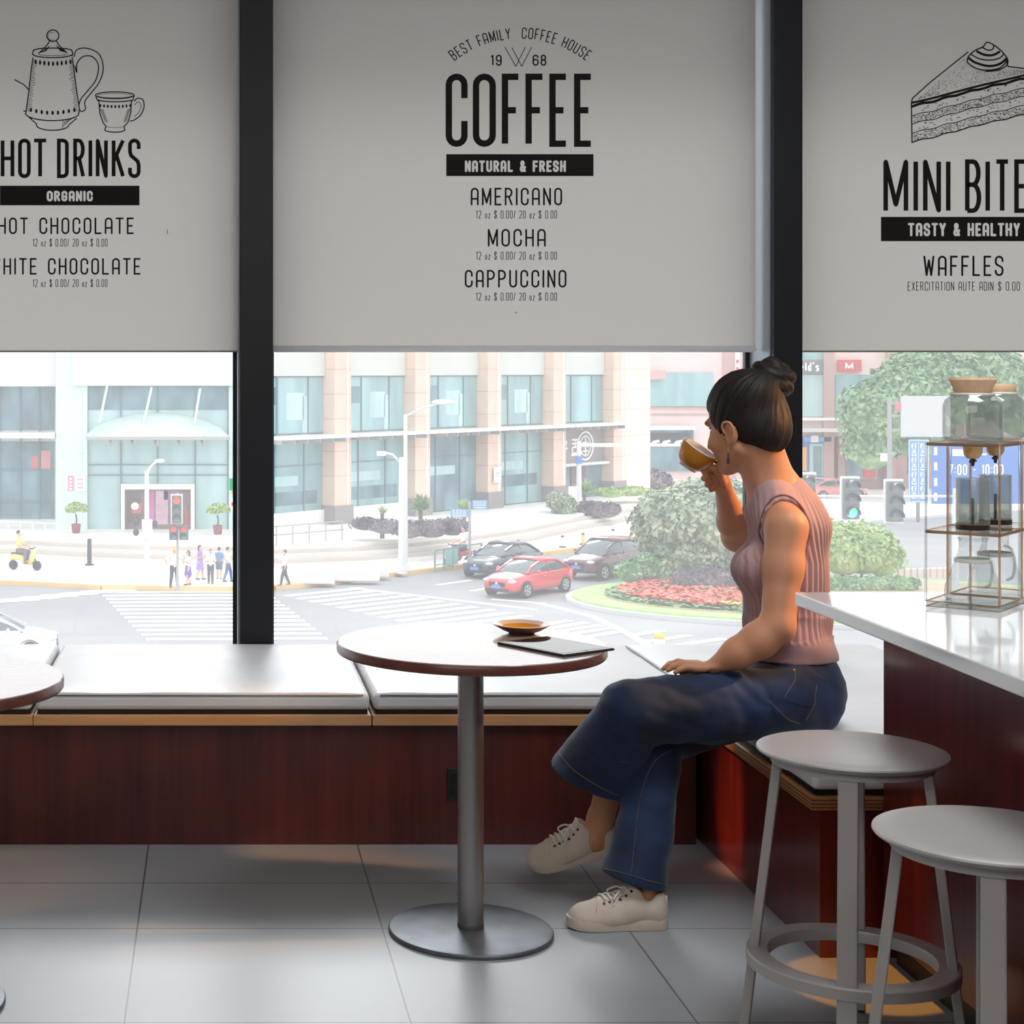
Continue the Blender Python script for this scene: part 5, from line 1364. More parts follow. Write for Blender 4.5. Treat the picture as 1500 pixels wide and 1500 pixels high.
# potted trees by the entrance
def potted(label, px, py):
    b = g(px, py, ZP); t = thing('potted_tree', label, 'potted tree', tuple(b), group='potted trees by the entrance')
    MB().lathe([(.0, 0), (.16, 0), (.2, .08), (.23, .36), (.24, .46), (.2, .46), (.18, .4), (0, .4)], n=20).build('pot', mat('pot', (150, 84, 88), .6), t, smooth='auto')
    MB().tube([(0, 0, .4), (.03, 0, .7), (-.02, .03, .95)], .04, 8).build('trunk', S['bark'], t, smooth=True)
    mb = MB()
    for c, r in (((0, 0, 1.25), (.5, .45, .32)), ((-.25, 0, 1.15), (.3, .3, .25)), ((.3, 0, 1.2), (.32, .3, .26))): leaves(mb, c, r, 260, .09, rnd)
    mb.build('foliage', S['leaf_lt'], t, fix=False)
potted('small tree in a red pot before the mint pillar', 111.5, 781)
potted('small tree in a red pot by the wall notices', 319, 783)
# white entrance railing and ramp walls
t = thing('entrance_railing', 'pale railing beside the entrance steps at the picture edge', 'railing', tuple(g(60, 792, ZP)))
for i in range(9):
    p = g(-60 + 18 * i, 786 + 1 * i, ZP) - Vector(t.location); MB().cyl(p, p + Vector((0, 0, .85)), .03, n=8).build('railing_post', S['steel_lt'], t)
for z in (.45, .85): MB().cyl(g(-60, 786, ZP) - Vector(t.location) + Vector((0, 0, z)), g(84, 794, ZP) - Vector(t.location) + Vector((0, 0, z)), .03, n=8).build('railing_bar', S['steel_lt'], t)
t = thing('ramp_railing', 'pale railing of the ramp below the first office window', 'railing', tuple(g(430, 800, ZP)))
B = Vector(t.location)
for i in range(5): p = g(405 + 24 * i, 800 - 2.2 * i, ZP) - B; MB().cyl(p, p + Vector((0, 0, .9)), .03, n=8).build('railing_post', S['steel'], t)
for z in (.5, .9): MB().cyl(g(402, 800, ZP) - B + Vector((0, 0, z)), g(503, 791, ZP) - B + Vector((0, 0, z)), .03, n=8).build('railing_bar', S['steel'], t)
for lb, x, y, w_ in (('pale stone block at the pavement edge by the walking person', 452, 856, 1.1), ('long low stone block near the street lamp', 505, 852, 1.5), ('small pale stone block at the lamp base', 553, 846, .5)):
    p = g(x, y, ZW); o = MB().box((-w_, 0, 0), (w_, .7, .42)).build('stone_block', S['pave'], bevel=.06); o.location = p; tag(o, lb, 'stone block', 'stone blocks on the pavement')
t = thing('road_barrier', 'low orange and white barrier behind the glass towers', 'barrier', tuple(g(1340, 846, ZW))); B = Vector(t.location)
for i in range(10): MB().cyl((-1.0 + .28 * i, 0, 0), (-1.0 + .28 * i, 0, .45), .05, .03, 8).build('barrier_post', S['orange'], t)
MB().bar((-1.0, 0, .35), (1.55, 0, .42), .04, .06).build('barrier_rail', S['signwhite'], t)
# ------------------------------------------------------------------ the woman on the bench
person = thing('person', 'woman seated with crossed legs drinking from an amber cup, hair in a bun', 'person', (1.6, 4.68, .472))
PO = Vector(person.location)
M['skin'] = mat('skin', (208, 148, 114), .48, spec=.4, var=(7, .04))
M['skin'].node_tree.nodes['Principled BSDF'].inputs['Subsurface Weight'].default_value = .12
M['skin'].node_tree.nodes['Principled BSDF'].inputs['Subsurface Radius'].default_value = (.02, .008, .004)
M['knit'] = mat('ribbed_knit', (178, 142, 142), .8, sheen=.2, bump=(160, .12, .002))
M['knit_edge'] = mat('knit_edge', (120, 84, 84), .8)
M['denim'] = mat('denim', (13, 27, 52), .8, var=(7, .35), col2=(24, 50, 90), bump=(320, .18, .002), sheen=.15)
M['stitch'] = mat('stitch', (128, 104, 84), .7)
M['denim_dark'] = mat('denim_dark', (18, 30, 56), .8)
M['hair'] = mat('hair', (34, 24, 21), .58, spec=.35, bump=(60, .3, .004), stretch=(1, 1, .3))
M['strand'] = mat('hair_strand', (92, 62, 46), .4, spec=.5)  # lighter brown varies the hair and carries its warm rim light
M['strand_dk'] = mat('hair_strand_dark', (24, 17, 15), .5, spec=.4)
M['canvas'] = mat('shoe_canvas', (222, 206, 188), .8, bump=(200, .1, .002))
M['rubber'] = mat('shoe_rubber', (222, 208, 192), .55)
M['lace'] = mat('shoe_lace', (240, 236, 228), .8)
M['eyelet'] = mat('eyelet', (44, 40, 38), .4)
V3 = lambda a: np.array(a, float)
fT = Vector((-math.cos(math.radians(24)), math.sin(math.radians(24)), 0)); lT = Vector((-fT.y, fT.x, 0))
ph = math.radians(48); pt = math.radians(13)
f0 = Vector((-math.cos(ph), math.sin(ph), 0)); zz = Vector((0, 0, 1))
Fh = f0 * math.cos(pt) - zz * math.sin(pt); Uh = zz * math.cos(pt) + f0 * math.sin(pt); Lh = Uh.cross(Fh)
RH = np.array([[Fh[i], Lh[i], Uh[i]] for i in range(3)])
hc = at(1088, 622, 4.70)
def hp(f, l, u): return hc + Fh * f + Lh * l + Uh * u
# joints
J = dict(
    neck0=hp(-.022, 0, -.075), neck1=at(1126, 722, 4.70), chest=at(1154, 782, 4.69), rib=at(1150, 852, 4.69), waist=at(1153, 930, 4.685), pelvis=at(1166, 1006, 4.68),
    shL=at(1152, 772, 4.555), elL=at(1139, 918, 4.50), wrL=at(1045, 976, 4.53),
    shR=Vector((1.655, 4.845, 1.055)), elR=at(1080, 786, 4.985), wrR=at(1059, 712, 4.83),
    hipL=at(1152, 1024, 4.575), knL=at(926, 1042, 4.50), anL=at(880, 1198, 4.74),
    hipR=at(1165, 1002, 4.80), knR=at(960, 1078, 4.62), anR=at(948, 1302, 4.455))
def torso(s, off=0.0, k=.03):
    s.cone(J['chest'], J['rib'], .128, .126, k, flat=fT, ratio=.74, off=off)
    s.cone(J['rib'], J['waist'], .126, .115, k, flat=fT, ratio=.80, off=off)
    s.cone(J['waist'], J['pelvis'], .115, .14, k, flat=fT, ratio=.82, off=off)
    s.ell(at(1109, 833, 4.615), (.047, .047, .052), None, .035, off=off)
    s.ell(at(1102, 831, 4.735), (.047, .047, .052), None, .035, off=off)
    up = J['neck1'] + Vector((0, 0, -.035))
    s.cone(at(1150, 712, 4.70), at(1180, 772, 4.66), .04, .052, .035, off=off); s.cone(up, J['shL'] + Vector((0, 0, -.0)), .05, .047, k, off=off); s.cone(up, J['shR'], .05, .047, k, off=off)
    s.cone(J['neck0'].lerp(J['neck1'], .55), J['shL'].lerp(J['neck1'], .35), .038, .034, .03, off=off); s.cone(J['neck0'].lerp(J['neck1'], .55), J['shR'].lerp(J['neck1'], .35), .038, .034, .03, off=off)
    s.cone(at(1168, 778, 4.63), at(1172, 860, 4.64), .05, .05, .04, off=off); s.cone(at(1172, 778, 4.77), at(1176, 860, 4.76), .05, .05, .04, off=off)
b = SDF((.74, 4.36, .02), (1.86, 5.12, 1.42), .004)
torso(b)
b.cone(J['neck0'], J['neck1'], .053, .057, .02)
b.cone(J['neck0'] + Vector((.03, 0, .01)), J['neck1'] + Vector((.045, 0, -.03)), .042, .048, .03)
# head
b.ell(hp(-.012, 0, .032), (.098, .077, .098), RH, .0)
b.ell(hp(.030, 0, -.045), (.066, .058, .078), RH, .02)
b.ell(hp(.072, 0, -.104), (.021, .024, .018), RH, .018)
for s_ in (-1, 1):
    b.cone(hp(.070, .012 * s_, -.104), hp(-.006, .054 * s_, -.066), .017, .018, .022)
    b.ell(hp(.064, .037 * s_, -.038), (.028, .026, .026), RH, .02)
    b.ell(hp(.1, .033 * s_, .0), (.016, .019, .012), RH, .012, 'sub')
    b.ell(hp(-.004, .074 * s_, -.022), (.021, .011, .032), RH, .006)
    b.ell(hp(-.006, .081 * s_, -.012), (.014, .008, .02), RH, .004)
    b.ell(hp(.004, .0875 * s_, -.021), (.0115, .0105, .019), RH, .002, 'sub')
    b.ell(hp(.008, .073 * s_, -.050), (.008, .007, .010), RH, .005)
b.ell(hp(.084, 0, .022), (.014, .05, .012), RH, .016)
b.cone(hp(.094, 0, .004), hp(.111, 0, -.040), .007, .0105, .008)
for s_ in (-1, 1): b.ell(hp(.101, .011 * s_, -.044), (.009, .008, .007), RH, .006)
b.ell(hp(.093, 0, -.066), (.011, .021, .0055), RH, .006); b.ell(hp(.090, 0, -.077), (.011, .019, .006), RH, .006); b.ell(hp(.106, 0, -.0715), (.006, .022, .0016), RH, .003, 'sub')
# arms
b.chain([J['shL'], at(1147, 832, 4.535), J['elL']], [.054, .050, .043], .025)
b.chain([J['elL'], at(1112, 938, 4.505), at(1080, 957, 4.515), J['wrL']], [.043, .046, .039, .021], .02)
b.chain([J['shR'], J['shR'].lerp(J['elR'], .5), J['elR']], [.05, .046, .042], .025)
b.chain([J['elR'], J['elR'].lerp(J['wrR'], .3), J['wrR']], [.042, .043, .023], .02)
# left hand lying on the thigh
b.cone(J['wrL'], at(1012, 976, 4.545), .021, .034, .012, flat=(0, 0, 1), ratio=.42)
hand = []
for i, (dd, ln, dz) in enumerate(((.030, .92, 0), (.011, 1.0, .002), (-.009, .95, .001), (-.028, .78, -.003))):
    k0 = at(1014, 975, 4.545) + Vector((.002 * abs(i - 1), dd, dz)); d1 = Vector((-.9, .06 + dd * 2.5, .12)); d2 = Vector((-.92, .04 + dd * 2, -.28)); d3 = Vector((-.78, .02 + dd, -.52))
    k1 = k0 + d1.normalized() * .034 * ln; k2 = k1 + d2.normalized() * .024 * ln; k3 = k2 + d3.normalized() * .019 * ln
    b.chain([k0 + Vector((.02, 0, 0)), k0, k1, k2, k3], [.011, .0098, .0088, .0080, .0068], .005)
b.chain([at(1040, 977, 4.548), at(1024, 981, 4.578), at(1010, 984, 4.592), at(998, 986, 4.596)], [.013, .011, .0095, .0075], .007)
# right hand around the cup handle
b.cone(J['wrR'], at(1051, 695, 4.805), .022, .031, .012, flat=(.35, .92, .1), ratio=.5)
for pts in (((1049, 688, 4.79), (1037, 685, 4.772), (1031, 691, 4.766), (1036, 696, 4.772)),
            ((1049, 694, 4.797), (1035, 694, 4.782), (1031, 701, 4.778), (1038, 704, 4.784)),
            ((1050, 700, 4.805), (1038, 703, 4.792), (1036, 710, 4.790), (1043, 711, 4.796)),
            ((1052, 706, 4.812), (1042, 711, 4.802), (1042, 717, 4.802), (1048, 716, 4.806))):
    q = [at(*p) for p in pts]; b.chain([q[0].lerp(at(1056, 705, 4.815), .5)] + q, [.0105, .0098, .0088, .008, .007], .004)
b.chain([at(1058, 706, 4.80), at(1054, 694, 4.772), at(1046, 686, 4.757), at(1038, 683, 4.753)], [.014, .0115, .0098, .0078], .007)
# legs
b.chain([J['hipL'], J['knL'], J['anL']], [.085, .055, .033], .02); b.chain([J['knL'], J['knL'].lerp(J['anL'], .35)], [.05, .054], .02)
b.chain([J['hipR'], J['knR'], J['anR']], [.085, .055, .033], .02)
b.chain([J['anL'], at(870, 1228, 4.745), at(815, 1244, 4.75)], [.034, .036, .024], .02); b.chain([J['anR'], at(944, 1330, 4.45), at(868, 1341, 4.44)], [.034, .036, .024], .02)
pos, Q = b.mesh(1); body = np_obj('body', pos - V3(PO), Q, M['skin'], person); bvh_body = np_bvh(pos, Q)
er_ = MB()
for s_ in (-1, 1):
    er_.tube(bez([hp(.010, .080 * s_, -.022), hp(.014, .083 * s_, -.004), hp(.004, .087 * s_, .008), hp(-.014, .088 * s_, .004), hp(-.021, .087 * s_, -.016), hp(-.014, .085 * s_, -.038), hp(.002, .080 * s_, -.050)], 5), .0036, 8)
er_.v = [v - PO for v in er_.v]; er_.build('ear_rim', M['skin'], person, smooth=True)
# eyes, brows, lips colour
for s_ in (-1, 1):
    o = MB().sphere(hp(.0665, .033 * s_, .001) - PO, .0120, 16, 10).build('eye', mat('eye_white', (235, 230, 224), .2), person, smooth=True)
    MB().sphere(hp(.0752, .034 * s_, .000) - PO, .0052, 12, 8).build('iris', mat('iris', (52, 34, 26), .15), o, smooth=True)
    MB().tube([hp(.089, .014 * s_, .021) - PO, hp(.0915, .03 * s_, .027) - PO, hp(.078, .05 * s_, .022) - PO], [.002, .003, .0015], 8).build('eyebrow', M['hair'], person, smooth=True)
    MB().tube([hp(.084, .020 * s_, .004) - PO, hp(.083, .033 * s_, .007) - PO, hp(.072, .047 * s_, .004) - PO], [.001, .0022, .001], 8).build('eyelash', M['hair'], person, smooth=True)
# hair
h = SDF((1.2, 4.45, 1.1), (1.72, 4.95, 1.56), .004)
h.ell(hp(-.020, 0, .040), (.110, .088, .106), RH, 0)
h.ell(hp(-.062, 0, -.020), (.072, .078, .078), RH, .03)
h.ell(hp(-.045, .02, .075), (.08, .07, .06), RH, .03)
bunc = at(1130, 556, 4.68)
h.cone(hp(-.085, 0, .095), bunc, .040, .036, .02)
h.ell(hp(.118, 0, -.022), (.074, .100, .112), RH, .012, 'sub')
h.ell(hp(.02, 0, -.10), (.10, .10, .066), RH, .01, 'sub')
for s_ in (-1, 1):
    h.ell(hp(.004, .090 * s_, -.028), (.029, .032, .036), RH, .008, 'sub')
    h.ell(hp(-.06, .09 * s_, -.09), (.055, .03, .05), RH, .01, 'sub')
hpos, HQ = h.mesh(1)
for i in range(len(hpos)):
    p = Vector(hpos[i]); q = p - hc; w = p - hp(-.088, 0, .105)
    axb = (hc - hp(-.088, 0, .105)).normalized(); e1 = Lh; e2 = axb.cross(e1)
    az = math.atan2(w.dot(e2), w.dot(e1)); ds = w.length
    n = mnoise.noise(Vector((az * 11, ds * 9, 1.3))) + .6 * mnoise.noise(Vector((az * 23, ds * 14, 7.1)))
    hpos[i] += V3(q.normalized()) * .0042 * n * min(1, ds / .08)
hair = np_obj('hair', hpos - V3(PO), HQ, M['hair'], person); bvh_h = np_bvh(hpos, HQ)
rs = random.Random(5)
def on_hair(p, lift=.001, c=None):
    c = c or hp(-.03, 0, .02); d = (p - c).normalized()
    hit = bvh_h.ray_cast(c + d * .3, -d, .3)
    return (hit[0] + d * lift) if hit[0] is not None else c + d * .1
sm = MB(); sd_ = MB(); base = hp(-.088, 0, .112)
for i in range(620):
    a = rs.uniform(-2.5, 2.5)                         # around the hairline, 0 = forehead
    if abs(a) < 1.35: st = hp(.075 * math.cos(a) + .0, .085 * math.sin(a), .075 - .05 * abs(math.sin(a)) - .012)
    else: st = hp(-.02 - .07 * (abs(a) - 1.35), .085 * math.copysign(1, a) * math.cos((abs(a) - 1.35) * .75), -.01 - .055 * (abs(a) - 1.35))
    st = st + Vector((rs.gauss(0, .006), rs.gauss(0, .006), rs.gauss(0, .008)))
    lf_ = rs.uniform(.003, .007) if i % 6 == 0 else rs.uniform(.0005, .0025)
    mid = st.lerp(base, rs.uniform(.4, .6)) + Vector((rs.gauss(0, .012), rs.gauss(0, .012), rs.gauss(0, .012)))
    pts = [on_hair(st.lerp(mid, t), lf_) if t < 1 else on_hair(mid) for t in (0, .25, .5, .75, 1)] + [on_hair(mid.lerp(base, t), rs.uniform(.0005, .002)) for t in (.35, .7, 1)]
    w_ = rs.uniform(.0008, .0019); (sm if i % 5 < 2 else sd_).tube(bez(pts, 3), w_, 4, caps=False)
sm.build('swept_hair', M['strand'], hair, smooth=True, fix=False); sd_.build('swept_hair', M['strand_dk'], hair, smooth=True, fix=False)
# bun: a coil of rolled hair
bd = Vector((.35, .1, .93)).normalized(); ba = bd.orthogonal().normalized(); bb_ = bd.cross(ba)
bm_ = SDF((bunc.x - .12, bunc.y - .12, bunc.z - .12), (bunc.x + .12, bunc.y + .12, bunc.z + .12), .0035)
bm_.ell(bunc, (.052, .052, .044), None, 0)
for r0, z0, rr in ((.043, -.016, .020), (.041, .013, .019), (.022, .033, .018)):
    n = 20; ring = [bunc + ba * (r0 * math.cos(2*PI*i/n)) + bb_ * (r0 * math.sin(2*PI*i/n)) + bd * (z0 + .007 * math.sin(4*PI*i/n + r0 * 90)) for i in range(n + 1)]
    bm_.chain(ring, [rr] * (n + 1), .004)
bp_, BQ = bm_.mesh(1)
for i in range(len(bp_)):
    p = Vector(bp_[i]) - bunc; bp_[i] += V3(p.normalized()) * .002 * mnoise.noise(Vector((p.dot(ba) * 30 + p.dot(bd) * 90, p.dot(bb_) * 30, p.dot(bd) * 110)))
bun = np_obj('bun', bp_ - V3(PO), BQ, M['hair'], hair); bvh_b = np_bvh(bp_, BQ)
sm = MB()
for i in range(220):
    r0 = rs.uniform(.015, .06); z0 = rs.uniform(-.036, .045); a0 = rs.uniform(0, 6.28); sp_ = rs.uniform(1.2, 2.8); tl = rs.uniform(-.016, .016); pts = []
    for j in range(9):
        a = a0 + sp_ * j / 8; d = (ba * (r0 * math.cos(a)) + bb_ * (r0 * math.sin(a)) + bd * (z0 + tl * j / 8)).normalized()
        hit = bvh_b.ray_cast(bunc + d * .15, -d, .2)
        if hit[0] is not None: pts.append(hit[0] + d * rs.uniform(.0005, .002))
    if len(pts) > 3: sm.tube(pts, rs.uniform(.0008, .0018), 4, caps=False)
sm.build('coiled_hair', M['strand'], bun, smooth=True, fix=False)
# loose curls: nape, back of the head, temple, bun
fl = MB()
def curl(p, d, L, wob, r=.0014, n=12):
    pts = []; q = p.copy(); d = d.normalized(); s1 = d.orthogonal().normalized(); s2 = d.cross(s1); f_ = rs.uniform(1, 2.2); ph_ = rs.uniform(0, 6)
    for j in range(n): t = j / (n - 1); pts.append(p + d * (L * t) + s1 * (wob * math.sin(f_ * 6 * t + ph_) * t) + s2 * (wob * math.cos(f_ * 6 * t + ph_) * t))
    fl.tube(pts, r, 4, caps=False)
for i in range(110):
    u = rs.uniform(-.085, .09); p = on_hair(hp(-.14, rs.uniform(-.03, .05), u), -.002); curl(p, Vector((.6, -.1, rs.uniform(-.9, .4))), rs.uniform(.025, .06), rs.uniform(.006, .014))
for i in range(30): curl(hp(-.085, rs.uniform(-.02, .05), -.075) , Vector((.35, -.1, -1)), rs.uniform(.02, .05), rs.uniform(.006, .012))
for i in range(36): p = bunc + Vector((rs.uniform(.01, .045), rs.uniform(-.03, .03), rs.uniform(-.02, .04))); curl(p, Vector((rs.uniform(.2, 1), rs.uniform(-.4, .4), rs.uniform(-.2, .9))), rs.uniform(.015, .035), .01)
for i in range(12): p = hp(.072, rs.uniform(.02, .06), rs.uniform(.03, .07)); curl(p, Vector((-.35, .1, rs.uniform(-1, -.3))), rs.uniform(.02, .05), .006)
for i in range(8): curl(hp(.045, .072, .005), Vector((-.1, -.1, -1)), rs.uniform(.03, .07), .004)
fl.build('loose_hair', M['strand'], hair, smooth=True, fix=False)
# hair clip at the back
MB().tube(bez([on_hair(hp(-.13, .03, -.03), .003), on_hair(hp(-.135, .012, -.012), .005), on_hair(hp(-.135, -.005, .004), .003)], 5), .003, 8).build('hair_clip', mat('clip', (205, 210, 216), .2, .8), hair, smooth=True)
# earring
e0 = hp(.006, .086, -.058) - PO; er = MB().tube([e0, e0 + Vector((0, 0, -.012))], .0012, 6).sphere(e0 + Vector((0, 0, -.014)), .003, 10, 8).build('earring', brass, person, smooth=True)
MB().lathe([(.0012, -.016), (.0022, -.02), (.0048, -.046), (0, -.047)], c=e0, n=14).build('earring_drop', mat('ear_drop', (70, 66, 64), .3, .5), er, smooth='auto')

# knitted top
t_ = SDF((1.3, 4.4, .62), (1.82, 5.0, 1.15), .004)
torso(t_, off=.009, k=.03)
t_.cone(J['waist'], J['waist'] + Vector((.004, 0, -.05)), .128, .140, .03, flat=fT, ratio=.82)
t_.cone(at(1192, 880, 4.66), at(1206, 934, 4.655), .03, .016, .03)
t_.plane((0, 0, .706), (-.03, 0, -1))
for sh, ss in ((J['shL'], -1), (J['shR'], 1)):
    t_.ell(sh + Vector((.004, ss * .045, -.008)), (.074, .105, .104), None, .004, 'sub')
    t_.cone(sh + Vector((0, ss * .02, 0)), sh + Vector((0, ss * .2, -.02)), .072, .09, .004, 'sub')
t_.cone(J['neck0'] + Vector((-.01, 0, .02)), J['neck1'] + Vector((.004, 0, -.004)), .067, .066, .004, 'sub')
t_.ell(J['neck1'] + fT * .035 + Vector((0, 0, .0)), (.06, .06, .042), None, .004, 'sub')
tp, TQ = t_.mesh(1)
for i in range(len(tp)):
    p = tp[i]; x, y = p[0] - (1.575 + .02), p[1] - 4.69
    a = math.atan2(y, x); w_ = min(1, max(0, (1.13 - p[2]) / .05)) * min(1, max(0, (p[2] - .712) / .006))
    rn = math.hypot(x, y) + 1e-6; band = .0030 if p[2] < .722 else 0
    up_ = max(0, (p[2] - .93)) * 1.4
    rib_ = math.cos((a * .118 / (1 + up_)) * 2 * PI / .0165)
    fold = .004 * mnoise.noise(Vector((x * 16, y * 16, p[2] * 9))) + (.004 * math.sin(p[2] * 60 + 2 * a) if p[2] < .78 else 0)
    dd_ = .0027 * rib_ * w_ + fold + band; tp[i][0] += x / rn * dd_; tp[i][1] += y / rn * dd_
top = np_obj('tank_top', tp - V3(PO), TQ, M['knit'], person); bvh_t = np_bvh(tp, TQ)
def hem_loop(c, rx, rz, ydir, n=40, m_bvh=None, lift=.0015):
    pts = []
    for i in range(n):
        a = 2 * PI * i / n
        p = c + Vector((rx * math.cos(a), 0, rz * math.sin(a)))
        hit = m_bvh.ray_cast(Vector((p.x, p.y + ydir * .4, p.z)), Vector((0, -ydir, 0)), .4)
        if hit[0] is not None: pts.append(hit[0] + Vector((0, ydir * lift, 0)))
    return pts
# armhole piping follows the cut edge: boundary found where the cloth ends around the shoulder
def piping(center, rx, rz, side):
    seg = []; cur = []
    n = 90
    for i in range(n + 1):
        a = 2 * PI * i / n; best = None
        for f in np.linspace(.80, 1.5, 29):
            p = center + Vector((rx * f * math.cos(a), side * .3, rz * f * math.sin(a)))
            hit = bvh_t.ray_cast(p, Vector((0, -side, 0)), .36)
            if hit[0] is not None and abs(hit[0].y - center.y) < .16: best = hit[0]; break
        if best is not None: cur.append(best + Vector((0, side * .001, 0)))
        else:
            if len(cur) > 4: seg.append(cur)
            cur = []
    if len(cur) > 4: seg.append(cur)
    return seg
mb = MB()
for ctr, sd in ((J['shL'], -1), (J['shR'], 1)):
    for s_ in piping(ctr, .074, .104, sd):
        sm_ = [s_[0]] + [(s_[i-1] + s_[i] * 2 + s_[i+1]) / 4 for i in range(1, len(s_) - 1)] + [s_[-1]]
        for _ in range(6): sm_ = [sm_[0]] + [(sm_[i-1] + sm_[i] * 2 + sm_[i+1]) / 4 for i in range(1, len(sm_) - 1)] + [sm_[-1]]
        br = [[sm_[0]]]
        for p, q in zip(sm_, sm_[1:]):
            if (q - p).length > .045: br.append([q])
            else: br[-1].append(q)
        for bseg in br:
            if len(bseg) > 3: mb.tube([p - PO for p in bseg], .0032, 6)
mb.build('armhole_edging', M['knit_edge'], top, smooth=True)

# jeans
j = SDF((.70, 4.33, .07), (1.84, 5.0, .76), .0045)
fP = Vector((-.95, .31, 0)).normalized(); RP = np.array([[fP.x, -fP.y, 0], [fP.y, fP.x, 0], [0, 0, 1]])
hemL = at(869, 1141, 4.665); hemR = at(928, 1287, 4.468); midR = J['knR'].lerp(hemR, .5) + Vector((.012, 0, 0))
axL = (hemL - J['knL']).normalized(); cutL = Vector((axL.x, .25 * axL.y, axL.z)).normalized(); axR = Vector((-.26, .0, -.95)).normalized()
j.cone(J['hipL'].lerp(J['knL'], .8), J['knL'] + Vector((.01, 0, 0)), .086, .083, .02)
j.cone(J['knL'], hemL, .082, .119, .02)
j.cone(hemL, hemL + cutL * .3, .22, .22, .0, 'sub', flat_end=True)
j.cone(J['knL'].lerp(hemL, .35), hemL + axL * .05, .074, .1185, .0, 'sub')
r_ = SDF((.70, 4.33, .07), (1.84, 5.0, .76), .0045)
r_.cone(J['hipR'], J['knR'], .097, .080, .025)
r_.chain([J['knR'], midR, hemR], [.077, .070, .085], .012)
r_.cone(hemR, hemR + axR * .2, .15, .15, .0, 'sub', flat_end=True)
r_.cone(midR, hemR + axR * .05, .046, .079, .0, 'sub')
t = np.clip(.5 + .5 * (j.g - r_.g) / .012, 0, 1); j.g = j.g + (r_.g - j.g) * t - .012 * t * (1 - t)
j.cone(J['waist'] + Vector((.004, 0, -.035)), J['pelvis'], .124, .148, .03, flat=fP, ratio=.84)
j.ell(J['pelvis'] + Vector((.008, 0, -.008)), (.118, .165, .092), RP, .03)
j.ell(at(1183, 1034, 4.60), (.085, .085, .076), None, .03); j.ell(at(1183, 1010, 4.78), (.085, .085, .078), None, .03)
j.chain([J['hipL'], at(1040, 1036, 4.535), J['knL'] + Vector((.01, 0, 0))], [.099, .093, .083], .025)
j.plane((0, 0, .724), (-.06, 0, 1))
jp, JQ = j.mesh(0)
crotch = at(1105, 1020, 4.6)
for i in range(len(jp)):
    p = Vector(jp[i]); n = mnoise.noise(Vector((p.x * 9, p.y * 9, p.z * 15))) * .009 + mnoise.noise(Vector((p.x * 22 + p.z * 14, p.y * 20, p.z * 30))) * .003
    q = p - crotch; rr = q.length
    if rr < .22: n += .006 * math.sin(rr * 170 + 4 * math.atan2(q.z, q.x)) * (1 - rr / .22)
    kq = (p - J['knL']).length
    if kq < .14: n += .0045 * math.sin(kq * 180 + p.z * 40) * (1 - kq / .14)
    c = Vector((p.x, 0, p.z)); 
    lo = J['pelvis'] if p.x > 1.42 else (J['hipL'].lerp(J['knL'], min(1, max(0, (J['hipL'].x - p.x) / (J['hipL'].x - J['knL'].x)))) if p.z > .42 else J['knR'].lerp(hemR, .5))
    d = (p - Vector((lo.x if p.x <= 1.42 else lo.x, lo.y, lo.z if p.z > .42 else p.z))); d = d.normalized() if d.length > 1e-4 else Vector((0, -1, 0))
    jp[i] += V3(d) * n * .9
jeans = np_obj('jeans', jp - V3(PO), JQ, M['denim'], person); bvh_j = np_bvh(jp, JQ)
def cloth_line(pxs, dref, r=.0010, step=4, lift=.0012):
    """a seam lying on the cloth: points aimed at from the side, dropped onto the surface"""
    P = bez([at(x, y, dref) for x, y in pxs], step); out = []
    for p in P:
        d = (p - Vector((0, 0, CZ))).normalized()
        hit = bvh_j.ray_cast(p - d * .8, d, 1.6)
        if hit[0] is not None: out.append(hit[0] - d * lift)
    segs = [[]]
    for p in out:
        if segs[-1] and (p - segs[-1][-1]).length > .035: segs.append([])
        segs[-1].append(p)
    mb = MB()
    for s_ in segs:
        if len(s_) > 2: mb.tube([p - PO for p in s_], r, 5)
    return mb
for nm, pts, m_ in (('pocket_seam', [(1166, 967), (1180, 975), (1195, 987), (1214, 1000)], 'stitch'), ('pocket_seam', [(1163, 982), (1165, 995), (1157, 1008), (1149, 1022)], 'stitch'), ('pocket_seam', [(1197, 1003), (1194, 1020), (1193, 1032), (1180, 1056)], 'stitch'),
                    ('pocket_seam', [(1149, 1026), (1172, 1033), (1192, 1036)], 'denim_dark'), ('side_seam', [(1126, 1026), (1140, 1040), (1155, 1054), (1172, 1060)], 'stitch'), ('front_pocket_seam', [(1120, 973), (1140, 978), (1160, 982)], 'stitch'),
                    ('waist_seam', [(1110, 970), (1150, 972), (1185, 968), (1212, 962)], 'denim_dark'), ('inner_leg_seam', [(984, 1098), (962, 1112), (947, 1138), (936, 1180), (930, 1230), (925, 1280)], 'stitch'), ('inner_leg_seam', [(942, 1150), (934, 1195), (929, 1240), (926, 1282)], 'denim_dark'),
                    ('hem_seam', [(884, 1272), (905, 1277), (928, 1283), (950, 1290), (968, 1294)], 'stitch'), ('hem_seam', [(819, 1104), (838, 1126), (862, 1143), (888, 1158), (908, 1166)], 'stitch'), ('thigh_seam', [(1010, 1088), (1060, 1080), (1100, 1074)], 'denim_dark')):
    mb = cloth_line(pts, 4.5)
    if mb.v: mb.build(nm, M[m_], jeans, smooth=True)
mb = cloth_line([(1199, 950), (1199, 962), (1198, 972)], 4.5, .006, 4, .003); mb.build('belt_loop', M['denim'], jeans, smooth=True)
d = (at(1163, 982, 4.5) - Vector((0, 0, CZ))).normalized(); hit = bvh_j.ray_cast(at(1163, 982, 4.5) - d, d, 2)
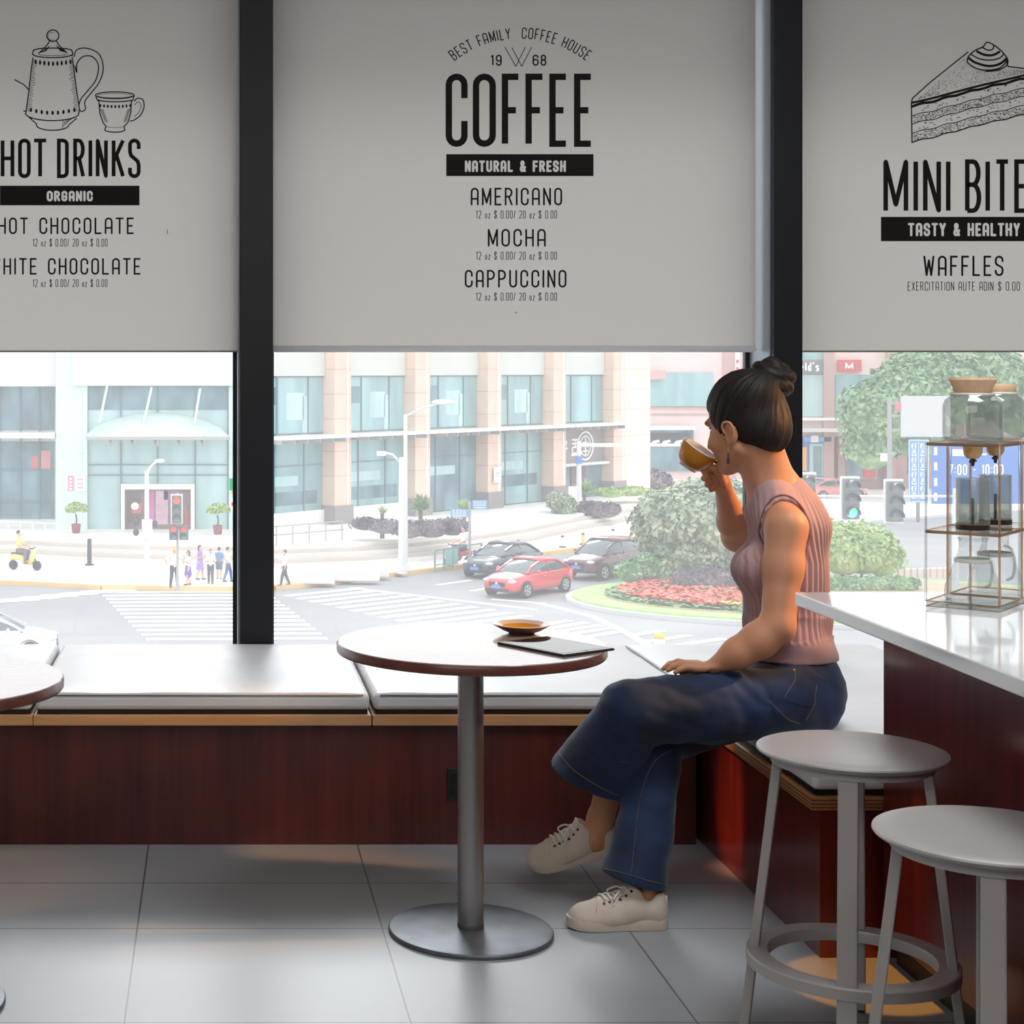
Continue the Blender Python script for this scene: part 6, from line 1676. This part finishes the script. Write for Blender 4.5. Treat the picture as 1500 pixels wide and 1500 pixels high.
if hit[0]: MB().sphere(hit[0] - PO, .0045, 12, 8).build('rivet', mat('copper', (214, 140, 90), .3, .8), jeans, smooth=True)

# shoes
def shoe(label_, heel, toe_dir, up, L=.262):
    A = Vector(toe_dir).normalized(); Uv = Vector(up); Uv = (Uv - A * Uv.dot(A)).normalized(); Sv = A.cross(Uv)
    Rm = Matrix(((A.x, Sv.x, Uv.x, heel.x), (A.y, Sv.y, Uv.y, heel.y), (A.z, Sv.z, Uv.z, heel.z), (0, 0, 0, 1)))
    T = Matrix.Translation(-PO) @ Rm
    s = SDF((-.02, -.07, -.01), (L + .02, .07, .13), .0035)
    s.chain([(.040, 0, .046), (.10, 0, .048), (.16, 0, .038), (.215, 0, .030)], [.037, .038, .038, .033], .02)
    s.cone((.032, 0, .03), (.034, 0, .074), .033, .029, .015); s.cone((.10, 0, .05), (.085, 0, .088), .034, .028, .02)
    s.ell((.212, 0, .026), (.045, .043, .028), None, .015); s.ell((.16, 0, .028), (.08, .043, .03), None, .02)
    s.ell((.052, 0, .105), (.038, .026, .036), None, .006, 'sub'); s.cone((.055, 0, .05), (.05, 0, .14), .024, .03, .004, 'sub')
    s.plane((0, 0, .014), (0, 0, -1))
    p, q = s.mesh(1)
    up_o = np_obj('shoe', np.array([tuple(T @ Vector(v)) for v in p]), q, M['canvas'], person)
    W_ = [(0, .012), (.006, .024), (.02, .034), (.05, .038), (.10, .037), (.14, .040), (.18, .0455), (.215, .0455), (.238, .038), (.252, .026), (.259, .015), (.262, .005)]
    out = [(x, w) for x, w in W_] + [(x, -w) for x, w in reversed(W_)]
    def spring(x): return .005 * max(0, (x - .19) / .07) ** 2
    mb = MB(); n = len(out)
    for z, f in ((0, .97), (.004, 1.0), (.020, 1.01), (.026, .985)):
        mb.v += [T @ Vector((L * .02 * 0 + x * L / .262 * (1 if f <= 1 else 1.003), w * f, z + spring(x))) for x, w in out]
    for r_ in range(3):
        for i in range(n): mb.f.append((r_*n + i, r_*n + (i+1) % n, (r_+1)*n + (i+1) % n, (r_+1)*n + i))
    mb.f.append(tuple(range(n - 1, -1, -1))); mb.f.append(tuple(3*n + i for i in range(n)))
    so = mb.build('sole', M['rubber'], up_o, smooth='auto')
    bv = np_bvh(p, q)
    def onto(x, y, lift):
        hit = bv.ray_cast(Vector((x, y, .2)), Vector((0, 0, -1)), .3); return (hit[0] + Vector((0, 0, lift))) if hit[0] is not None else Vector((x, y, .06))
    # toe cap seam, laces, eyelets
    MB().tube([T @ onto(.196 - .012 * (1 - (y / .04) ** 2), y, .0012) for y in np.linspace(-.038, .038, 13)], .0013, 5).build('toe_cap_seam', M['rubber'], up_o, smooth=True)
    lc = MB(); ey = MB()
    for i in range(6):
        x = .098 + .0145 * i; w_ = .019 + .001 * i
        if i < 5 or True:
            pts = [T @ onto(x + .004 * t, w_ * t, .003 + .0015 * (1 - abs(t))) for t in np.linspace(-1, 1, 7)]
            if i > 0: lc.tube(pts, .0032, 6)
        for sg_ in (-1, 1):
            e = onto(x + .001, sg_ * (w_ + .004), .0006); n_ = Vector((0, sg_ * .6, .8)).normalized()
            ey.cyl(T @ (e - n_ * .001), T @ (e + n_ * .0016), .0036, n=10)
    lc.build('lace', M['lace'], up_o, smooth=True); ey.build('eyelet_rivets', M['eyelet'], up_o, smooth='auto')
    bw = MB()
    for sg_ in (-1, 1):
        bw.tube([T @ q_ for q_ in bez([(.112, 0, .094), (.125, sg_ * .016, .1), (.146, sg_ * .034, .086), (.142, sg_ * .026, .078), (.118, sg_ * .008, .088)], 5)], .0026, 6)
        bw.tube([T @ q_ for q_ in bez([(.112, 0, .094), (.13, sg_ * .02, .086), (.15, sg_ * .036, .064)], 5)], .0024, 6)
    bw.tube([T @ Vector((.108, -.005, .094)), T @ Vector((.108, .005, .094))], .005, 8); bw.build('lace_bow', M['lace'], up_o, smooth=True)
    tg = MB(); tg.grid([[T @ Vector((.112 - .0 * i, y, .080 + .004)) for y in np.linspace(-.018, .018, 5)], [T @ Vector((.094, y * 1.1, .112)) for y in np.linspace(-.02, .02, 5)]])
    o = tg.build('tongue', M['canvas'], up_o, smooth=True); md = o.modifiers.new('t', 'SOLIDIFY'); md.thickness = .005
    bk = MB().tube([T @ Vector((.004, 0, .028)), T @ Vector((.0035, 0, .08))], [.006, .005], 8).build('heel_tab', M['canvas'], up_o, smooth=True)
    return up_o
heelR = onz(977, 1357, 0.001); toeR = onz(827, 1359, 0.001)
shoe('r', Vector((heelR.x, 4.435, .001)), (-1, -.03, 0), (0, 0, 1))
hl = at(906, 1243, 4.755); shoe('l', hl, at(786, 1272, 4.77) - hl, (-.18, -.22, 1), .25)

# ------------------------------------------------------------------ the cup she drinks from
ax = Vector((.50, -.26, .83)).normalized()
cc = at(1017, 670, 4.775)
cup = thing('coffee_cup', 'amber cup with white rim tilted at the seated woman\'s mouth', 'cup', tuple(cc))
q = ax.to_track_quat('Z', 'Y').to_matrix().to_4x4()
amber = mat('cup_amber', (190, 122, 24), .22, coat=.6); wht = mat('cup_white', (238, 234, 228), .2, coat=.5)
prof = [(0, -.030), (.026, -.030), (.030, -.0285), (.040, -.020), (.0485, -.004), (.0525, .016), (.0535, .0300)]
MB().lathe(prof, n=48, M=q).build('bowl', amber, cup, smooth=True)
MB().lathe([(.0535, .030), (.0528, .0322), (.0512, .0315), (.050, .016), (.046, -.004), (.037, -.018), (.02, -.025), (0, -.026)], n=48, M=q).build('inside', wht, cup, smooth=True)
MB().lathe([(.018, -.030), (.0265, -.030), (.0265, -.0345), (.024, -.0350), (.018, -.034)], n=40, M=q).build('foot_ring', wht, cup, smooth='auto')
hd = (at(1042, 690, 4.778) - cc); hd = (hd - ax * hd.dot(ax)).normalized()
MB().tube(bez([hd * .050 + ax * .018, hd * .068 + ax * .020, hd * .080 + ax * .006, hd * .070 - ax * .014, hd * .043 - ax * .016], 6), [.0048] * 25, 10).build('handle', amber, cup, smooth=True)
# ------------------------------------------------------------------ cars
C_tyre = mat('tyre', (52, 54, 58), .8); C_rim = mat('rim_alloy', (206, 208, 212), .35, .6); C_glass = mat('car_glass', (86, 100, 106), .06, spec=.6, coat=.6)
C_lamp = mat('headlamp', (236, 240, 244), .1, coat=1); C_plate = mat('number_plate', (110, 150, 214), .5); C_grille = mat('car_grille', (52, 54, 60), .5); C_tail = mat('tail_lamp', (190, 50, 50), .3)
def car(label, centre, heading, paint, suv=False, group=None, name='car', light_sign=None):
    t = thing(name, label, 'car', (centre[0], centre[1], ZS), heading, group)
    H = 1.68 if suv else 1.44; e = .12 if suv else 0
    st = [(-2.25, .60, .46, .80), (-2.17, .78, .30, .93), (-1.75, .88, .24, 1.0), (-.9, .90, .20, 1.0), (0, .90, .20, .98), (.7, .90, .20, .96), (1.15, .89, .20, .94), (1.7, .87, .22, .86), (2.08, .78, .26, .76), (2.25, .56, .40, .64)]
    rows = []
    for x, w, zb, zt in st:
        zt += e; zb += e * .6; m = (zb + zt) / 2
        half = [(0, zb), (w * .84, zb), (w * .97, zb + .10), (w, m - .06), (w * .985, m + .1), (w * .94, zt - .05), (w * .84, zt), (w * .4, zt + .03), (0, zt + .035)]
        rows.append([(x, y, z) for y, z in half] + [(x, -y, z) for y, z in reversed(half[1:-1])])
    mb = MB(); n = len(rows[0])
    for r in rows: mb.v += [Vector(p) for p in r]
    for i in range(len(rows) - 1):
        for k in range(n): mb.f.append((i*n + k, i*n + (k+1) % n, (i+1)*n + (k+1) % n, (i+1)*n + k))
    mb.f.append(tuple(range(n))); mb.f.append(tuple((len(rows)-1)*n + k for k in range(n)))
    body = mb.build('body', paint, t, smooth=True, sub=1)
    zb = .95 + e; rear = -2.0 if suv else -1.85; rt = -1.75 if suv else -1.05
    cs = [(rear, .74, .02), (rt, .80, H - zb - .06), (-.3, .80, H - zb), (.25, .79, H - zb - .04), (.75, .78, (H - zb) * .52), (1.2, .74, .0)]
    rows = []
    for x, w, h in cs:
        f = .74 if h > .2 else .95
        rows.append([(x, w, zb - .03), (x, w * .99, zb + h * .3), (x, w * (f + .06), zb + h * .88), (x, w * f * .9, zb + h), (x, 0, zb + h + .02), (x, -w * f * .9, zb + h), (x, -w * (f + .06), zb + h * .88), (x, -w * .99, zb + h * .3), (x, -w, zb - .03)])
    mb = MB(); mb.grid(rows); mb.build('window_glass', C_glass, t, smooth=True)
    top = MB(); top.grid([[(x, p[1] * 1.01, p[2] + .012) for p in r[2:7]] for x, r in ((q[0][0], q) for q in rows[1:4])]); o = top.build('roof', paint, t, smooth=True); md = o.modifiers.new('t', 'SOLIDIFY'); md.thickness = .03; md.offset = 1
    pl = MB()
    for s_ in (1, -1):
        r0 = lambda i, j: Vector((rows[i][j][0], rows[i][j][1] * 1.012, rows[i][j][2] + .01))
        J_ = (2, 1, 0) if s_ > 0 else (6, 7, 8)
        pl.bar(r0(3, J_[0]), r0(4, J_[0]), .07, .06); pl.bar(r0(4, J_[0]), r0(5, J_[1]), .07, .06); pl.bar(r0(1, J_[0]), r0(0, J_[1]), .12, .06)
        pl.bar(r0(2, J_[0]), Vector((-.32, s_ * .81, zb)), .07, .05); pl.bar(r0(1, J_[0]), r0(3, J_[0]), .05, .06)
        pl.bar(Vector((rear, s_ * .76, zb)), Vector((1.1, s_ * .76, zb)), .07, .08)
    pl.build('window_frame_trim', paint, t)
    for x in (-1.35, 1.38):
        for s_ in (1, -1):
            R_ = .33 + e * .3; M_ = Matrix.Translation((x, s_ * .80, R_)) @ Matrix.Rotation(PI / 2, 4, 'X')
            w_ = MB().lathe([(.0, -.10), (R_ * .62, -.11), (R_ * .92, -.10), (R_, -.06), (R_, .06), (R_ * .92, .10), (R_ * .62, .11), (0, .10)], n=24, M=M_).build('wheel', C_tyre, t, smooth='auto')
            rm = MB()
            for k in range(5):
                a = 2 * PI * k / 5; rm.bar(M_ @ Vector((0, 0, -s_ * .118)), M_ @ Vector((R_ * .6 * math.cos(a), R_ * .6 * math.sin(a), -s_ * .118)), .07, .02, up=(0, 1, 0))
            rm.lathe([(R_ * .54, -s_ * .112), (R_ * .64, -s_ * .122), (R_ * .66, -s_ * .108)], n=24, M=M_); rm.build('rim', C_rim, w_)
            MB().lathe([(R_ * 1.03, -s_ * .04), (R_ * 1.14, -s_ * .10), (R_ * 1.16, -s_ * .06)], n=24, M=M_).build('wheel_arch', C_grille, t)
    for s_ in (1, -1):
        MB().sphere((2.02, s_ * .60, .70 + e), (.20, .17, .075), 14, 8).build('headlight', C_lamp, t, smooth=True)
        MB().sphere((-2.15, s_ * .62, .82 + e), (.08, .16, .09), 12, 8).build('tail_light', C_tail, t, smooth=True)
        MB().sphere((.72, s_ * .99, 1.02 + e), (.07, .11, .075), 12, 8).build('side_mirror', paint, t, smooth=True)
        MB().bar((.1, s_ * .912, .82 + e), (.28, s_ * .912, .82 + e), .03, .03).bar((-.75, s_ * .912, .84 + e), (-.57, s_ * .912, .84 + e), .03, .03).build('door_handle', C_rim, t)
    g_ = MB().box((2.16, -.40, .48 + e), (2.235, .40, .66 + e)).build('grille', C_grille, t, bevel=.02); MB().box((2.2, -.58, .28 + e * .6), (2.245, .58, .38 + e * .6)).build('lower_intake', C_grille, t, bevel=.02)
    MB().box((2.245, -.22, .40 + e), (2.27, .22, .53 + e)).build('number_plate', C_plate, t, bevel=.005)
    MB().sphere((2.245, 0, .60 + e), (.02, .07, .06), 10, 8).build('badge', C_rim, g_, smooth=True)
    if light_sign: MB().box((-.2, -.25, H + .03), (.05, .25, H + .15)).build('roof_sign', S['signwhite'], t, bevel=.03)
    return t
def paint(n, c): return mat(n, c, .25, coat=.8, spec=.5)
hd = math.atan2(-.71, -.71)
car('red car waiting at the crossing with bright headlights', (12.9, 69.9), hd, paint('paint_red', (226, 74, 84)))
car('black saloon car half hidden behind the red car', (12.9, 76.2), hd + .05, paint('paint_black', (70, 76, 88)))
car('dark red off-road car behind the red car beside the bushes', (17.3, 75.6), hd, paint('paint_maroon', (112, 60, 72)), True)
car('white car entering at the picture edge above the seat cushion', (-7.2, 54.2), .06, paint('paint_white', (236, 238, 242)))
car('white and green taxi passing behind her raised forearm', (33.6, 117.5), .15, paint('paint_taxi', (226, 240, 234)), light_sign=True)
car('pale red car parked by the pink building', (31.9, 121.5), .1, paint('paint_pale_red', (230, 120, 124)))
car('red and white car behind the traffic light beyond the post', (43.8, 120.5), .2, paint('paint_rose', (232, 150, 150)))

# ------------------------------------------------------------------ people in the street
def walker(label, px, py, h_px, shirt, trousers, hairc, face, bottom='trousers', bag=None, stride=.12, arms='down', hat=None, seat=None, z=None):
    base = g(px, py, ZW if z is None else z); k = h_px / FPX * base.y / 1.70
    root = thing('person', label, 'person', tuple(base), face, 'people waiting at the crossing' if seat is None and px < 400 else None)
    sk = mat('skin_far', (222, 182, 156), .6); sm_ = mat('shirt', shirt, .8); tm = mat('trousers', trousers, .8); hm = mat('hair_far', hairc, .6); shm = mat('shoes_far', (90, 86, 86), .6)
    hz = .90 if seat is None else .80
    hip = [(0, s_ * .085, hz) for s_ in (1, -1)]
    if seat is None: kn = [(s_ * stride * .5 + .03, s_ * .09, .49) for s_ in (1, -1)]; an = [(s_ * stride - .02, s_ * .09, .08) for s_ in (1, -1)]
    else: kn = [(.38, s_ * .14, .74) for s_ in (1, -1)]; an = [(.32, s_ * .14, .34) for s_ in (1, -1)]
    sh = [(0, s_ * .17, 1.38 - (.9 - hz)) for s_ in (1, -1)]; dz = .9 - hz
    if arms == 'down': el = [(-.03, s_ * .22, 1.10 - dz) for s_ in (1, -1)]; wr = [(.06, s_ * .22, .87 - dz) for s_ in (1, -1)]
    elif arms == 'phone': el = [(-.02, s_ * .2, 1.10 - dz) for s_ in (1, -1)]; wr = [(.22, s_ * .10, 1.18 - dz) for s_ in (1, -1)]
    elif arms == 'out': el = [(.02, s_ * .38, 1.22 - dz) for s_ in (1, -1)]; wr = [(.12, s_ * .34, 1.05 - dz) for s_ in (1, -1)]
    else: el = [(.12, s_ * .2, 1.12 - dz) for s_ in (1, -1)]; wr = [(.38, s_ * .2, 1.05 - dz) for s_ in (1, -1)]
    def add_limbs(s, f=1.0, legs=True, arms_=True, sleeves=False):
        for i in (0, 1):
            if legs: s.chain([hip[i], kn[i], an[i]], [.085 * f, .062 * f, .045 * f], .03)
            if arms_:
                if sleeves: s.chain([sh[i], tuple(Vector(sh[i]).lerp(Vector(el[i]), .8))], [.062, .058], .03)
                else: s.chain([sh[i], el[i], wr[i]], [.05, .042, .032], .02); s.ell((wr[i][0] + .03, wr[i][1], wr[i][2] - .05), (.035, .025, .05), None, .02)
    def trunk(s, off=0.0):
        s.cone((0, 0, 1.32 - dz), (0, 0, 1.05 - dz), .125, .115, .04, flat=(1, 0, 0), ratio=.72, off=off); s.cone((0, 0, 1.05 - dz), (0, 0, hz), .115, .13, .04, flat=(1, 0, 0), ratio=.75, off=off)
    def fin(s, name, m, par):
        p, q = s.mesh(1); return np_obj(name, p * k, q, m, par)
    lo, hi = (-.4, -.55, -.02), (.65, .55, 1.78)
    s = SDF(lo, hi, .022); trunk(s); add_limbs(s)
    s.cone((0, 0, 1.40 - dz), (.01, 0, 1.50 - dz), .052, .05, .03); s.ell((.015, 0, 1.60 - dz), (.092, .076, .115), None, .02); s.cone((.10, 0, 1.60 - dz), (.115, 0, 1.575 - dz), .014, .016, .015)
    for i in (0, 1): s.ell((.01, .078 * (1, -1)[i], 1.60 - dz), (.02, .012, .03), None, .01)
    for a in an: s.cone((a[0] - .03, a[1], a[2] - .03), (a[0] + .15, a[1], a[2] - .045), .045, .035, .03)
    fin(s, 'body', sk, root)
    s = SDF(lo, hi, .022); trunk(s, .018); add_limbs(s, legs=False, sleeves=True)
    if bottom == 'dress': s.cone((0, 0, 1.0 - dz), (0, 0, .52), .14, .2, .05)
    s.plane((0, 0, (.86 if bottom != 'dress' else .5) - dz), (0, 0, -1)); fin(s, 'shirt' if bottom != 'dress' else 'dress', sm_, root)
    if bottom != 'dress':
        s = SDF(lo, hi, .022); s.cone((0, 0, hz + .06), (0, 0, hz - .03), .128, .14, .04, flat=(1, 0, 0), ratio=.8)
        if bottom == 'trousers': add_limbs(s, 1.2, arms_=False)
        elif bottom == 'shorts':
            for i in (0, 1): s.cone(hip[i], kn[i], .10, .10, .03)
            s.plane((0, 0, .52), (0, 0, -1))
        else: s.cone((0, 0, hz), (0, 0, .55), .14, .19, .04)
        fin(s, bottom, tm, root)
    s = SDF(lo, hi, .022); s.ell((-.012, 0, 1.635 - dz), (.1, .088, .1), None, 0)
    if bottom in ('dress', 'skirt'): s.cone((-.05, 0, 1.6 - dz), (-.07, 0, 1.38 - dz), .07, .05, .03)
    s.ell((.10, 0, 1.57 - dz), (.07, .09, .09), None, .01, 'sub'); fin(s, 'hair', hm, root)
    for a in an: MB().sphere(Vector((a[0] + .05, a[1], a[2] - .04)) * k, (.14 * k, .052 * k, .045 * k), 12, 8).build('shoe', shm, root, smooth=True)
    if hat: MB().lathe([(0, .13), (.08, .12), (.1, .03), (.18, .0), (.1, .01)], c=Vector((0, 0, (1.62 - dz) * k)), n=20).build('hat', mat('hat', hat, .7), root, smooth='auto')
    if bag: MB().box((-.05 * k, -.36 * k, .62 * k), (.14 * k, -.24 * k, .9 * k)).build('bag', mat('bag', bag, .6), root, bevel=.03)
    return root
W_ = (244, 244, 244)
walker('person in white shirt and dark trousers standing astride by the signal pole', 255, 862, 60, W_, (72, 80, 96), (226, 186, 120), -PI / 2 + .3, stride=.22, arms='out', hat=(236, 206, 140))
walker('person in white top and short purple skirt looking down', 275.5, 857, 50, W_, (120, 100, 190), (90, 80, 80), PI + .4, 'skirt', arms='phone')
walker('person in short violet dress with dark hair', 293, 849, 50, (176, 140, 222), (176, 140, 222), (84, 70, 80), -.4, 'dress', arms='phone')
walker('person in white shirt and black trousers holding a phone', 308.5, 855, 50, W_, (84, 88, 100), (80, 74, 76), -PI / 2, arms='phone')
walker('person in blue shirt standing behind the one with a phone', 321, 848, 46, (120, 148, 196), (110, 116, 136), (74, 70, 76), PI / 2, 'shorts')
walker('person in white shirt and blue jeans beside the window post', 334, 852, 50, W_, (104, 126, 176), (76, 70, 72), -.2, stride=.18, arms='down', bag=(96, 100, 120))
walker('person in white shirt and dark trousers walking alone on the pavement', 417, 858, 52, W_, (78, 84, 96), (90, 80, 76), PI + .3, stride=.25)
def scooter(label, px, py, face, col, rider, shirt):
    b = g(px, py, ZW); t = thing('scooter', label, 'scooter', tuple(b), face)
    m = mat('scooter_paint', col, .35, coat=.5)
    for x in (-.55, .6):
        M_ = Matrix.Translation((x, 0, .22)) @ Matrix.Rotation(PI / 2, 4, 'X'); MB().lathe([(0, -.05), (.2, -.05), (.22, 0), (.2, .05), (0, .05)], n=20, M=M_).build('wheel', C_tyre, t, smooth='auto')
    MB().tube([(-.7, 0, .55), (-.45, 0, .62), (-.1, 0, .56), (.0, 0, .34), (.3, 0, .32)], [.12, .17, .15, .12, .10], 12).build('body_shell', m, t, smooth=True)
    MB().tube([(.3, 0, .3), (.42, 0, .6), (.40, 0, .95)], [.1, .13, .08], 12).build('front_shield', m, t, smooth=True)
    MB().tube([(.36, -.32, 1.0), (.42, 0, .98), (.36, .32, 1.0)], .025, 8).build('handlebar', C_grille, t, smooth=True); MB().sphere((.48, 0, .88), (.06, .09, .08), 12, 8).build('headlight', C_lamp, t, smooth=True)
    MB().box((-.62, -.13, .70), (.0, .13, .78)).build('seat', C_grille, t, bevel=.04)
    MB().bar((.6, 0, .22), (.43, 0, .75), .06, .05).build('fork', C_grille, t)
    w = walker(rider, px, py, 60, shirt, (120, 110, 120), (70, 66, 70), face, arms='forward', seat=True)
    d = Vector((math.cos(face), math.sin(face), 0)) * -.28; w.location = Vector(w.location) + d + Vector((0, 0, .02))
scooter('red scooter parked behind the teal guard rail', 672, 829, PI + .5, (226, 90, 84), 'rider in white shirt sitting on the red scooter', W_)
scooter('pale yellow scooter at the picture edge before the steps', 36, 835, -.3, (226, 216, 130), 'rider in pale yellow top on the scooter at the picture edge', (232, 226, 150))
